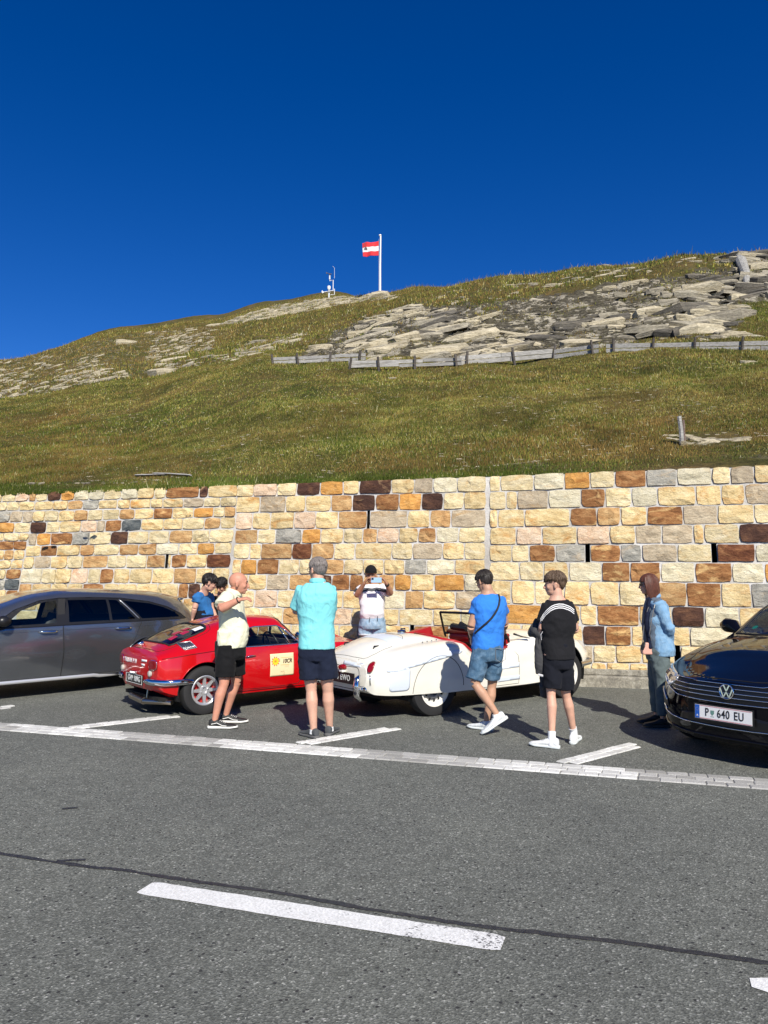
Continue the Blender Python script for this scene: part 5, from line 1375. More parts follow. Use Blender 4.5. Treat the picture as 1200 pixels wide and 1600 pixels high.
    for ch, y, z in (('T', .34, .612), ('R', .28, .612), ('I', .24, .612), ('U', .19, .614), ('M', .12, .614), ('P', .04, .614), ('H', -.03, .614)):
        q = L.end(y, z, -1, .003); put_text(ch, .07, frame(q, (0, -1, 0), (-1, 0, .1)), mat('badge_white', (.8, .8, .8), .3), root, bold=.002)
    for z in (.640, .590):
        L.patch('badge_bar', [(-.20, z - .012), (-.33 + (0 if z > .6 else .05), z - .012), (-.33 + (0 if z > .6 else .05), z + .012), (-.20, z + .012)], 'end', -1, mat('badge_white', (.8, .8, .8), .3), root, .004, .004)
    # twin exhaust turned sideways under the tail
    ex = mat('exhaust_steel', (.46, .40, .33), .28, 1.0)
    e = MB().tube([(.1, -.05, .17), (-.40, -.10, .175), (-.50, -.20, .165)], .028, 8)
    e.tube([(-.52, .28, .165), (-.56, -.22, .160)], [(.034, .040), (.034, .040)], 12).tube([(-.56, -.22, .160), (-.36, -.56, .165)], [.034, .030], 12).tube([(-.52, -.20, .16), (-.50, -.2, .30)], .012, 6)
    e.build('exhaust', ex, root, smooth='auto')
    # door sticker with sun badge (camera side)
    dn = [o for o in root.children if o.name.startswith('door') and 'seam' not in o.name and 'handle' not in o.name and 'mirror' not in o.name][0]
    st_ = L.patch('door_sticker', [(.88, .375), (1.23, .375), (1.23, .655), (.88, .655)], 'side', -1, mat('sticker_cream', (.72, .60, .36), .5), root, .003, .001)
    def pg(x, z, off=.006):
        p = L.side(x, z, -1, off); return frame(p, (1, 0, 0), (0, -1, 0))
    blk = mat('print_black', (.015, .015, .015), .5); yel = mat('print_yellow', (.80, .55, .03), .5); rdp = mat('print_red', (.6, .04, .02), .5); pal = mat('print_grey', (.45, .38, .25), .5)
    sun = MB(); c_ = pg(.955, .56)
    for k in range(10):
        a = 2 * pi * k / 10; sun.add([c_ @ Vector((.042 * cos(a + .28), .042 * sin(a + .28), .001)), c_ @ Vector((.066 * cos(a), .066 * sin(a), .001)), c_ @ Vector((.042 * cos(a - .28), .042 * sin(a - .28), .001))], [(0, 1, 2)])
    sun.build('sun_badge_rays', rdp, st_)
    MB().add([c_ @ Vector((.045 * cos(a), .045 * sin(a), .002)) for a in np.linspace(0, 2 * pi, 24, endpoint=False)], [tuple(range(24))]).build('sun_badge', yel, st_)
    put_text('10', .032, pg(.95, .56, .0085), rdp, st_, bold=.001)
    put_text('\u25B8', .05, pg(1.015, .575, .007), rdp, st_)
    put_text('10CR', .072, pg(1.13, .555), blk, st_, bold=.0022, shear=.15, font_scale_x=.85)
    L.patch('print_line', [(1.03, .598), (1.21, .598), (1.21, .602), (1.03, .602)], 'side', -1, mat('print_orange', (.75, .35, .05), .5), st_, .006)
    L.patch('print_line', [(1.03, .508), (1.16, .508), (1.16, .512), (1.03, .512)], 'side', -1, mat('print_orange', (.75, .35, .05), .5), st_, .006)
    put_text('2 0 2 3', .022, pg(1.12, .49), pal, st_); put_text('RUN', .028, pg(1.06, .43), pal, st_); put_text('10', .035, pg(1.08, .40), pal, st_)
    # small grey film on the rear wing, sticker in the rear glass
    gb = L.top(.08, -.30, .004)
    fl = mat('sticker_white', (.75, .75, .78), .4); rs = mat('sticker_red', (.35, .01, .05), .4)
    L.patch('glass_sticker', [(.0, -.38), (.12, -.38), (.12, -.28), (.0, -.28)], 'top', 1, fl, root, .004)
    for (x, y) in ((-.14, -.34), (-.18, -.2), (-.06, -.2), (-.28, -.32)): L.patch('glass_sticker', [(x, y), (x + .09, y), (x + .09, y + .11), (x, y + .11)], 'top', 1, rs, root, .004)
    # cabin
    dk = M_DARKIN
    seat(root, .62, -.30, .30, dk, hb=.46, rest=False); seat(root, .62, .30, .30, dk, hb=.46, rest=False)
    MB().tube([(1.36, -.55, .70), (1.36, .55, .70)], [(.09, .10), (.09, .10)], 10).build('dashboard', M_BLKP, root)
    steering(root, 1.13, -.31, .73, .185)
    MB().lathe([(0, -.012), (.03, -.008), (.045, 0), (.03, .01), (0, .012)], 16, Matrix.Translation((.98, .05, .98)) @ Matrix.Rotation(pi / 2, 4, 'Y') @ Matrix.Diagonal((1, 1.6, 1, 1))).build('cabin_mirror', M_BLKP, root, smooth=True)
    MB().box((.2, 0, .52), (.9, 1.05, .03)).build('load_floor', dk, root)
    # bonnet bulge, headlights, front bumper
    MB().tube([(1.62, 0, .80), (1.9, 0, .815), (2.3, 0, .785), (2.62, 0, .68)], [(.10, .02), (.16, .035), (.15, .035), (.08, .02)], 14).build('bonnet_bulge', R, root, smooth='auto')
    for sg in (-1, 1):
        MB().lathe([(.085, -.12), (.09, 0), (.07, .025), (0, .04)], 24, Matrix.Translation((2.70, .50 * sg, .555)) @ Matrix.Rotation(pi / 2, 4, 'Y')).build('headlight', cl, root, smooth='auto')
    MB().tube([(2.55, -.70, .40), (2.78, -.62, .42), (2.93, -.3, .42), (2.95, 0, .42), (2.93, .3, .42), (2.78, .62, .42), (2.55, .70, .40)], (.02, .045) and [(.022, .04)] * 7, 10).build('front_bumper', M_CHROME, root, smooth='auto')
    return root
RED = red_coupe()
# ------------------------------------------------------------------ white open roadster
def white_roadster():
    root = empty('classic_roadster', label='cream white classic open roadster with red interior and pale blue taped-over patches', cat='car')
    place(root, .205, 9.72, 36.5); root.scale = (1.03, 1.03, 1.0)
    W = m_carpaint('cream_paint', (.76, .74, .66), 0, .32)
    RD = mat('red_leather', (.34, .008, .012), .42, coat=.2)
    N = 2.95
    T = [
     [(-.86, .30, .32), (-.6, .50, .28), (0, .55, .24), (1.2, .58, .22), (2.2, .50, .24), (2.6, .40, .30), (N, .30, .38)],
     [(-.87, .46, .36), (-.80, .58, .31), (-.5, .655, .285), (0, .69, .275), (.62, .665, .255), (.9, .64, .245), (1.5, .63, .24), (1.9, .66, .26), (2.3, .68, .30), (2.6, .64, .36), (2.8, .52, .42), (N, .36, .44)],
     [(-.87, .52, .50), (-.78, .63, .48), (-.5, .69, .48), (0, .705, .47), (.55, .68, .50), (.9, .645, .50), (1.4, .63, .50), (1.8, .665, .52), (2.2, .70, .56), (2.55, .665, .56), (2.8, .57, .54), (N, .38, .52)],
     [(-.86, .50, .60), (-.78, .60, .64), (-.5, .655, .72), (0, .675, .80), (.25, .665, .82), (.44, .645, .79), (.62, .61, .69), (.85, .59, .62), (1.15, .58, .66), (1.45, .60, .76), (1.8, .63, .82), (2.2, .655, .835), (2.5, .62, .76), (2.78, .54, .63), (N, .36, .57)],
     [(-.84, .42, .63), (-.75, .50, .68), (-.5, .54, .765), (0, .56, .84), (.25, .58, .85), (.44, .585, .83), (.62, .565, .72), (.85, .55, .645), (1.15, .545, .70), (1.45, .55, .80), (1.8, .55, .86), (2.2, .56, .87), (2.5, .52, .80), (2.78, .44, .66), (N, .30, .58)],
     [(-.84, .34, .645), (-.75, .41, .70), (-.5, .44, .785), (0, .45, .845), (.25, .48, .86), (.44, .50, .84), (.62, .49, .74), (.85, .48, .67), (1.15, .48, .72), (1.45, .47, .81), (1.8, .42, .83), (2.2, .37, .80), (2.5, .34, .74), (2.78, .28, .64), (N, .20, .58)],
     [(-.83, .20, .665), (-.74, .24, .74), (-.5, .28, .84), (-.2, .31, .895), (0, .32, .905), (.20, .34, .89), (.44, .36, .85), (.62, .36, .74), (.85, .36, .68), (1.15, .36, .76), (1.45, .33, .86), (1.8, .27, .87), (2.2, .24, .85), (2.5, .22, .79), (2.78, .18, .68), (N, .12, .585)],
     [(-.83, 0, .67), (-.74, 0, .76), (-.5, 0, .87), (-.2, 0, .925), (0, 0, .935), (.20, 0, .905), (.44, 0, .86), (.62, 0, .76), (.85, 0, .70), (1.15, 0, .80), (1.45, 0, .90), (1.8, 0, .905), (2.2, 0, .88), (2.5, 0, .81), (2.78, 0, .70), (N, 0, .59)],
    ]
    L = Loft(T, -.87, N, dx=.018, segs=[4, 9, 12, 5, 5, 9, 12], sharp=(1,), cap0=.035, cap1=.04)
    both = lambda V: np.abs(V[:, 1]) > .3
    WR = .318
    # cockpit opening with the cut-down door tops
    ce = [(.24, 0), (.25, .25), (.30, .44), (.38, .555), (.50, .572), (.62, .562), (.85, .548), (1.10, .542), (1.25, .535), (1.34, .48), (1.37, .25), (1.38, 0)]
    cock = ce + [(x, -y) for x, y in ce[-2:0:-1]]
    L.carve(cock, -1, ax=(0, 1), cond=lambda V: V[:, 2] > .5)
    L.carve(circ(2.235, WR + .03, .375, 40), -1, cond=lambda V: np.abs(V[:, 1]) > .36)
    spat = [(x, z) for x, z in circ(.02, .31, .375, 40, -.12, pi + .12)]
    spat = [(.405, .262)] + circ(.03, .33, .375, 30, 0, pi) + [(-.345, .262)]
    door = [(.70, .655), (.68, .40), (.70, .265), (1.38, .265), (1.40, .50), (1.38, .62), (1.31, .70), (1.20, .72), (.9, .64)]
    for sg in (-1, 1):
        c_ = lambda V, sg=sg: V[:, 1] * sg > .3
        L.carve(spat, 20 + (sg > 0), cond=c_, only=[0]); L.carve(door, 10 + (sg > 0), cond=c_, only=[0])
    L.mesh('body', 0, W, root, thick=.0)
    L.mesh('door', 10, W, root); L.mesh('door', 11, W, root); L.mesh('wheel_spat', 20, W, root); L.mesh('wheel_spat', 21, W, root)
    gap = mat('cream_gap', (.05, .045, .035), .8)
    MB().box((.9, 0, .24), (3.0, .98, .04)).build('floor', M_GAP, root)
    for sg in (-1, 1):
        L.line('door_seam', door, 'side', sg, .0032, gap, root, closed=True)
        L.line('spat_seam', spat[1:-1] + [spat[-1]], 'side', sg, .0042, gap, root)
        L.line('wing_crease', [(-.72, .655), (-.5, .70), (-.1, .76), (.2, .79), (.38, .77), (.50, .68), (.58, .50), (.61, .30)], 'side', sg, .005, W, root, off=-.001)
        arch_liner(root, 2.235, .375, .66 * sg, .36 * sg, WR + .03); arch_liner(root, 0, .36, .62 * sg, .36 * sg, WR)
        L.line('arch_lip', circ(2.235, WR + .03, .373, 30, -.1, pi + .1), 'side', sg, .008, W, root, off=-.001)
        wheel(root, 0, .58 * sg, WR, .15, 'steel'); wheel(root, 2.235, .60 * sg, WR, .15, 'steel', rimr=.215)
        # red rolled cockpit edge
        P = [L.top(x, y * sg, .006) for x, y in ((.225, .0), (.23, .25), (.28, .45), (.36, .575), (.50, .588), (.62, .577), (.74, .568), (.85, .562), (1.0, .558), (1.12, .557), (1.25, .55))]
        P = [p for p in P if p]; MB().tube(P, [(.026, .018)] * len(P), 8).build('cockpit_trim', RD, root, smooth=True)
    # trunk lid seam, fuel cap, hinges, handle
    L.line('lid_seam', smooth_poly([(-.80, -.32), (-.74, -.40), (-.40, -.40), (-.18, -.34), (-.14, 0), (-.18, .34), (-.40, .40), (-.74, .40), (-.80, .32)], 1), 'top', 1, .003, gap, root, closed=True)
    p = L.top(.02, .0, 0); MB().lathe([(.055, -.01), (.055, .02), (.045, .032), (0, .036)], 24, Matrix.Translation(p)).tube([p + Vector((.05, 0, .01)), p + Vector((.05, 0, .045)), p + Vector((-.02, 0, .045))], .009, 6).build('fuel_cap', M_CHROME, root, smooth='auto')
    for y in (-.30, .30):
        p = L.top(-.62, y, .0); MB().tube([p, p + Vector((.01, 0, .025)), p + Vector((.075, 0, .032))], [(.010, .006), (.012, .008), (.006, .005)], 6).build('lid_clip', M_BLKP, root)
    for k in range(7):
        for y in (-.46, .46):
            p = L.top(.02 + k * .035 - .05, y, .002)
            if k % 2 == 0: MB().lathe([(.008, 0), (.008, .008), (0, .012)], 8, Matrix.Translation(p)).build('tonneau_stud', M_CHROME, root)
    rl = mat('red_lens', (.28, .004, .006), .15, coat=1.0)
    for sg in (-1, 1):
        # tail light standing on the wing corner
        ps = smooth_poly([(.52 * sg, .66), (.575 * sg, .655), (.585 * sg, .60), (.565 * sg, .555), (.53 * sg, .56), (.52 * sg, .60)], 1)
        L.patch('tail_light', ps, 'end', -1, rl, root, .004, .02, .012)
        P = [L.end(.555 * sg, z, -1, .002) for z in (.53, .47, .42)]
        P = [p for p in P if p]
        if len(P) > 1: MB().tube(P, [(.010, .006)] * len(P), 6).build('light_stem', M_CHROME, root, smooth=True)
        # overrider bumper
        q = L.end(.45 * sg, .38, -1, .05)
        MB().tube([q + Vector((.02, 0, -.13)), q + Vector((-.03, 0, -.08)), q + Vector((-.045, 0, .02)), q + Vector((-.03, 0, .11)), q + Vector((.01, 0, .15))], [(.02, .02), (.042, .03), (.045, .03), (.036, .025), (.014, .015)], 12).build('overrider', M_CHROME, root, smooth=True)
        MB().tube([q + Vector((.0, 0, 0)), q + Vector((.10, .05 * sg, -.02)), q + Vector((.18, .10 * sg, -.02))], [(.012, .03)] * 3, 8).build('bumper_iron', M_CHROME, root, smooth=True)
    # rear panel: recessed flap, plate, reversing light above
    fl = rrect(-.40, .345, .30, .60, .05)
    L.line('spare_flap_seam', fl, 'end', -1, .004, gap, root, closed=True)
    pp = L.end(-.10, .47, -1, .018)
    MB().box(pp, (.012, .50, .125)).build('number_plate', M_BLKP, root)
    pl = [o for o in root.children if o.name.startswith('number_plate')][-1]
    sil = mat('plate_silver', (.62, .63, .62), .4)
    put_text('773 EWO', .092, frame(pp + Vector((-.008, 0, 0)), (0, -1, 0), (-1, 0, 0)), sil, pl, bold=.0012, font_scale_x=.86, space=1.12)
    q = L.end(-.12, .585, -1, .0)
    MB().lathe([(.05, 0), (.05, .03), (.035, .05), (0, .055)], 20, Matrix.Translation(q) @ Matrix.Rotation(-pi / 2, 4, 'Y') @ Matrix.Diagonal((.7, 1.15, 1, 1))).build('plate_lamp', rl, root, smooth='auto')
    MB().box(q + Vector((-.02, 0, -.045)), (.05, .07, .03)).build('plate_lamp_foot', W, root, bevel=.01)
    q = L.end(-.30, .665, -1, .003); MB().lathe([(.022, 0), (.022, .006), (.016, .006), (.016, 0)], 18, Matrix.Translation(q) @ Matrix.Rotation(-pi / 2 + .5, 4, 'Y')).build('lid_lock', W, root)
    # pale blue masking patches
    bl = mat('pale_blue_film', (.60, .66, .74), .4, coat=.1)
    L.patch('masked_roundel', rrect(-.66, .335, -.40, .60, .045), 'side', -1, bl, root, .002, .001)
    L.patch('masked_stripe', smooth_poly([(-.72, .60), (-.30, .685), (.10, .745), (.34, .765), (.40, .72), (.10, .675), (-.30, .61), (-.68, .545)], 1), 'side', -1, bl, root, .002, .001)
    L.patch('masked_stripe', [(-.42, .40), (-.22, .40), (-.22, -.40), (-.42, -.40)], 'top', 1, bl, root, .002, .001)
    L.patch('masked_stripe', [(-.10, .655), (-.42, .645), (-.42, .605), (-.10, .615)], 'end', -1, bl, root, .002, .001)
    L.patch('masked_stripe', [(1.0, .46), (1.40, .47), (1.40, .53), (1.0, .525)], 'side', -1, bl, root, .002, .001)
    L.patch('masked_stripe', [(1.0, .31), (1.40, .315), (1.40, .37), (1.0, .37)], 'side', -1, bl, root, .002, .001)
    # windscreen
    rub = mat('black_frame', (.01, .01, .01), .3)
    Y = .60; b0 = 1.33; t0 = 1.20; zt = 1.135
    def wp(y, f): return Vector((b0 + (t0 - b0) * f - .10 * (abs(y) / Y) ** 2, y * (1 - .10 * f), .89 + (zt - .89) * f - .05 * (1 - f) * (abs(y) / Y)))
    ys = np.linspace(-Y, Y, 15)
    fr_ = [wp(y, 1) for y in ys]; bt = [wp(y, 0) for y in ys]
    loop = fr_ + bt[::-1]
    MB().tube(fr_, .017, 8).tube(bt, .018, 8).tube([bt[0] + Vector((.02, 0, -.05)), bt[0], fr_[0]], .015, 8).tube([bt[-1] + Vector((.02, 0, -.05)), bt[-1], fr_[-1]], .015, 8).build('windscreen_frame', rub, root, smooth='auto')
    MB().add(fr_ + bt, [(i, i + 1, 16 + i, 15 + i) for i in range(14)]).build('windscreen', m_glass('clear_glass'), root, smooth=True)
    for sg in (-1, 1):
        q = Vector((1.38, .60 * sg, .86)); MB().tube([q + Vector((-.02, -.02 * sg, .03)), q + Vector((.10, .01 * sg, -.01)), q + Vector((.20, .03 * sg, -.03))], [(.018, .014), (.014, .008), (.03, .006)], 8).build('screen_bracket', rub, root, smooth=True)
    # cockpit
    seat(root, .62, -.27, .42, RD, w=.44, hb=.36, rest=False, rake=.20); seat(root, .66, .27, .42, RD, w=.46, hb=.52, rest=False, rake=.16)
    MB().tube([(1.30, -.52, .80), (1.30, .52, .80)], [(.05, .07), (.05, .07)], 10).build('dashboard', RD, root, smooth='auto')
    MB().tube([(1.27, -.55, .87), (1.255, 0, .885), (1.27, .55, .87)], [(.05, .03)] * 3, 8).build('dash_roll', RD, root, smooth=True)
    MB().box((.34, 0, .60), (.04, 1.06, .44)).build('rear_bulkhead', RD, root); MB().box((.85, 0, .29), (1.1, 1.1, .03)).build('carpet', mat('dark_red_carpet', (.06, .005, .006), .9), root)
    for sg in (-1, 1): MB().box((1.0, .55 * sg, .47), (.62, .02, .30)).build('door_card', RD, root)
    # folded hood cover behind the seats, a bag on the far seat
    MB().tube([(.36, .48, .80), (.34, .0, .87), (.36, -.48, .80)], [(.07, .03), (.08, .04), (.07, .03)], 10).build('hood_cover', RD, root, smooth=True)
    steering(root, 1.06, -.29, .80, .21, M_BLKP, .3)
    MB().tube([(1.12, .02, .93), (1.12, .30, .95)], [(.05, .04), (.06, .05)], 8).tube([(1.16, -.08, .90), (1.12, .16, .98)], [(.03, .03), (.04, .05)], 8).build('camera_mount', M_BLKP, root, smooth='auto')
    # nose
    MB().tube([(2.55, -.66, .43), (2.78, -.64, .45), (2.96, -.40, .45), (3.0, 0, .45), (2.96, .40, .45), (2.78, .64, .45), (2.55, .66, .43)], [(.018, .04)] * 7, 10).build('front_bumper', M_CHROME, root, smooth='auto')
    for sg in (-1, 1): MB().lathe([(.09, -.14), (.10, 0), (.08, .03), (0, .045)], 24, Matrix.Translation((2.74, .47 * sg, .64)) @ Matrix.Rotation(pi / 2, 4, 'Y')).build('headlight', mat('clear_lens', (.75, .73, .68), .12, coat=1.0), root, smooth='auto')
    L.patch('grille', rrect(-.24, .42, .24, .56, .06), 'end', 1, M_SILVER, root, .004, .01)
    return root
WHITE = white_roadster()
# ------------------------------------------------------------------ grey estate car, black estate car
def grey_estate():
    root = empty('estate_car', label='metallic grey modern estate car cut off by the left edge, behind the red coupe', cat='car')
    place(root, -4.1, 12.35, 224)
    G = m_carpaint('grey_paint', (.18, .19, .21), .8, .18)
    N = 3.72
    T = [
     [(-.88, .50, .40), (-.6, .60, .30), (0, .62, .22), (3.0, .60, .20), (N, .40, .26)],
     [(-.90, .62, .46), (-.7, .78, .38), (0, .85, .25), (2.8, .85, .22), (3.3, .80, .24), (3.6, .56, .26), (N, .40, .30)],
     [(-.90, .70, .66), (-.7, .83, .62), (0, .895, .62), (1.0, .885, .60), (2.0, .885, .60), (2.9, .895, .62), (3.3, .84, .58), (3.6, .62, .52), (N, .46, .50)],
     [(-.90, .66, .88), (-.7, .78, .93), (-.3, .845, .955), (.3, .86, .955), (1.3, .868, .94), (2.2, .868, .925), (2.8, .84, .88), (3.3, .74, .78), (3.6, .54, .70), (N, .42, .66)],
     [(-.88, .62, .94), (-.72, .60, 1.14), (-.60, .58, 1.24), (-.2, .60, 1.32), (.4, .625, 1.355), (1.1, .64, 1.365), (1.6, .635, 1.335), (2.0, .66, 1.22), (2.55, .72, .955), (2.9, .70, .90), (3.3, .60, .81), (3.6, .44, .72), (N, .34, .68)],
     [(-.88, .45, .95), (-.74, .44, 1.17), (-.64, .42, 1.29), (-.2, .42, 1.385), (.4, .43, 1.42), (1.1, .44, 1.43), (1.55, .44, 1.39), (2.0, .45, 1.26), (2.6, .50, .985), (2.9, .46, .94), (3.3, .40, .85), (3.6, .28, .74), (N, .2, .69)],
     [(-.88, 0, .95), (-.75, 0, 1.18), (-.66, 0, 1.31), (-.2, 0, 1.40), (.4, 0, 1.44), (1.1, 0, 1.45), (1.5, 0, 1.42), (2.0, 0, 1.27), (2.65, 0, 1.0), (2.9, 0, .955), (3.3, 0, .87), (3.6, 0, .75), (N, 0, .70)],
    ]
    L = Loft(T, -.90, N, dx=.017, segs=[4, 14, 20, 26, 8, 12], sharp=(1, 3), cap0=.04, cap1=.05)
    both = lambda V: np.abs(V[:, 1]) > .3
    WR = .325
    for x in (0, 2.80): L.carve(circ(x + .06 * (x < 1), WR + .01, .40, 40), -1, cond=lambda V: np.abs(V[:, 1]) > .45)
    band = [(2.30, .945), (1.30, .962), (.18, .975), (-.58, .985), (-.50, 1.05), (-.30, 1.16), (0, 1.245), (.45, 1.305), (.9, 1.325), (1.35, 1.322), (1.62, 1.29), (1.95, 1.175), (2.25, 1.03)]
    win = {30: [(2.12, .975), (1.44, .99), (1.40, 1.30), (1.58, 1.275), (1.88, 1.17)],
           31: [(1.26, .993), (.67, 1.0), (.68, 1.295), (1.24, 1.30)], 32: [(.63, 1.0), (.26, 1.003), (.52, 1.285), (.64, 1.292)], 33: [(.16, 1.005), (-.50, 1.01), (-.42, 1.08), (-.22, 1.165), (.0, 1.225), (.42, 1.275)]}
    for sg in (1, -1):
        c_ = lambda V, sg=sg: V[:, 1] * sg > .3
        L.carve(band, 40, cond=c_)
        if sg < 0: win[30] = [(2.12, .965), (1.10, .975), (1.06, 1.30), (1.58, 1.275), (1.88, 1.17)]; win[31] = [(1.02, .985), (.67, 1.0), (.68, 1.295), (.98, 1.30)]
        for k, w in win.items(): L.carve(w, k, cond=c_)
    L.carve([(2.06, -.52), (2.06, .52), (2.50, .60), (2.57, .3), (2.60, 0), (2.57, -.3), (2.50, -.60)], 34, ax=(0, 1), cond=lambda V: V[:, 2] > .9)
    fd = [(1.35, .96), (1.335, .60), (1.36, .26), (2.36, .26), (2.46, .60), (2.42, .945)]
    rd = [(1.345, .96), (1.33, .60), (1.355, .26), (.50, .26), (.42, .48), (.30, .70), (.17, .975)]
    for sg in (-1, 1):
        c_ = lambda V, sg=sg: V[:, 1] * sg > .3
        L.carve(fd, 10 + (sg > 0), cond=c_, only=[0]); L.carve(rd, 12 + (sg > 0), cond=c_, only=[0])
    L.mesh('body', 0, G, root); L.pair('window_surround', 40, M_BLKP, root)
    for g_ in (10, 11, 12, 13): L.mesh('door', g_, G, root)
    L.pair('side_window', 30, m_glass('clear_glass', (.80, .86, .84)), root); L.mesh('windscreen', 34, m_glass('clear_glass'), root)
    dg = m_glass('privacy_glass', (.04, .045, .05)); L.pair('rear_side_window', 31, dg, root); L.pair('quarter_window', 32, dg, root); L.pair('tail_side_window', 33, dg, root)
    MB().box((1.4, 0, .24), (4.2, 1.15, .05)).build('floor', M_GAP, root)
    for sg in (1, -1):
        L.line('door_seam', fd, 'side', sg, .0035, M_GAP, root, closed=True); L.line('door_seam', rd, 'side', sg, .0035, M_GAP, root, closed=True)
        L.line('shoulder_crease', [(2.7, .86), (1.9, .885), (.9, .895), (-.1, .90)], 'side', sg, .004, G, root, off=.0)
        L.line('waist_trim', [(2.32, .94), (1.30, .957), (.18, .970), (-.58, .98)], 'side', sg, .007, M_BLKP, root, off=.003)
        L.line('window_trim', [(2.30, .955), (1.96, 1.18), (1.63, 1.295), (1.35, 1.328), (.9, 1.331), (.45, 1.311), (0, 1.251), (-.30, 1.166), (-.52, 1.05), (-.6, .985)], 'side', sg, .006, M_BLKP, root, off=.003)
        L.line('window_bar', [(.205, 1.0), (.475, 1.29)], 'side', sg, .008, M_SILVER, root, off=.003)
        P = [L.side(x, .235, sg, .02) for x in np.linspace(.50, 2.40, 20)]; MB().tube([p for p in P if p], [(.012, .024)] * 20, 8).build('sill_strip', mat('bright_sill', (.72, .73, .74), .3, .6), root, smooth=True)
        for x0 in (1.44, .36):
            a, b = L.side(x0, .872, sg, .028), L.side(x0 + .24, .878, sg, .028)
            MB().tube([a, a.lerp(b, .15) + Vector((0, .008 * sg, 0)), a.lerp(b, .8) + Vector((0, .008 * sg, 0)), b], [(.012, .014), (.013, .020), (.012, .018), (.006, .006)], 10).build('door_handle', M_CHROME, root, smooth=True)
        for x in (0, 2.80):
            arch_liner(root, x + .06 * (x < 1), .40, .86 * sg, .45 * sg, WR + .01); L.line('arch_lip', circ(x + .06 * (x < 1), WR + .01, .398, 30, -.15, pi + .15), 'side', sg, .007, G, root, off=-.001)
            wheel(root, x, .80 * sg, WR, .22, 'alloy')
        p = L.side(2.16, .99, sg, .0)
        MB().tube([p + Vector((-.02, .02 * sg, .02)), p + Vector((0, .10 * sg, .05)), p + Vector((.01, .17 * sg, .06)), p + Vector((.0, .22 * sg, .05))], [(.03, .03), (.09, .065), (.10, .075), (.06, .05)], 14).build('door_mirror', M_BLKP, root, smooth=True)
        P = [L.top(x, .565 * sg, .0) for x in np.linspace(-.3, 1.5, 16)]; 
        ps = smooth_poly([(.60 * sg, .78), (.70 * sg, .86), (.40 * sg, .88), (.38 * sg, .78)], 1); L.patch('tail_light', ps, 'end', -1, mat('red_lens', (.28, .004, .006), .15, coat=1.0), root, .004, .01)
    MB().tube([(-.62, .54, 1.265), (-.72, .40, 1.285), (-.74, 0, 1.305), (-.72, -.40, 1.285), (-.62, -.54, 1.265)], [(.05, .012), (.06, .015), (.06, .015), (.06, .015), (.05, .012)], 8).build('roof_spoiler', G, root, smooth=True)
    blk = mat('leather_dark', (.018, .018, .02), .5)
    seat(root, 1.38, .36, .50, blk, hb=.58); seat(root, 1.05, -.36, .45, blk, hb=.42, rest=False)
    MB().box((.55, 0, .78), (.16, 1.25, .55)).box((.75, 0, .52), (.5, 1.25, .14)).build('rear_bench', blk, root, bevel=.05)
    MB().tube([(2.35, -.70, .88), (2.35, .70, .88)], [(.16, .09), (.16, .09)], 12).build('dashboard', M_BLKP, root, smooth='auto')
    steering(root, 2.02, .38, .92, .18)
    MB().box((1.36, .80, 1.10), (.10, .03, .45)).build('belt_pillar', M_DARKIN, root)
    return root
GREY = grey_estate()

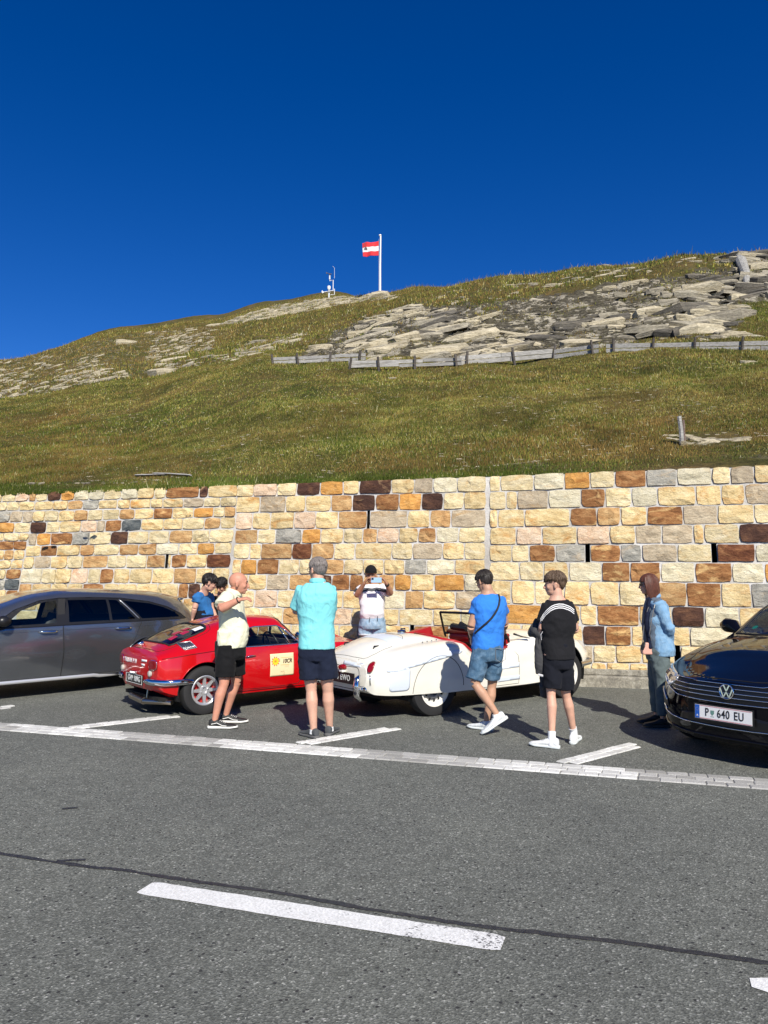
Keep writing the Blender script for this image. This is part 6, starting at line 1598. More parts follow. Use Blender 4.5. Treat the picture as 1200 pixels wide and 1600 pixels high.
def black_estate():
    root = empty('estate_car', label='glossy black estate car nosing in at the right edge beside the woman in denim', cat='car')
    place(root, 5.923, 9.003, 217)
    B = m_carpaint('black_paint', (.003, .003, .005), .0, .22); B.node_tree.nodes['Principled BSDF'].inputs['Coat Weight'].default_value = 0; B.node_tree.nodes['Principled BSDF'].inputs['Roughness'].default_value = .04; B.node_tree.nodes['Principled BSDF'].inputs['Specular IOR Level'].default_value = .38
    N = 3.64
    T = [
     [(-1.05, .5, .36), (-.7, .6, .28), (0, .62, .22), (2.9, .62, .19), (3.4, .50, .185), (N, .34, .19)],
     [(-1.08, .66, .42), (-.8, .80, .34), (0, .87, .25), (2.7, .87, .22), (3.15, .84, .22), (3.38, .76, .215), (3.52, .64, .21), (3.60, .48, .21), (N, .36, .21)],
     [(-1.10, .70, .66), (-.8, .86, .62), (0, .91, .62), (1.2, .905, .62), (2.79, .915, .64), (3.1, .90, .60), (3.30, .85, .56), (3.45, .74, .52), (3.57, .58, .48), (N, .40, .46)],
     [(-1.10, .66, .93), (-.8, .80, .96), (0, .87, .97), (1.2, .88, .965), (2.0, .885, .95), (2.5, .875, .91), (2.9, .87, .835), (3.12, .85, .78), (3.30, .78, .735), (3.45, .67, .705), (3.57, .52, .69), (N, .37, .68)],
     [(-1.05, .60, 1.0), (-.9, .60, 1.18), (-.6, .61, 1.33), (0, .635, 1.39), (1.0, .655, 1.405), (1.35, .655, 1.375), (1.66, .665, 1.30), (2.24, .745, 1.005), (2.5, .73, .965), (2.9, .70, .885), (3.12, .66, .825), (3.30, .60, .77), (3.45, .50, .735), (3.57, .40, .712), (N, .30, .70)],
     [(-1.05, .42, 1.0), (-.92, .42, 1.2), (-.65, .42, 1.38), (0, .44, 1.45), (1.0, .45, 1.46), (1.30, .45, 1.44), (1.66, .46, 1.355), (2.30, .50, 1.03), (2.5, .48, 1.0), (2.9, .45, .925), (3.12, .42, .855), (3.30, .38, .80), (3.45, .32, .76), (3.57, .26, .728), (N, .2, .712)],
     [(-1.05, 0, 1.0), (-.93, 0, 1.2), (-.68, 0, 1.40), (0, 0, 1.47), (1.0, 0, 1.475), (1.28, 0, 1.46), (1.66, 0, 1.375), (2.34, 0, 1.04), (2.5, 0, 1.01), (2.9, 0, .94), (3.12, 0, .875), (3.30, 0, .82), (3.45, 0, .775), (3.57, 0, .738), (N, 0, .718)],
    ]
    L = Loft(T, -1.10, N, dx=.02, segs=[4, 18, 16, 20, 12, 16], sharp=(1,), cap0=.04, cap1=.035)
    WR = .335
    for x in (0, 2.79): L.carve(circ(x, WR + .01, .375, 40), -1, cond=lambda V: np.abs(V[:, 1]) > .45)
    for sg in (-1, 1):
        c_ = lambda V, sg=sg: V[:, 1] * sg > .3
        L.carve([(1.98, .99), (1.12, 1.0), (1.12, 1.345), (1.34, 1.335), (1.60, 1.26)], 30, cond=c_); L.carve([(1.04, 1.0), (.12, 1.01), (.20, 1.33), (1.04, 1.345)], 31, cond=c_); L.carve([(.02, 1.01), (-.75, 1.05), (-.55, 1.24), (.10, 1.32)], 32, cond=c_)
    L.carve([(1.36, -.57), (1.36, .57), (2.20, .70), (2.29, .45), (2.32, 0), (2.29, -.45), (2.20, -.70)], 34, ax=(0, 1), cond=lambda V: V[:, 2] > .95)
    bon = [(2.34, -.69), (2.40, -.35), (2.42, 0), (2.40, .35), (2.34, .69), (2.75, .735), (3.10, .68), (3.32, .585), (3.50, .42), (3.585, .2), (3.60, 0), (3.585, -.2), (3.50, -.42), (3.32, -.585), (3.10, -.68), (2.75, -.735)]
    L.carve(bon, 50, ax=(0, 1), cond=lambda V: V[:, 2] > .70, only=[0])
    L.mesh('body', 0, B, root); L.mesh('bonnet', 50, B, root)
    L.mesh('windscreen', 34, m_glass('screen_glass', (.70, .80, .76)), root)
    for g_, n_ in ((30, 'side_window'), (31, 'rear_side_window'), (32, 'tail_side_window')): L.pair(n_, g_, m_glass('dark_glass', (.12, .13, .14)), root)
    L.line('bonnet_seam', bon, 'top', 1, .004, M_GAP, root, closed=True, off=.0)
    L.line('screen_seal', [(1.36, -.57), (1.36, .57), (2.20, .70), (2.29, .45), (2.32, 0), (2.29, -.45), (2.20, -.70)], 'top', 1, .010, M_RUBBER, root, closed=True)
    MB().box((1.3, 0, .23), (4.3, 1.15, .05)).build('floor', M_GAP, root)
    gl = mat('grille_black', (.006, .006, .007), .35)
    L.patch('grille', smooth_poly([(-.60, .70), (.60, .70), (.64, .66), (.54, .555), (.34, .53), (-.34, .53), (-.54, .555), (-.64, .66)], 1), 'end', 1, gl, root, .003, .003)
    for z, w in ((.697, .56), (.662, .57), (.625, .58), (.588, .57)):
        L.line('grille_bar', [(-w, z + .006), (-.30, z), (.0, z - .002), (.30, z), (w, z + .006)], 'end', 1, .0055, M_CHROME, root, off=.010)
    L.line('grille_bar', [(-.70, .62), (-.62, .585), (-.52, .55), (-.30, .54), (0, .537), (.30, .54), (.52, .55), (.62, .585), (.70, .62)], 'end', 1, .006, M_CHROME, root, off=.010)
    lens = mat('headlamp', (.55, .57, .58), .18, .6, coat=1.0)
    for sg in (-1, 1):
        hp = smooth_poly([(.53 * sg, .685), (.56 * sg, .712), (.70 * sg, .742), (.84 * sg, .775), (.885 * sg, .755), (.86 * sg, .70), (.76 * sg, .645), (.655 * sg, .60), (.58 * sg, .645)], 1)
        h = L.patch('headlight', hp, 'end', 1, lens, root, .004, .006)
        L.line('daylight_strip', [(.60 * sg, .645), (.665 * sg, .612), (.77 * sg, .655), (.865 * sg, .71)], 'end', 1, .007, mat('lamp_white', (.8, .82, .85), .3), h, off=.012)
        for y, z in ((.66, .675), (.76, .70)):
            p = L.end(y * sg, z, 1, .008)
            if p: MB().lathe([(.034, 0), (.032, .006), (.018, .002), (0, .003)], 18, frame(p, (0, 1, 0), (1, .5 * sg, .2))).build('lamp_lens', mat('lamp_dark', (.05, .05, .055), .1, coat=1.0), h, smooth=True)
        L.patch('air_vent', [(.66 * sg, .40), (.86 * sg, .45), (.86 * sg, .53), (.70 * sg, .50)], 'end', 1, gl, root, .003, .002)
        L.line('vent_trim', [(.84 * sg, .555), (.74 * sg, .50), (.70 * sg, .47)], 'end', 1, .011, M_SILVER, root, off=.006)
        L.patch('fog_light', smooth_poly([(.70 * sg, .40), (.80 * sg, .43), (.80 * sg, .375), (.72 * sg, .355)], 1), 'end', 1, lens, root, .005, .004)
        arch_liner(root, 0, .375, .88 * sg, .45 * sg, WR + .01); arch_liner(root, 2.79, .375, .88 * sg, .45 * sg, WR + .01)
        wheel(root, 0, .81 * sg, WR, .22, 'alloy'); wheel(root, 2.79, .81 * sg, WR, .22, 'alloy')
        p = L.side(1.95, 1.0, sg, .0)
        MB().tube([p + Vector((-.10, -.02 * sg, .0)), p + Vector((-.16, .05 * sg, .035)), p + Vector((-.19, .11 * sg, .075)), p + Vector((-.20, .20 * sg, .085)), p + Vector((-.20, .25 * sg, .07))], [(.02, .02), (.05, .04), (.085, .075), (.08, .08), (.05, .05)], 16).build('door_mirror', B, root, smooth=True)
        for a, b in (((2.03, .97), (2.12, .24)), ((1.08, .99), (1.06, .25)), ((.18, .99), (.45, .40))): L.line('door_seam', [a, b], 'side', sg, .0035, M_GAP, root)
        P = [L.side(x, .90, sg, .03) for x in (1.15, 1.35)]; MB().tube(P, .014, 8).build('door_handle', B, root, smooth=True)
        MB().tube([(2.38, .05 + .3 * sg, 1.02), (2.22, .3 + .3 * sg, 1.075)], .008, 5).build('wiper', M_BLKP, root)
    L.patch('lower_intake', smooth_poly([(-.52, .30), (.52, .30), (.46, .44), (-.46, .44)], 1), 'end', 1, gl, root, .003, .002)
    L.line('bumper_trim', [(-.72, .375), (-.60, .345), (-.45, .330), (0, .322), (.45, .330), (.60, .345), (.72, .375)], 'end', 1, .006, M_CHROME, root, off=.012)
    L.line('lip_trim', [(-.84, .30), (-.70, .255), (-.45, .235), (0, .23), (.45, .235), (.70, .255), (.84, .30)], 'end', 1, .012, B, root, off=.006)
    # emblem: ring with a V above a W
    c = L.end(0, .635, 1, .016); E = frame(c, (0, 1, 0), (1, 0, .08))
    em = MB(); R = .062
    em.tube([E @ Vector((R * cos(a), R * sin(a), .004)) for a in np.linspace(0, 2 * pi, 36, endpoint=False)], .006, 6, closed=True)
    def stroke(a, b, w=.0055): 
        a, b = Vector(a), Vector(b); d = (b - a).normalized(); n = Vector((-d.y, d.x)) * w
        em.add([E @ Vector((p.x, p.y, zz)) for zz in (.002, .010) for p in (a + n, a - n, b - n, b + n)], [(0, 1, 2, 3), (4, 5, 6, 7), (0, 1, 5, 4), (1, 2, 6, 5), (2, 3, 7, 6), (3, 0, 4, 7)])
    for a, b in (((-.026, .055), (0, .004)), ((.026, .055), (0, .004)), ((-.055, .024), (-.026, -.050)), ((-.026, -.050), (0, -.004)), ((0, -.004), (.026, -.050)), ((.026, -.050), (.055, .024))): stroke(a, b)
    em.build('emblem', M_CHROME, root, smooth='auto')
    MB().add([E @ Vector((R * cos(a), R * sin(a), 0)) for a in np.linspace(0, 2 * pi, 32, endpoint=False)], [tuple(range(32))]).build('emblem_disc', mat('emblem_blue', (.008, .01, .02), .3), root)
    # number plate
    c = L.end(-.035, .44, 1, .03); Pm = frame(c, (0, 1, 0), (1, 0, .04))
    MB().box((0, 0, -.006), (.545, .142, .010)).build('plate_holder', M_BLKP, root).matrix_local = Pm
    pl = MB().box((0, 0, 0), (.52, .118, .004)).build('number_plate', mat('plate_white', (.74, .74, .74), .35, coat=.5), root); pl.matrix_local = Pm
    rd = mat('plate_red', (.55, .03, .03), .5); I = Matrix.Identity(4)
    for y in (-.0555, -.0515, .0515, .0555): MB().add([(-.215, y - .0008, .0028), (.258, y - .0008, .0028), (.258, y + .0008, .0028), (-.215, y + .0008, .0028)], [(0, 1, 2, 3)]).build('red_rule', rd, pl)
    MB().add([(-.258, -.057, .0028), (-.216, -.057, .0028), (-.216, .057, .0028), (-.258, .057, .0028)], [(0, 1, 2, 3)]).build('blue_band', mat('plate_blue', (.01, .09, .42), .5), pl)
    ink = mat('print_black', (.015, .015, .015), .5)
    put_text('A', .028, Matrix.Translation((-.237, -.036, .0034)), mat('plate_white', (.74, .74, .74)), pl)
    st_ = MB()
    for k in range(12):
        a = 2 * pi * k / 12; x, y = -.237 + .013 * cos(a), .022 + .013 * sin(a); st_.add([(x - .0015, y - .0015, .0034), (x + .0015, y - .0015, .0034), (x, y + .002, .0034)], [(0, 1, 2)])
    st_.build('stars', mat('print_yellow', (.80, .55, .03), .5), pl)
    for tx, x in (('P', -.146), ('640', .006), ('EU', .146)):
        put_text(tx, .098, Matrix.Translation((x, -.001, .0034)), ink, pl, font_scale_x=.74, bold=.0012, space=1.1)
    MB().add([(-.112, -.004, .0034), (-.095, -.024, .0034), (-.078, -.004, .0034), (-.078, .022, .0034), (-.112, .022, .0034)], [(0, 1, 2, 3, 4)]).build('crest', mat('crest_green', (.12, .24, .20), .5), pl)
    MB().add([(-.112, -.034, .0034), (-.078, -.034, .0034), (-.078, -.030, .0034), (-.112, -.030, .0034)], [(0, 1, 2, 3)]).build('crest_name', mat('crest_green', (.12, .24, .20), .5), pl)
    # things inside
    blk = mat('leather_dark', (.018, .018, .02), .5)
    for y in (-.38, .38): seat(root, 1.15, y, .52, blk, hb=.60)
    MB().tube([(2.05, -.74, .93), (2.05, .74, .93)], [(.22, .09), (.22, .09)], 12).build('dashboard', M_BLKP, root, smooth='auto')
    steering(root, 1.62, .38, .92, .18); L.patch('toll_sticker', circ(2.10, -.55, .03, 16), 'top', 1, mat('sticker_green', (.02, .22, .16), .5), root, -.004)
    MB().box((.2, 0, .80), (.14, 1.3, .55)).build('rear_bench', blk, root, bevel=.05)
    return root
BLACK = black_estate()
# ------------------------------------------------------------------ people
def m_skin(name, c):
    m = mat(name, c, .52, spec=.4); P = objc(m)
    r = ramp(m, noise(m, P, 9, 4, .6), [(.3, tuple(x * .86 for x in c)), (.7, (min(1, c[0] * 1.10), c[1] * 1.05, c[2] * 1.03))]).outputs[0]
    lk(m, r, bsdf(m).inputs['Base Color']); bsdf(m).inputs['Subsurface Weight'].default_value = .08; bsdf(m).inputs['Subsurface Radius'].default_value = (.012, .005, .003)
    bump(m, noise(m, P, 130, 3), .15, .002); return m
def m_cloth(name, c, weave=420, wr=.5, var=.12, blue=None):
    m = mat(name, c, .9, spec=.12, sheen=.03); P = objc(m)
    r = ramp(m, noise(m, P, 7, 5, .6), [(.3, tuple(x * (1 - var) for x in c)), (.7, tuple(min(1, x * (1 + var)) for x in c))]).outputs[0]
    if blue: r = mix(m, ramp(m, noise(m, P, 16, 5, .7), [(.45, (0, 0, 0)), (.7, (1, 1, 1))]).outputs[0], r, blue)
    lk(m, r, bsdf(m).inputs['Base Color'])
    mp = nd(m, 'ShaderNodeMapping'); mp.inputs['Scale'].default_value = (1, 1, .55); mp.inputs['Rotation'].default_value = (.3, .25, 0); lk(m, P, mp.inputs[0])
    h = mth(m, 'ADD', noise(m, mp.outputs[0], 11, 3, .5, 1.3), mth(m, 'MULTIPLY', noise(m, P, weave, 2), .03))
    bump(m, h, wr, .03); return m

def ellrings(mb, rings, n=20, p=2.2):
    """closed skin through rings (centre, lateral half vector, depth half vector)"""
    V = []
    for c, a, b in rings:
        for k in range(n):
            w = 2 * pi * k / n; cs, sn = cos(w), sin(w)
            V.append(c + a * (abs(cs) ** (2 / p) * (1 if cs > 0 else -1)) + b * (abs(sn) ** (2 / p) * (1 if sn > 0 else -1)))
    F = [(i * n + k, i * n + (k + 1) % n, (i + 1) * n + (k + 1) % n, (i + 1) * n + k) for i in range(len(rings) - 1) for k in range(n)]
    F.append(tuple(range(n - 1, -1, -1))); F.append(tuple((len(rings) - 1) * n + k for k in range(n)))
    mb.add(V, F)
def ball(mb, c, r, M=None, n=14):
    """ellipsoid; r = (x, y, z) radii, M 3x3 frame"""
    V = []; m = n // 2
    for i in range(m + 1):
        t = pi * i / m
        for k in range(n):
            w = 2 * pi * k / n; v = Vector((r[0] * sin(t) * cos(w), r[1] * sin(t) * sin(w), r[2] * cos(t))); V.append(c + (M @ v if M else v))
    F = [(i * n + k, i * n + (k + 1) % n, (i + 1) * n + (k + 1) % n, (i + 1) * n + k) for i in range(m) for k in range(n)]
    mb.add(V, F)
def remesh(mb, name, voxel, smooth=4, wr=0.0, seed=0, fold=None):
    wr *= 1.0
    me = py_mesh(name + '_src', mb.v, mb.f); normals_out(me)
    o = bpy.data.objects.new('tmp', me); COL.objects.link(o)
    r = o.modifiers.new('r', 'REMESH'); r.mode = 'VOXEL'; r.voxel_size = voxel
    if smooth: s = o.modifiers.new('s', 'SMOOTH'); s.factor = .5; s.iterations = smooth
    dg = bpy.context.evaluated_depsgraph_get(); dg.update()
    out = bpy.data.meshes.new_from_object(o.evaluated_get(dg)); bpy.data.objects.remove(o); bpy.data.meshes.remove(me)
    out.name = name
    n = len(out.vertices); co = np.empty(n * 3); out.vertices.foreach_get('co', co); co = co.reshape(-1, 3)
    if wr:
        no = np.empty(n * 3); out.vertex_normals.foreach_get('vector', no); no = no.reshape(-1, 3)
        x, y, z = co.T
        q = fbm(x * 5 + z * 3, y * 5 - z * 2, z * 6, 3, seed); q2 = fbm(x * 9 - z * 6, y * 9 + z * 4, z * 7, 2, seed + 3); d = (1 - np.abs(q) * 4).clip(-.6, 1) * .75 + (1 - np.abs(q2) * 4).clip(-.6, 1) * .45 + fbm(x * 16, y * 16, z * 10, 2, seed + 5) * .3
        if fold is not None: d = d * fold(co)
        co = co + no * (d * wr)[:, None]
    out.vertices.foreach_set('co', co.ravel()); out.update(); out.shade_smooth()
    return out
def seg_rings(a, b, r0, r1, lat, mid=None, n=5):
    """rings of a limb between two joints"""
    d = (b - a).normalized(); l = (lat - d * lat.dot(d)).normalized(); f = d.cross(l); R = []
    for i in range(n + 1):
        t = i / n; r = r0 + (r1 - r0) * t
        if mid: r += mid * sin(pi * t ** .75)
        R.append((a.lerp(b, t), l * r, f * r))
    return R
def limb(mb, pts, rad, lat, asp=1.0):
    """rings along a chain of joints, radii given per joint; asp widens across lat"""
    P = []; R = []
    for i in range(len(pts) - 1):
        k = 4
        for j in range(k): P.append(pts[i].lerp(pts[i + 1], j / k)); R.append(rad[i] + (rad[i + 1] - rad[i]) * j / k)
    P.append(pts[-1]); R.append(rad[-1]); rings = []
    for i, p in enumerate(P):
        d = (P[min(i + 1, len(P) - 1)] - P[max(i - 1, 0)]).normalized(); l = lat - d * lat.dot(d)
        if l.length < .05: l = d.orthogonal()
        l.normalize(); f = d.cross(l); rings.append((p, l * R[i] * asp, f * R[i]))
    ellrings(mb, rings, 16, 2.0)
def hand(mb, wrist, direction, palm, side, curl=.5, s=1.0, spread=.2):
    """palm and five fingers; palm = where the palm faces, side = +1 when the thumb is on the left of the fingers seen from the back"""
    d = Vector(direction).normalized(); n = Vector(palm); n = (n - d * n.dot(d)).normalized(); l = d.cross(n) * side
    c = wrist + d * .045 * s
    ellrings(mb, [(wrist - d * .02, l * .024 * s, n * .020 * s), (wrist + d * .01, l * .028 * s, n * .018 * s), (c, l * .038 * s, n * .017 * s), (wrist + d * .088 * s, l * .040 * s, n * .014 * s)], 14, 2.4)
    for k, (off, ln) in enumerate(((-.033, .066), (-.011, .080), (.011, .075), (.033, .060))):
        p = wrist + d * .080 * s + l * off * s * 1.02; dd = (d + l * off * 6 * spread).normalized(); P = [p]; a = 0
        for j in range(3):
            a += curl * (.75 if j else .6); e = (dd * cos(a) + n * sin(a)); P.append(P[-1] + e * ln * s * (.42, .32, .26)[j])
        mb.tube(P, [.0092 * s, .0086 * s, .0082 * s, .0068 * s], 8)
    p = wrist + d * .028 * s - l * .026 * s; e1 = (d * .75 - l * .75 + n * .35).normalized(); e2 = (d * .95 - l * .25 + n * (.3 + curl * .5)).normalized()
    mb.tube([p, p + e1 * .035 * s, p + e1 * .035 * s + e2 * .032 * s, p + e1 * .035 * s + e2 * .055 * s], [.015 * s, .013 * s, .011 * s, .008 * s], 8)
def head(mb, c, yaw, pitch, s=1.0, roll=0.0):
    M = Matrix.Rotation(yaw, 3, 'Z') @ Matrix.Rotation(roll, 3, 'Y') @ Matrix.Rotation(pitch, 3, 'X')      # +Y is where the face looks, pitch < 0 looks down
    def q(x, y, z): return c + M @ Vector((x, y, z)) * s
    R = lambda *r: tuple(v * s for v in r)
    ball(mb, q(0, -.008, .030), R(.074, .096, .088), M, 20); ball(mb, q(0, .030, -.005), R(.064, .066, .085), M, 18)
    ball(mb, q(0, .036, -.055), R(.050, .052, .050), M); ball(mb, q(0, .066, -.085), R(.024, .022, .020), M)
    ball(mb, q(0, .078, .030), R(.052, .018, .014), M)
    mb.tube([q(0, .086, .022), q(0, .104, -.004), q(0, .113, -.024), q(0, .096, -.034)], [.009 * s, .011 * s, .015 * s, .010 * s], 8)
    ball(mb, q(0, .088, -.052), R(.026, .011, .006), M); ball(mb, q(0, .087, -.062), R(.022, .011, .007), M)
    for k in (-1, 1):
        ball(mb, q(.036 * k, .064, -.018), R(.024, .022, .026), M)
        Me = M @ Matrix.Rotation(.35 * k, 3, 'Z'); ball(mb, q(.076 * k, -.008, -.008), R(.010, .020, .032), Me, 12); ball(mb, q(.080 * k, -.016, .010), R(.008, .018, .016), Me, 10)
    return M, q
def hair_cap(name, c, M, s, mtl, parent, front=.068, side=.018, back=-.055, puff=.012, rough=.006, seed=1, fringe=0.0, top=0.0):
    V = []; nu, nv = 72, 40; idx = {}; F = []
    mask = []
    for i in range(nv + 1):
        t = pi * .80 * i / nv
        for k in range(nu):
            w = 2 * pi * k / nu; v = Vector((sin(t) * sin(w), sin(t) * cos(w), cos(t)))
            fr = max(0, cos(w)); bk = max(0, -cos(w)); sd = abs(sin(w))
            pz = puff + top * max(0, cos(t)) + rough * float(_HN[seed % 97, k % 89]) * .5 + rough * sin(k * 1.1 + seed + i * .12) * .5 + rough * .5 * sin(k * .45 + i * .35 + seed)
            r = Vector((.074 + pz, .098 + pz, .091 + pz)); p = Vector((v.x * r.x, v.y * r.y - .008, v.z * r.z + .030))
            hl = front * fr ** 1.2 + side * sd ** 2 * (1 - .0) + back * bk ** 1.1 - fringe * fr ** 6 + (.006 * sin(k * 1.9 + seed) + .006 * sin(k * 5.3)) * min(1, rough / .004)
            ok = p.z >= hl; 
            if not ok: 
                q_ = (p.z - hl); p = Vector((p.x * .95, p.y * .95, hl)) if q_ > -.02 else p
                ok = q_ > -.02
            V.append(c + M @ (p * s)); mask.append(ok)
    for i in range(nv):
        for k in range(nu):
            f = (i * nu + k, i * nu + (k + 1) % nu, (i + 1) * nu + (k + 1) % nu, (i + 1) * nu + k)
            if all(mask[j] for j in f): F.append(f)
    me = py_mesh(name, V, F); bm = bmesh.new(); bm.from_mesh(me); bmesh.ops.remove_doubles(bm, verts=bm.verts, dist=.0003)
    bmesh.ops.delete(bm, geom=[v for v in bm.verts if not v.link_faces], context='VERTS'); bmesh.ops.recalc_face_normals(bm, faces=bm.faces); bm.to_mesh(me); bm.free()
    me.shade_smooth(); o = link(name, me, mtl, parent); m = o.modifiers.new('t', 'SOLIDIFY'); m.thickness = .014 * s; m.offset = -1
    if rough > .0015 and puff > .004:
        r = random.Random(seed); mb = MB(); cw = r.uniform(-.5, .5)
        for _ in range(420):
            w = r.uniform(0, 2 * pi); t0 = r.uniform(.05, 1.15); ln = r.uniform(.35, .75); P = []
            for j in range(4):
                t = t0 + ln * j / 3; ww = w + cw * .3 * j / 3 + r.uniform(-.05, .05)
                pz = puff + top * max(0, cos(t)) + rough * (.5 + 1.1 * sin(pi * j / 3)) * r.uniform(.5, 1.2)
                v = Vector((sin(t) * sin(ww) * (.074 + pz), sin(t) * cos(ww) * (.098 + pz) - .008, cos(t) * (.091 + pz) + .030))
                fr = max(0, cos(ww)); bk = max(0, -cos(ww)); hl = front * fr ** 1.2 + side * sin(ww) ** 2 + back * bk ** 1.1 - fringe * fr ** 6 - .012
                if v.z < hl: break
                P.append(c + M @ (v * s))
            if len(P) > 2: mb.tube(P, [.0045 * s, .0055 * s, .004 * s, .0012 * s][:len(P)], 4)
        if mb.v: mb.build('hair_locks', mtl, parent, smooth=True, kind='stuff')
    return o
_HN = np.random.default_rng(5).uniform(-1, 1, (97, 89))
def m_hair(name, c):
    m = mat(name, c, .5, spec=.45); P = objc(m); mp = nd(m, 'ShaderNodeMapping'); mp.inputs['Scale'].default_value = (1, 1, .18); lk(m, P, mp.inputs[0])
    r = ramp(m, noise(m, mp.outputs[0], 160, 3, .6), [(.3, tuple(x * .55 for x in c)), (.7, tuple(x * 1.6 for x in c))]).outputs[0]
    lk(m, r, bsdf(m).inputs['Base Color']); bump(m, noise(m, mp.outputs[0], 180, 3), .6, .004); return m
def shoe(parent, heel, d, mu, ms, L=.285, pitch=0.0, extra=None, name='shoe', w=1.0):
    """heel = point on the ground under the heel, d = toe direction, pitch lifts the heel about the toe"""
    root = bpy.data.objects.new(name, None); COL.objects.link(root); root.parent = parent; root.empty_display_size = .05
    d = Vector((d[0], d[1], 0)).normalized(); R = Matrix((Vector((d.y, -d.x, 0)), d, Vector((0, 0, 1)))).transposed()     # x right, y forward
    M = Matrix.Translation(heel) @ R.to_4x4() @ Matrix.Translation((0, L, 0)) @ Matrix.Rotation(-pitch, 4, 'X') @ Matrix.Translation((0, -L, 0))
    q = lambda x, y, z: M @ Vector((x, y, z)); X = (M.to_3x3() @ Vector((1, 0, 0))); Z = (M.to_3x3() @ Vector((0, 0, 1)))
    mb = MB(); R_ = []
    for t, hw, z0, z1 in ((-.02, .020, .030, .075), (.0, .033, .022, .095), (.10, .037, .020, .105), (.25, .038, .020, .105), (.40, .038, .020, .088), (.55, .042, .020, .068), (.72, .047, .020, .056), (.88, .046, .022, .048), (.97, .036, .024, .042), (1.0, .020, .028, .036)):
        R_.append((q(0, t * L, (z0 + z1) / 2), X * hw * w, Z * (z1 - z0) / 2))
    ellrings(mb, R_, 18, 2.3); link('upper', remesh(mb, 'upper', .007, 2), mu, root)
    mb = MB(); R_ = []
    for t, hw, th in ((-.065, .012, .010), (-.05, .026, .016), (-.02, .035, .017), (.15, .040, .017), (.38, .038, .015), (.60, .046, .014), (.78, .053, .013), (.92, .047, .013), (1.0, .034, .012), (1.035, .016, .009)):
        R_.append((q(0, t * L, .017 + (.006 if t > .9 else 0)), X * hw * w, Z * th))
    ellrings(mb, R_, 18, 3.0); mb.build('sole', ms, root, smooth='auto')
    if extra: extra(root, q, X, Z, L)
    return root
def laces(color):
    def f(root, q, X, Z, L):
        mb = MB()
        for k in range(5):
            t = .36 + k * .065; z = .092 - (t - .36) * .14; mb.tube([q(-.024, t * L, z - .006), q(0, (t + .012) * L, z + .004), q(.024, t * L, z - .006)], .0035, 5)
        mb.build('laces', color, root, smooth=True)
    return f

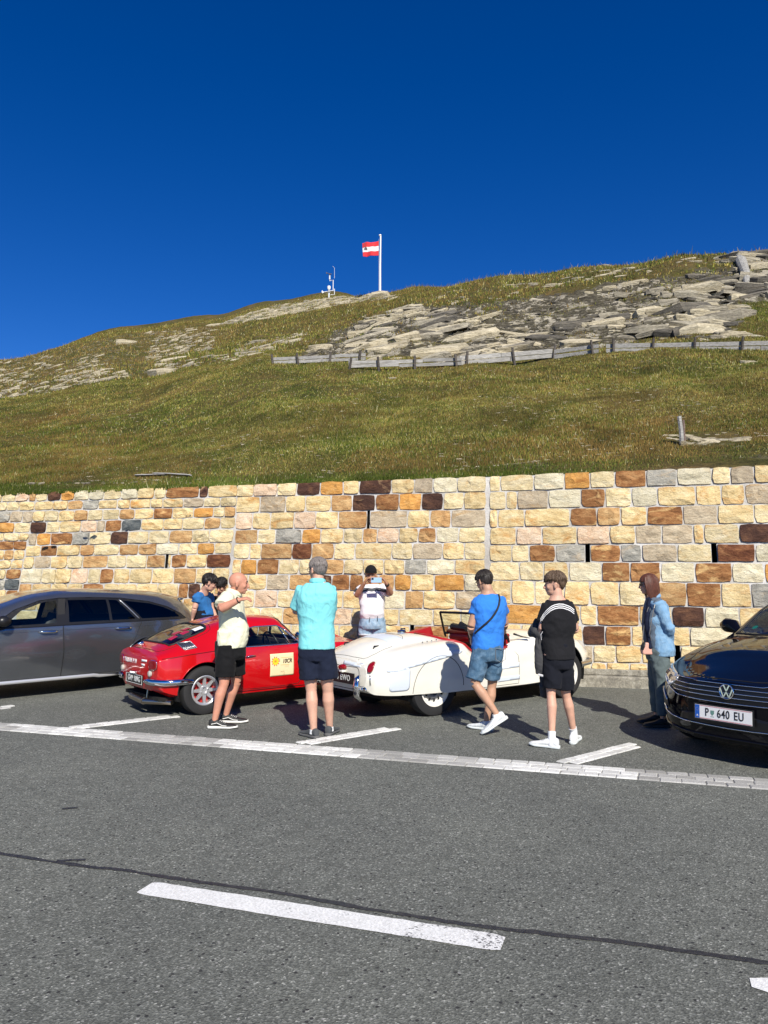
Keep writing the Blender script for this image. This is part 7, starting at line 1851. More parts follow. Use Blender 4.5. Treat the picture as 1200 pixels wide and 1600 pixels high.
class Person:
    def __init__(s, label, Y0, px0, H, skin):
        s.Y0 = Y0; g = gr(px0, 900 + CAM_H * FPX / Y0); s.o = Vector((at(px0, 950, Y0).x, Y0, 0)); s.H = H; s.k = H / 1.75
        s.root = empty('person', s.o, label=label, cat='person'); s.skin = skin
    def J(s, px, py, dy=0.0): return at(px, py, s.Y0 + dy) - s.o
    def torso(s, mb, pel, chest, neck, yaw, grow=0.0, belly=0.0, shoulders=None, z0=None, z1=None, sw=1.0, hip=1.0, hem=None, flare=0.0):
        """pelvis, chest and neck-base points; yaw = where the front faces (0 away, +90 picture left)"""
        k = s.k; F = Vector((-sin(yaw), cos(yaw), 0)); Lt = Vector((cos(yaw), sin(yaw), 0)); g = grow
        sd = (shoulders[1] - shoulders[0]).normalized() if shoulders else Lt
        pts = []
        def P(t):  # along the spine, 0 pelvis .5 chest 1 neck base
            a = pel.lerp(chest, t * 2) if t < .5 else chest.lerp(neck, t * 2 - 1); return a
        prof_ = [(-.16, .150 * hip, .105, 0), (0, .168 * hip, .118, -.005), (.16, .158, .116, .010), (.32, .152, .112, .012), (.5, .172, .124, .004), (.68, .186 * sw, .122, -.006), (.80, .186 * sw, .104, -.010), (.89, .146 * sw, .084, -.008), (.96, .090, .068, 0), (1.03, .062, .060, .008)]
        R = []
        for t, w, d, f in prof_:
            if z0 is not None and t < z0: continue
            if z1 is not None and t > z1: continue
            a = P(max(0, t)) + (pel - chest) * max(0, -t) * 2; bl = belly * math.exp(-((t - .22) / .22) ** 2)
            lat = Lt.lerp(sd, min(1, max(0, (t - .3) / .5))); fl = flare * max(0, .4 - t)
            R.append((a + F * (f + bl * .5) * k, lat * (w * k + g + fl), F * (d * k + g + bl * .6 + fl)))
        if hem is not None:
            c, w, d = hem; R.insert(0, (c, Lt * w, F * d))
        ellrings(mb, R, 28, 2.35)
    def body(s, pel, chest, neck, hd, yaw, hyaw, hpitch, sh, el, wr, hips, kn, an, hands, belly=0.0, hs=1.0, arm=1.0, leg=1.0, roll=0.0, sw=1.0, lift=None):
        s.an = an; s.lift = lift or {}
        for i in (0, 1):
            p_ = s.lift.get(i, 0.0); an[i].z = .24 * sin(p_) + .10 * cos(p_)
        k = s.k; mb = MB(); s.torso(mb, pel, chest, neck, yaw, 0, belly, sh, sw=sw); F = Vector((-sin(yaw), cos(yaw), 0)); Lt = Vector((cos(yaw), sin(yaw), 0))
        M, q = head(mb, hd, hyaw, hpitch, k * hs, roll)
        mb.tube([neck - Vector((0, 0, .05)), neck.lerp(q(0, -.02, -.05), .5), q(0, -.012, -.03)], [.062 * k, .055 * k, .054 * k], 16)
        for i in (0, 1):
            limb(mb, [chest.lerp(sh[i], .75), sh[i], el[i]], [.055 * k * arm, .060 * k * arm, .042 * k * arm], F); limb(mb, [el[i], el[i].lerp(wr[i], .3), wr[i]], [.041 * k * arm, .043 * k * arm, .026 * k * arm], F)
            dr, pm, sd, cu = hands[i]; hand(mb, wr[i], dr, pm, sd, cu, k)
            limb(mb, [pel.lerp(hips[i], .8) + Vector((0, 0, .04)), hips[i], hips[i].lerp(kn[i], .5), kn[i]], [.09 * k * leg, .088 * k * leg, .075 * k * leg, .054 * k * leg], Lt)
            d = (an[i] - kn[i]); bk = -F * .012 * k
            limb(mb, [kn[i], kn[i] + d * .10, kn[i] + d * .32 + bk, kn[i] + d * .62 + bk * .5, an[i], an[i] - Vector((0, 0, .03))], [.054 * k * leg, .050 * k * leg, .057 * k * leg, .044 * k * leg, .033 * k * leg, .034 * k * leg], Lt)
        me = remesh(mb, 'body', .0066, 3); s.M, s.q, s.hd, s.hs = M, q, hd, k * hs
        s.body_o = link('body', me, s.skin, s.root)
        # eyes, brows, mouth line
        e = MB(); dk = mat('eye_dark', (.03, .02, .015), .3)
        for x in (-.031, .031): ball(e, q(x, .085, .012), (.011 * k, .006 * k, .006 * k), M, 10)
        e.build('eyes', dk, s.root, smooth=True)
        b = MB()
        for x in (-1, 1): b.tube([q(.014 * x, .094, .033), q(.034 * x, .090, .038), q(.050 * x, .078, .032)], [.0035, .004, .0025], 5)
        b.build('eyebrows', m_hair('brow_hair', (.10, .08, .06)), s.root, smooth=True)
        m = MB(); m.tube([q(-.021, .092, -.058), q(0, .099, -.0565), q(.021, .092, -.058)], [.0015, .003, .0015], 5); m.build('mouth', mat('lip', (.22, .06, .05), .5), s.root)
        return s
    def wear(s, name, build, mtl, voxel=.009, wr=.006, seed=0, smooth=3, fold=None):
        mb = MB(); build(mb); o = link(name, remesh(mb, name, voxel, smooth, wr, seed, fold), mtl, s.root); return o
    def shorts(s, mtl, pel, yaw, hips, hem, top=.06, r0=.115, r1=.105, w=.175, d=.125, wr=.007, seed=3, name='shorts', legend=None, asp=1.0):
        k = s.k; F = Vector((-sin(yaw), cos(yaw), 0)); Lt = Vector((cos(yaw), sin(yaw), 0)); Z = Vector((0, 0, 1))
        def b(mb):
            ellrings(mb, [(pel + Z * top, Lt * (w - .012) * k, F * (d - .008) * k), (pel + Z * .0, Lt * w * k, F * d * k), (pel - Z * .09, Lt * w * 1.02 * k, F * d * k), (pel - Z * .14, Lt * w * .9 * k, F * d * .9 * k)], 26, 2.4)
            for i in (0, 1):
                m_ = hips[i].lerp(hem[i], .5); limb(mb, [hips[i] + Z * .06, m_, hem[i]], [r0 * k * .92, (r0 + r1) / 2 * k, r1 * k], Lt, asp)
        return s.wear(name, b, mtl, .009, wr, seed)
    def step(s, i, d, mu, ms, L=.285, extra=None, w=1.0):
        d = V3((d[0], d[1], 0)).normalized(); p_ = s.lift.get(i, 0.0); a = s.an[i]; a = V3((a.x, a.y, 0))
        toe = a + d * ((L - .06) * cos(p_) - .10 * sin(p_)); return shoe(s.root, toe - d * L, d, mu, ms, L, p_, extra, w=w)
    def glasses(s, mtl, lens=None, sun=True):
        q = s.q; mb = MB(); k = s.k
        for x in (-1, 1):
            P = [q(.034 * x + .024 * cos(a), .099 + .004 * cos(a) * -x, .010 + .018 * sin(a)) for a in np.linspace(0, 2 * pi, 18, endpoint=False)]
            mb.tube(P, .0022, 5, closed=True); mb.tube([q(.058 * x, .096, .014), q(.078 * x, .06, .014), q(.083 * x, -.01, .010)], .0025, 5)
            if sun: mb.add(P, [tuple(range(18))])
        mb.tube([q(-.010, .103, .014), q(.010, .103, .014)], .0022, 5)
        return mb.build('sunglasses' if sun else 'glasses', mtl, s.root)
rd_ = radians
V3 = Vector
SK1, SK2, SK3, SK4 = m_skin('skin_ruddy', (.52, .25, .17)), m_skin('skin_fair', (.56, .33, .24)), m_skin('skin_tan', (.38, .20, .12)), m_skin('skin_olive', (.46, .27, .18))
BLACKSHOE = mat('shoe_black', (.018, .018, .018), .6); WHITER = mat('white_rubber', (.70, .69, .65), .6); GREYS = m_cloth('shoe_grey', (.07, .075, .08)); LGT = m_cloth('shoe_light', (.60, .63, .64)); WHS = m_cloth('shoe_white', (.72, .73, .73))

# 1 --- man in the cream shirt
def p_cream():
    p = Person('balding man in a loose cream shirt and black shorts gesturing beside the red coupe', 8.62, 356, 1.72, SK1); J = p.J
    yaw = rd_(-72); pel, ch, nk = J(360, 1006), J(361, 962, .0), J(364.5, 924, .0); hd = J(372.5, 912, -.02)
    sh = [J(368, 932, .18), J(355, 934, -.16)]; el = [J(366, 980, .24), J(345, 951.5, -.30)]; wr_ = [J(368, 1004, .16), J(374, 937, -.34)]
    hips = [J(367, 1016, .10), J(354, 1016, -.10)]; kn = [J(369, 1066, .12), J(350, 1068, -.13)]; an = [J(353.5, 1110, .15), J(336, 1118, -.17)]
    p.body(pel, ch, nk, hd, yaw, rd_(-82), rd_(-6), sh, el, wr_, hips, kn, an, [(V3((.3, 0, -1)), V3((0, -1, 0)), 1, .5), (V3((1, .1, .18)), V3((0, .3, -1)), -1, .75)], belly=.04, hs=1.08, arm=1.15, leg=1.02)
    SH = m_cloth('cream_shirt', (.70, .70, .52), wr=.6, var=.05)
    def b(mb):
        p.torso(mb, pel, ch, nk, yaw, .020, .055, sh, z0=.1, z1=.98, hem=(J(360, 1011), .180, .165), flare=.02)
        for i in (0, 1):
            e = sh[i].lerp(el[i], (.62, .78)[i]); limb(mb, [ch.lerp(sh[i], .8), sh[i], e], [.072, .078, .090], V3((0, 0, 1)))
        limb(mb, [J(352, 985, -.13), J(351, 1012, -.12), J(349, 1018, -.10)], [.09, .075, .03], V3((1, 0, 0)))
    p.wear('shirt', b, SH, wr=.006, seed=2)
    c = MB(); F = V3((-sin(yaw), cos(yaw), 0)); Lt = V3((cos(yaw), sin(yaw), 0))
    c.tube([nk + V3((0, 0, -.010)) + Lt * .076 * cos(a) + F * (.076 * sin(a) + .01) - V3((0, 0, .028 * sin(a))) for a in np.linspace(-pi * 1.45, pi * .45, 24)], [(.013, .026)] * 24, 8)
    c.build('collar', SH, p.root, smooth='auto')
    p.shorts(m_cloth('black_shorts', (.010, .010, .011), wr=.3), pel - V3((0, 0, .03)), yaw, hips, [J(368.5, 1054, .115), J(351, 1058, -.12)], r0=.118, r1=.108, w=.17, d=.17)
    def van(root, q, X, Z, L):
        mb = MB()
        for sg in (-1, 1):
            mb.tube([q(.039 * sg, .10 * L, .052), q(.041 * sg, .30 * L, .066), q(.043 * sg, .50 * L, .040), q(.046 * sg, .66 * L, .036)], .0042, 5)
        for k in range(4): mb.tube([q(-.022, (.40 + k * .06) * L, .086 - k * .007), q(.022, (.40 + k * .06) * L, .086 - k * .007)], .004, 5)
        mb.build('side_stripe', WHITER, root)
    p.step(0, (1, .02), BLACKSHOE, WHITER, .30, van); p.step(1, (1, -.05), BLACKSHOE, WHITER, .30, van)
    w = wr_[1]; d = (wr_[1] - el[1]).normalized(); a = d.orthogonal().normalized(); b2 = d.cross(a)
    MB().tube([w - d * .012 + a * .033 * cos(t) + b2 * .033 * sin(t) for t in np.linspace(0, 2 * pi, 20, endpoint=False)], .006, 6, closed=True).build('wristband', BLACKSHOE, p.root)
p_cream()
# 2 --- man in turquoise, seen from behind with folded arms
def p_turq():
    p = Person('tall man in a turquoise polo shirt and navy shorts with folded arms, seen from behind', 7.98, 496, 1.82, SK2); J = p.J
    yaw = rd_(4); pel, ch, nk = J(495, 1010), J(494.5, 955, .01), J(496, 907, .0); hd = J(496.5, 891, .02)
    sh = [J(473, 922, 0), J(514, 921, 0)]; el = [J(461, 953, .09), J(518, 958, .12)]; wr_ = [J(488, 958, .27), J(498, 962, .25)]
    hips = [J(482, 1020, 0), J(507, 1020, 0)]; kn = [J(486, 1074, .02), J(512, 1074, .03)]; an = [J(490, 1136, -.02), J(515, 1129, .12)]
    p.body(pel, ch, nk, hd, yaw, rd_(42), rd_(-3), sh, el, wr_, hips, kn, an, [(V3((1, .1, .1)), V3((0, -1, 0)), 1, .4), (V3((-1, .1, .1)), V3((0, -1, 0)), -1, .4)], belly=.03, hs=1.03, arm=1.08, leg=1.04)
    SH = m_cloth('turquoise_polo', (.20, .60, .63), wr=.6, var=.04)
    def b(mb):
        p.torso(mb, pel, ch, nk, yaw, .020, .03, sh, z0=.1, z1=.97, hem=(J(495, 1013), .192, .140), flare=.01)
        for i in (0, 1): limb(mb, [ch.lerp(sh[i], .85), sh[i] + V3((0, 0, .004)), sh[i].lerp(el[i], .9)], [.078, .079, .068], V3((0, 1, 0)))
    p.wear('polo_shirt', b, SH, wr=.0055, seed=8)
    c = MB(); c.tube([nk + V3((0, 0, -.012)) + V3((.074 * cos(a), .072 * sin(a), .014 * sin(a + pi))) for a in np.linspace(0, 2 * pi, 24, endpoint=False)], [(.013, .026)] * 24, 8, closed=True); c.build('collar', SH, p.root, smooth='auto')
    p.shorts(m_cloth('navy_shorts', (.012, .016, .032), wr=.35), pel, yaw, hips, [J(485, 1060, .01), J(511, 1060, .015)], r0=.112, r1=.108, w=.175, d=.125, seed=4)
    for i, d in enumerate(((-.62, .75), (.28, 1))): p.step(i, d, GREYS, mat('grey_sole', (.10, .10, .10), .8), .29, laces(BLACKSHOE))
    for i in (0, 1): MB().tube([an[i] - V3((0, 0, .055)), an[i] - V3((0, 0, .012))], [.043, .040], 12).build('sock', WHS, p.root, smooth='auto')
    hair_cap('hair', hd, p.M, p.hs, m_hair('grey_hair', (.16, .14, .13)), p.root, front=.085, side=.0, back=-.075, puff=.007, rough=.002, seed=4)
    p.glasses(BLACKSHOE, sun=False)
p_turq()
# 3 --- photographer by the wall
def p_photo():
    p = Person('man in a black cap and white striped T-shirt photographing with a phone against the wall', 11.8, 580, 1.80, SK3); J = p.J
    yaw = rd_(180); pel, ch, nk = J(581.5, 968), J(581, 938), J(580.5, 911); hd = J(579.5, 899, -.02)
    sh = [J(597, 920), J(564.5, 921)]; el = [J(611, 927, -.20), J(557.5, 930, -.20)]; wr_ = [J(603.5, 911, -.36), J(569.5, 911, -.36)]
    hips = [J(591, 975), J(573, 975)]; kn = [J(593, 1018), J(572, 1018)]; an = [J(593, 1060), J(571, 1060)]
    p.body(pel, ch, nk, hd, yaw, rd_(180), rd_(-4), sh, el, wr_, hips, kn, an, [(V3((-.55, -.2, .8)), V3((-.7, 0, -.3)), 1, .7), (V3((.55, -.2, .8)), V3((.7, 0, -.3)), -1, .7)], belly=.05)
    SH = m_cloth('white_tee', (.68, .67, .69), wr=.3, var=.04)
    def b(mb):
        p.torso(mb, pel, ch, nk, yaw, .020, .05, sh, z0=.1, z1=.97, hem=(J(581.5, 966), .188, .175), flare=.01)
        for i in (0, 1): limb(mb, [ch.lerp(sh[i], .8), sh[i], sh[i].lerp(el[i], .70)], [.075, .080, .080], V3((0, 1, 0)))
    o = p.wear('t_shirt', b, SH, wr=.006, seed=5)
    z0 = J(581, 921.5).z; T = nd(SH, 'ShaderNodeSeparateXYZ'); lk(SH, objc(SH), T.inputs[0])
    zz = mth(SH, 'ADD', mth(SH, 'SUBTRACT', T.outputs[2], z0), mth(SH, 'MULTIPLY', mth(SH, 'SUBTRACT', noise(SH, objc(SH), 7, 1), .5), .06))
    band = mth(SH, 'LESS_THAN', mth(SH, 'ABSOLUTE', zz), .026); prev = bsdf(SH).inputs['Base Color'].links[0].from_socket
    lk(SH, mix(SH, band, prev, (.07, .075, .085)), bsdf(SH).inputs['Base Color'])
    dn = m_cloth('light_denim', (.22, .33, .44), wr=.5, blue=(.36, .46, .55))
    p.shorts(dn, pel, yaw, hips, [J(592.5, 991), J(571.5, 991)], r0=.118, r1=.108, w=.185, d=.172, seed=6, top=.10)
    cf = MB()
    for x in (592.5, 571.5): c = J(x, 991); cf.lathe([(.108, -.012), (.114, -.006), (.114, .012), (.106, .016)], 20, Matrix.Translation(c))
    cf.build('cuffs', m_cloth('denim_cuff', (.48, .54, .58)), p.root, smooth='auto')
    cd = MB()
    for x0, x1, y1 in ((578.5, 576.5, 975), (590, 589.5, 971)): cd.tube([J(x0, 961, -.17), J((x0 + x1) / 2, 967, -.185), J(x1, y1, -.165)], .005, 5)
    cd.build('drawstring', mat('cord_navy', (.01, .012, .04), .8), p.root)
    hair_cap('cap', hd + V3((0, .0, .006)), p.M, p.hs * 1.04, m_cloth('cap_black', (.010, .010, .011)), p.root, front=.045, side=.028, back=-.02, puff=.012, rough=.0, seed=1, top=.012)
    q = p.q; P = [q(x, .098 + .055 * (1 - (x / .07) ** 2), .048 - 2.2 * x * x) for x in np.linspace(-.07, .07, 9)]; P2 = [q(x, .075, .056 - 2.2 * x * x) for x in np.linspace(-.07, .07, 9)]
    br = MB().add(P + P2, [(i, i + 1, 10 + i, 9 + i) for i in range(8)]).build('cap_peak', m_cloth('cap_black', (.010, .010, .011)), p.root); m = br.modifiers.new('s', 'SOLIDIFY'); m.thickness = .005
    p.step(0, (.15, -1), WHS, WHITER, .29); p.step(1, (-.2, -1), WHS, WHITER, .29)
    bd = MB()
    for i in (0,): d = (wr_[i] - el[i]).normalized(); bd.tube([wr_[i] - d * .05, wr_[i] - d * .02], .035, 12)
    bd.build('watch', BLACKSHOE, p.root)
    c = at(588, 906.5, 11.36)
    ph = empty('phone', c, label='pale blue phone held up sideways by the man in the black cap', cat='phone')
    MB().box((0, 0, 0), (.156, .009, .076)).build('phone_case', mat('phone_blue', (.28, .45, .62), .4), ph, bevel=.004)
    MB().box((-.055, -.006, .020), (.03, .004, .03)).build('lens_block', mat('phone_dark', (.02, .02, .03), .2), ph)
p_photo()
# 4 --- man in blue T-shirt
def p_blue():
    p = Person('man in a bright blue T-shirt and denim shorts stepping along the white roadster', 8.25, 762, 1.71, SK4); J = p.J
    yaw = rd_(22); pel, ch, nk = J(762, 1012), J(765, 968), J(763, 925); hd = J(757, 909, .03)
    sh = [J(749, 938, -.03), J(781, 938, .05)]; el = [J(736, 979, -.05), J(789, 974, .16)]; wr_ = [J(737, 995, .12), J(785, 987, .34)]
    hips = [J(753, 1022, -.03), J(774, 1022, .04)]; kn = [J(742, 1068, -.06), J(769, 1068, .10)]; an = [J(776, 1112, -.14), J(760, 1116, .10)]
    p.body(pel, ch, nk, hd, yaw, rd_(34), rd_(-22), sh, el, wr_, hips, kn, an, [(V3((.0, .3, -1)), V3((1, 0, 0)), 1, .5), (V3((.2, 1, .1)), V3((0, 0, -1)), -1, .8)], belly=.015, arm=1.02, leg=.96, lift={0: rd_(33)})
    SH = m_cloth('blue_tee', (.035, .19, .62), wr=.6, var=.06)
    def b(mb):
        p.torso(mb, pel, ch, nk, yaw, .016, .02, sh, z0=.1, z1=.97, hem=(J(761.5, 1014), .168, .125), flare=.01)
        for i in (0, 1): limb(mb, [ch.lerp(sh[i], .8), sh[i], sh[i].lerp(el[i], .55)], [.068, .068, .068], V3((0, 1, 0)))
    o = p.wear('t_shirt', b, SH, wr=.008, seed=12); bv = BVHTree.FromPolygons([v.co for v in o.data.vertices], [tuple(f.vertices) for f in o.data.polygons])
    dn = m_cloth('denim', (.055, .115, .19), wr=.6, blue=(.13, .21, .30))
    p.shorts(dn, pel, yaw, hips, [J(740.5, 1062, -.05), J(768, 1060, .09)], r0=.105, r1=.092, w=.168, d=.13, seed=7)
    pk = MB(); F = V3((-sin(yaw), cos(yaw), 0)); Lt = V3((cos(yaw), sin(yaw), 0)); c = pel - F * .142 + Lt * .075 - V3((0, 0, .07))
    pk.tube([c + Lt * x + V3((0, 0, z)) for x, z in ((-.06, .07), (.06, .07), (.06, -.04), (0, -.075), (-.06, -.04))], .0035, 5, closed=True); pk.build('back_pocket', m_cloth('denim_seam', (.20, .22, .24)), p.root)
    PS, GL = mat('pale_sole', (.62, .66, .66), .6), laces(mat('grey_lace', (.3, .32, .33), .8))
    p.step(0, (-.92, .0), LGT, PS, .30, GL, 1.08); p.step(1, (-.72, .6), LGT, PS, .29, GL, 1.05)
    MB().tube([an[1] - V3((0, 0, .05)), an[1]], [.041, .038], 12).build('sock', WHS, p.root, smooth='auto'); MB().tube([an[0] - V3((.0, 0, .04)), an[0] + V3((-.01, 0, .0))], [.042, .038], 12).build('sock', WHS, p.root, smooth='auto')
    hair_cap('hair', hd, p.M, p.hs, m_hair('dark_hair', (.022, .017, .014)), p.root, front=.07, side=.005, back=-.07, puff=.012, rough=.003, seed=6)
    p.glasses(BLACKSHOE, sun=False)
    # crossbody bag: strap over the right shoulder, pouch under the left arm
    bag = empty('crossbody_bag', p.o, label='black crossbody bag with its strap slung across the blue T-shirt', cat='bag')
    sp = []
    for x, y in ((777.5, 926), (779.5, 931), (780.5, 938), (779.5, 945), (777, 952), (773, 959), (768, 966), (761, 973), (754, 979), (747, 985), (742, 990)):
        o_ = J(x, y, -1.2); h = bv.ray_cast(o_, (J(x, y, 1.2) - o_).normalized())
        if h[0] is not None: sp.append(h[0] + V3((0, -.006, .002)))
    ST_ = [sp[0] + V3((0, .03, .008))] + sp
    fr2 = [ST_[0], J(774, 935, .14), J(764, 955, .20), J(752, 975, .16), J(745, 988, .03)]
    MB().tube(ST_, [(.011, .011)] * len(ST_), 8).tube(fr2, [(.017, .004)] * len(fr2), 8).build('strap', mat('strap_black', (.014, .014, .015), .55), bag, smooth='auto')
    MB().tube([J(748, 968, .10), J(746, 978, .02), J(742, 992, .0), J(743, 1000, .05)], [(.03, .02), (.085, .035), (.07, .035), (.03, .02)], 12).build('pouch', mat('strap_black', (.014, .014, .015), .55), bag, smooth=True)
p_blue()
# 5 --- boy in black
def p_boy():
    p = Person('boy in a black T-shirt with white shoulder stripes and black shorts, seen from behind', 7.6, 870, 1.67, SK2); J = p.J
    yaw = rd_(14); pel, ch, nk = J(873, 1022), J(872, 980), J(870.5, 934); hd = J(867, 914, .02)
    sh = [J(855.5, 947, -.01), J(886, 946, .02)]; el = [J(846, 984, -.01), J(900, 983, .08)]; wr_ = [J(848, 986, .24), J(893, 989, .27)]
    hips = [J(863, 1032, -.02), J(882, 1032, .02)]; kn = [J(861, 1080, -.02), J(884, 1083, .05)]; an = [J(862, 1136, -.10), J(896, 1128, .12)]
    p.body(pel, ch, nk, hd, yaw, rd_(74), rd_(-3), sh, el, wr_, hips, kn, an, [(V3((.4, .8, .1)), V3((0, 0, -1)), 1, .6), (V3((-.6, .7, .1)), V3((0, 0, -1)), -1, .6)], hs=1.0, arm=.86, leg=.90, sw=.82)
    BK = m_cloth('black_tee', (.014, .014, .016), wr=.4)
    def b(mb):
        p.torso(mb, pel, ch, nk, yaw, .012, .0, sh, z0=.1, z1=.97, sw=.86, hem=(J(873, 1029), .156, .125), flare=.01)
        for i in (0, 1): limb(mb, [ch.lerp(sh[i], .8), sh[i], sh[i].lerp(el[i], .68)], [.062, .064, .066], V3((0, 1, 0)))
    o = p.wear('t_shirt', b, BK, .0075, wr=.007, seed=14)
    me = o.data; me.materials.append(mat('stripe_white', (.75, .75, .76), .7))
    F = V3((-sin(yaw), cos(yaw), 0)); Lt = V3((cos(yaw), sin(yaw), 0)); c0 = J(872, 949)
    # three stripes laid over the shoulder blades and down the sleeves
    bv = BVHTree.FromPolygons([v.co for v in me.vertices], [tuple(f.vertices) for f in me.polygons]); sm = MB()
    for r_ in range(3):
        P = []
        for u in np.linspace(844.5, 897, 50):
            px = u; py = float(np.interp(u, [844, 848, 853, 861, 867, 873, 880, 888, 892, 898], [970, 962.5, 956, 949, 946.3, 945, 945.3, 948, 950, 955])) + (r_ - 1) * 3.0 + 2
            o_ = J(px, py, -1.2); h = bv.ray_cast(o_, (J(px, py, 1.2) - o_).normalized())
            if h[0] is not None: P.append((h[0] + h[1] * .0025 * (1 if h[1].y < 0 else -1), h[1]))
        V = []
        for q_, n_ in P: V += [q_ + V3((0, 0, .0048)), q_ - V3((0, 0, .0040))]
        sm.add(V, [(2 * i, 2 * i + 2, 2 * i + 3, 2 * i + 1) for i in range(len(P) - 1) if (P[i][0] - P[i + 1][0]).length < .05])
    sm.build('shoulder_stripes', mat('stripe_white', (.75, .75, .76), .7), p.root)
    p.shorts(m_cloth('black_sport_shorts', (.010, .011, .016), wr=.35), pel, yaw, hips, [J(862, 1075, -.02), J(883, 1077, .045)], r0=.098, r1=.094, w=.155, d=.122, seed=9, top=.11)
    for i in (0, 1): MB().tube([an[i] - V3((0, 0, .07)), an[i] + V3((0, 0, .02)), an[i].lerp(kn[i], .13)], [.042, .037, .040], 14).build('sock', WHS, p.root, smooth='auto')
    ex = laces(mat('grey_lace', (.3, .32, .33), .8))
    PS = mat('pale_sole', (.62, .66, .66), .6); p.step(0, (-.80, .5), WHS, PS, .28, ex); p.step(1, (.40, .9), WHS, PS, .28, ex)
    HR = m_hair('brown_hair', (.085, .055, .035))
    hair_cap('hair', hd, p.M, p.hs, HR, p.root, front=.045, side=.034, back=-.065, puff=.009, rough=.007, seed=2, fringe=.010, top=.012)
    # jacket over the left arm
    jk = empty('jacket', p.o, label='charcoal jacket hanging over the left forearm of the boy in black', cat='jacket')
    JM = m_cloth('jacket_grey', (.055, .055, .058), wr=.6); mb = MB()
    limb(mb, [J(839, 975, .16), J(842, 988, .10), J(850, 992, .06), J(856, 986, .02)], [.055, .085, .085, .05], V3((0, 1, 0)))
    limb(mb, [J(848, 985, .06), J(849, 1010, .04), J(848, 1035, .03), J(848, 1054, .03)], [.07, .088, .075, .072], V3((0, 1, 0)), .6)
    limb(mb, [J(851, 1040, .06), J(850, 1065, .06), J(849, 1090, .06)], [.045, .045, .038], V3((0, 1, 0)), .7)
    limb(mb, [J(842, 968, .12), J(833, 985, .14), J(832, 996, .14)], [.04, .05, .03], V3((0, 1, 0)), .7)
    link('cloth', remesh(mb, 'jacket_cloth', .009, 3, .013, 17), JM, jk)
    MB().tube([J(841, 1054, -.02), J(849, 1056, -.03), J(856, 1054, -.02)], [(.006, .012)] * 3, 6).tube([J(853, 978, -.04), J(845, 992, -.05), J(846, 1000, -.05)], .003, 5).build('zip_and_hem', mat('zip_pale', (.5, .5, .52), .5), jk)
p_boy()
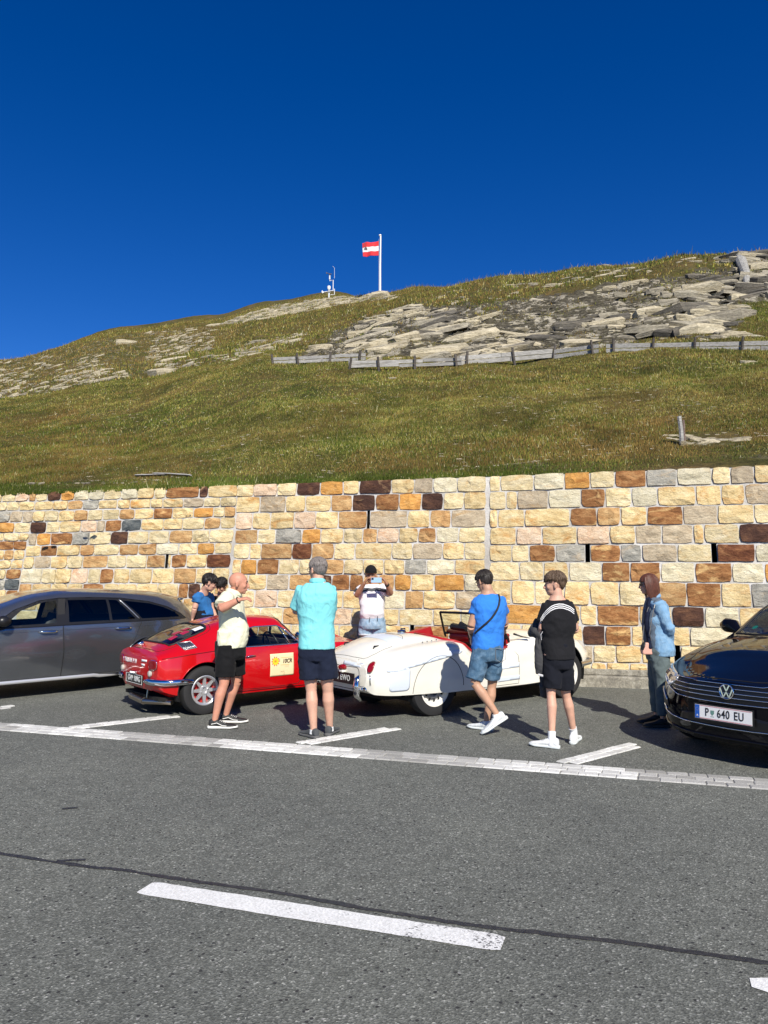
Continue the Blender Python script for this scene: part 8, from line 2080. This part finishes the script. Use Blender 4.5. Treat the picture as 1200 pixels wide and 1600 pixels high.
# 6 --- woman in denim
def p_woman():
    p = Person('woman with auburn hair and sunglasses in a pale denim overshirt, hands behind her back', 8.62, 1026, 1.66, SK2); J = p.J
    yaw = rd_(78); pel, ch, nk = J(1028, 1014), J(1023, 970), J(1020.5, 931); hd = J(1013.5, 914)
    sh = [J(1028, 943, -.14), J(1019, 943, .15)]; el = [J(1045, 980, -.19), J(1040, 982, .20)]; wr_ = [J(1046, 1004, .0), J(1045, 1006, .06)]
    hips = [J(1031, 1024, -.08), J(1026, 1024, .08)]; kn = [J(1035, 1072, -.09), J(1026, 1072, .09)]; an = [J(1036, 1120, -.10), J(1026, 1113, .12)]
    p.body(pel, ch, nk, hd, yaw, rd_(84), rd_(-4), sh, el, wr_, hips, kn, an, [(V3((0, .5, -1)), V3((1, 0, 0)), 1, .5), (V3((0, -.4, -1)), V3((1, 0, 0)), -1, .5)], arm=.85, leg=.92, hs=.98, sw=.80)
    DN = m_cloth('pale_denim', (.17, .31, .47), wr=.6, blue=(.24, .37, .50), var=.05); TE = m_cloth('grey_tee', (.10, .13, .17), wr=.4)
    p.wear('t_shirt', lambda mb: [p.torso(mb, pel, ch, nk, yaw, .010, .015, sh, z0=-.05, z1=.98, sw=.88)] + [limb(mb, [ch.lerp(sh[i], .7), sh[i], sh[i].lerp(el[i], .4)], [.066, .066, .056], V3((0, 0, 1))) for i in (0, 1)], TE, wr=.005, seed=3)
    F = V3((-sin(yaw), cos(yaw), 0)); Lt = V3((cos(yaw), sin(yaw), 0)); Bk = -F
    def b(mb):
        k = .055
        p.torso(mb, pel + Bk * .040, ch + Bk * .025, nk + Bk * .012, yaw, .018, .0, [s_ + Bk * .02 for s_ in sh], z0=.0, z1=.95, sw=.86, hem=(J(1033, 1024, 0), .188, .142), flare=.02)
        for i in (0, 1): limb(mb, [ch.lerp(sh[i], .8), sh[i], el[i], el[i].lerp(wr_[i], .85)], [.078, .074, .060, .046], V3((0, 0, 1)))
    p.wear('denim_overshirt', b, DN, wr=.008, seed=21)
    MB().tube([nk + V3((0, 0, -.008)) + Lt * .074 * cos(a) + Bk * (.060 * sin(a) + .01) + V3((0, 0, .018 * sin(a))) for a in np.linspace(-.5, pi + .5, 16)], [(.012, .024)] * 16, 8).build('collar', DN, p.root, smooth='auto')
    LN = m_cloth('dark_inner', (.012, .016, .035), wr=.5)
    p.wear('open_front', lambda mb: [limb(mb, [nk + F * .05 + Lt * x - V3((0, 0, .03)), ch + F * .10 + Lt * x * 1.3, pel + F * .10 + Lt * x * 1.3 + V3((0, 0, .02))], [.022, .030, .028], Lt, 1.5) for x in (-.09, .09)], LN, wr=.006, seed=5)
    TR = m_cloth('grey_green_trousers', (.105, .135, .14), wr=.5)
    def tr(mb):
        ellrings(mb, [(pel + V3((0, 0, .06)), Lt * .15, F * .115), (pel, Lt * .165, F * .13), (pel - V3((0, 0, .12)), Lt * .155, F * .125)], 24, 2.4)
        for i in (0, 1): limb(mb, [hips[i] + V3((0, 0, .06)), hips[i].lerp(kn[i], .5), kn[i], an[i] + V3((0, 0, .03))], [.095, .098, .082, .060], Lt)
    p.wear('trousers', tr, TR, wr=.008, seed=9)
    for i in (0, 1): p.step(i, (-1, .05), BLACKSHOE, mat('dark_sole', (.03, .03, .03), .7), .27)
    HR = m_hair('auburn_hair', (.085, .030, .018)); hair_cap('hair', hd, p.M, p.hs, HR, p.root, front=.055, side=.0, back=-.07, puff=.016, rough=.0012, seed=8, top=.004)
    q = p.q; hb = MB(); rr = random.Random(4)
    for k in range(46):       # straight locks down to the shoulders
        w = -2.05 + 4.1 * k / 45; x, y = .088 * sin(w), -.012 - .094 * cos(w)
        z1 = -.135 + rr.uniform(-.014, .012) - .02 + .03 * (abs(w) > 1.9)
        hb.tube([q(x * .12, y * .12, .128), q(x * .70, y * .70, .112), q(x * 1.02, y * 1.02, .06), q(x * 1.06, y * 1.04, .0), q(x * 1.10, y * 1.08, -.07), q(x * 1.04, y * .98, z1)], [(.006, .004), (.012, .008), (.013, .010), (.014, .012), (.013, .011), (.005, .004)], 6)
    for sg in (-1, 1):
        for k in range(5): hb.tube([q(.060 * sg, .045 - k * .012, .095), q(.085 * sg, .055 - k * .016, .04), q(.088 * sg, .045 - k * .016, -.05), q(.078 * sg, .035 - k * .015, -.125)], [(.010, .008), (.013, .010), (.012, .009), (.004, .004)], 6)
    hb.build('hair_lengths', HR, p.root, smooth='auto')
    p.glasses(BLACKSHOE)
    bag = empty('handbag', p.o, label='small blush pink handbag hanging in front of the woman in denim', cat='handbag')
    c = J(1011, 1012, -.10); M = Matrix.Translation(c) @ Matrix.Rotation(yaw, 4, 'Z')
    bm_ = MB(); bm_.prism([(-.065, -.07), (.060, -.075), (.075, -.02), (.045, .06), (-.045, .055), (-.075, -.02)], -.03, .03, Matrix.Translation(c) @ Matrix.Rotation(.25, 4, 'Z') @ Matrix.Rotation(pi / 2, 4, 'X'))
    bm_.build('bag_body', mat('blush_leather', (.62, .34, .27), .45), bag, bevel=.012)
    MB().tube([c + V3((-.04, -.03, .06)), c + V3((-.06, -.045, .02)), c + V3((-.07, -.04, -.02))], [(.02, .008), (.03, .01), (.02, .008)], 8).build('dark_scarf', BLACKSHOE, bag)
    cs = MB(); P0 = [c + V3((.05, -.01, .05)), J(1015, 990, -.17), J(1018, 970, -.20), J(1022, 950, -.22), J(1025, 938, -.17)]; P1 = [c + V3((-.05, 0, .05)), J(1005, 990, -.10), J(1007, 972, -.10), J(1012, 952, -.12), J(1018, 938, -.10)]
    cs.tube(P0, .004, 5).tube(P1, .004, 5); cs.build('bag_strap', mat('chain_grey', (.35, .33, .30), .4, .6), bag)
p_woman()
# 7, 8 --- two people beyond the red coupe
def p_back1():
    p = Person('dark haired youth in a blue T-shirt bending towards the red coupe from behind it', 11.35, 316, 1.70, SK2); J = p.J
    yaw = rd_(-50); pel, ch, nk = J(317, 968), J(316.5, 945, .0), J(319, 923, -.05); hd = J(327, 911, -.12)
    sh = [J(326, 930, .16), J(310, 931, -.14)]; el = [J(331, 952, .15), J(304, 951, -.18)]; wr_ = [J(338, 965, .0), J(301, 966, -.12)]
    hips = [J(322, 978, .08), J(313, 978, -.08)]; kn = [J(323, 1022, .08), J(312, 1022, -.08)]; an = [J(323, 1062, .08), J(312, 1062, -.08)]
    p.body(pel, ch, nk, hd, yaw, rd_(-70), rd_(-24), sh, el, wr_, hips, kn, an, [(V3((.6, -.5, -.6)), V3((0, 0, -1)), 1, .4), (V3((-.1, .2, -1)), V3((1, 0, 0)), -1, .4)], hs=1.05, arm=.95)
    def b(mb):
        p.torso(mb, pel, ch, nk, yaw, .016, .0, sh, z0=.1, z1=.97, flare=.01)
        for i in (0, 1): limb(mb, [ch.lerp(sh[i], .8), sh[i], sh[i].lerp(el[i], .55)], [.068, .070, .072], V3((0, 1, 0)))
    p.wear('t_shirt', b, m_cloth('mid_blue_tee', (.028, .13, .33), wr=.45), wr=.007, seed=31)
    DKP = m_cloth('dark_trousers', (.012, .013, .018), wr=.4)
    p.shorts(DKP, pel, yaw, hips, [an[0], an[1]], r0=.10, r1=.075, w=.172, d=.135, name='trousers', top=.14)
    for i in (0, 1): p.step(i, (.7, -.5), BLACKSHOE, WHITER, .28)
    hair_cap('hair', hd, p.M, p.hs, m_hair('black_hair', (.010, .008, .008)), p.root, front=.05, side=.01, back=-.075, puff=.014, rough=.006, seed=12, fringe=.012)
    p.glasses(BLACKSHOE)
p_back1()
def p_back2():
    p = Person('dark haired person in a black top, half hidden behind the man in cream', 11.75, 346, 1.62, SK4); J = p.J
    yaw = rd_(140); pel, ch, nk = J(345, 975), J(344, 950), J(343.5, 929); hd = J(346.5, 915.5, -.08)
    sh = [J(356, 934, .05), J(333, 935, -.05)]; el = [J(358, 957, .0), J(335, 957, -.08)]; wr_ = [J(352, 970, -.15), J(340, 968, -.2)]
    hips = [J(350, 985), J(340, 985)]; kn = [J(350, 1022), J(340, 1022)]; an = [J(350, 1058), J(340, 1058)]
    p.body(pel, ch, nk, hd, yaw, rd_(150), rd_(-34), sh, el, wr_, hips, kn, an, [(V3((-.5, -.5, -.6)), V3((0, 0, -1)), 1, .4), (V3((.3, -.5, -.6)), V3((0, 0, -1)), -1, .4)], hs=1.0, arm=.85, leg=.9)
    BT = m_cloth('black_top', (.010, .010, .012), wr=.4)
    def b(mb):
        p.torso(mb, pel, ch, nk, yaw, .014, .0, sh, z0=-.1, z1=.99, sw=.9)
        for i in (0, 1): limb(mb, [ch.lerp(sh[i], .8), sh[i], el[i], wr_[i]], [.062, .062, .052, .04], V3((0, 1, 0)))
    p.wear('top', b, BT, wr=.006, seed=33)
    p.shorts(m_cloth('dark_trousers', (.012, .013, .018), wr=.4), pel, yaw, hips, [an[0], an[1]], r0=.095, r1=.07, w=.155, d=.12, name='trousers')
    for i in (0, 1): p.step(i, (-.4, -.8), BLACKSHOE, WHITER, .26)
    hair_cap('hair', hd, p.M, p.hs, m_hair('black_hair', (.010, .008, .008)), p.root, front=.05, side=-.02, back=-.09, puff=.016, rough=.007, seed=15)
p_back2()
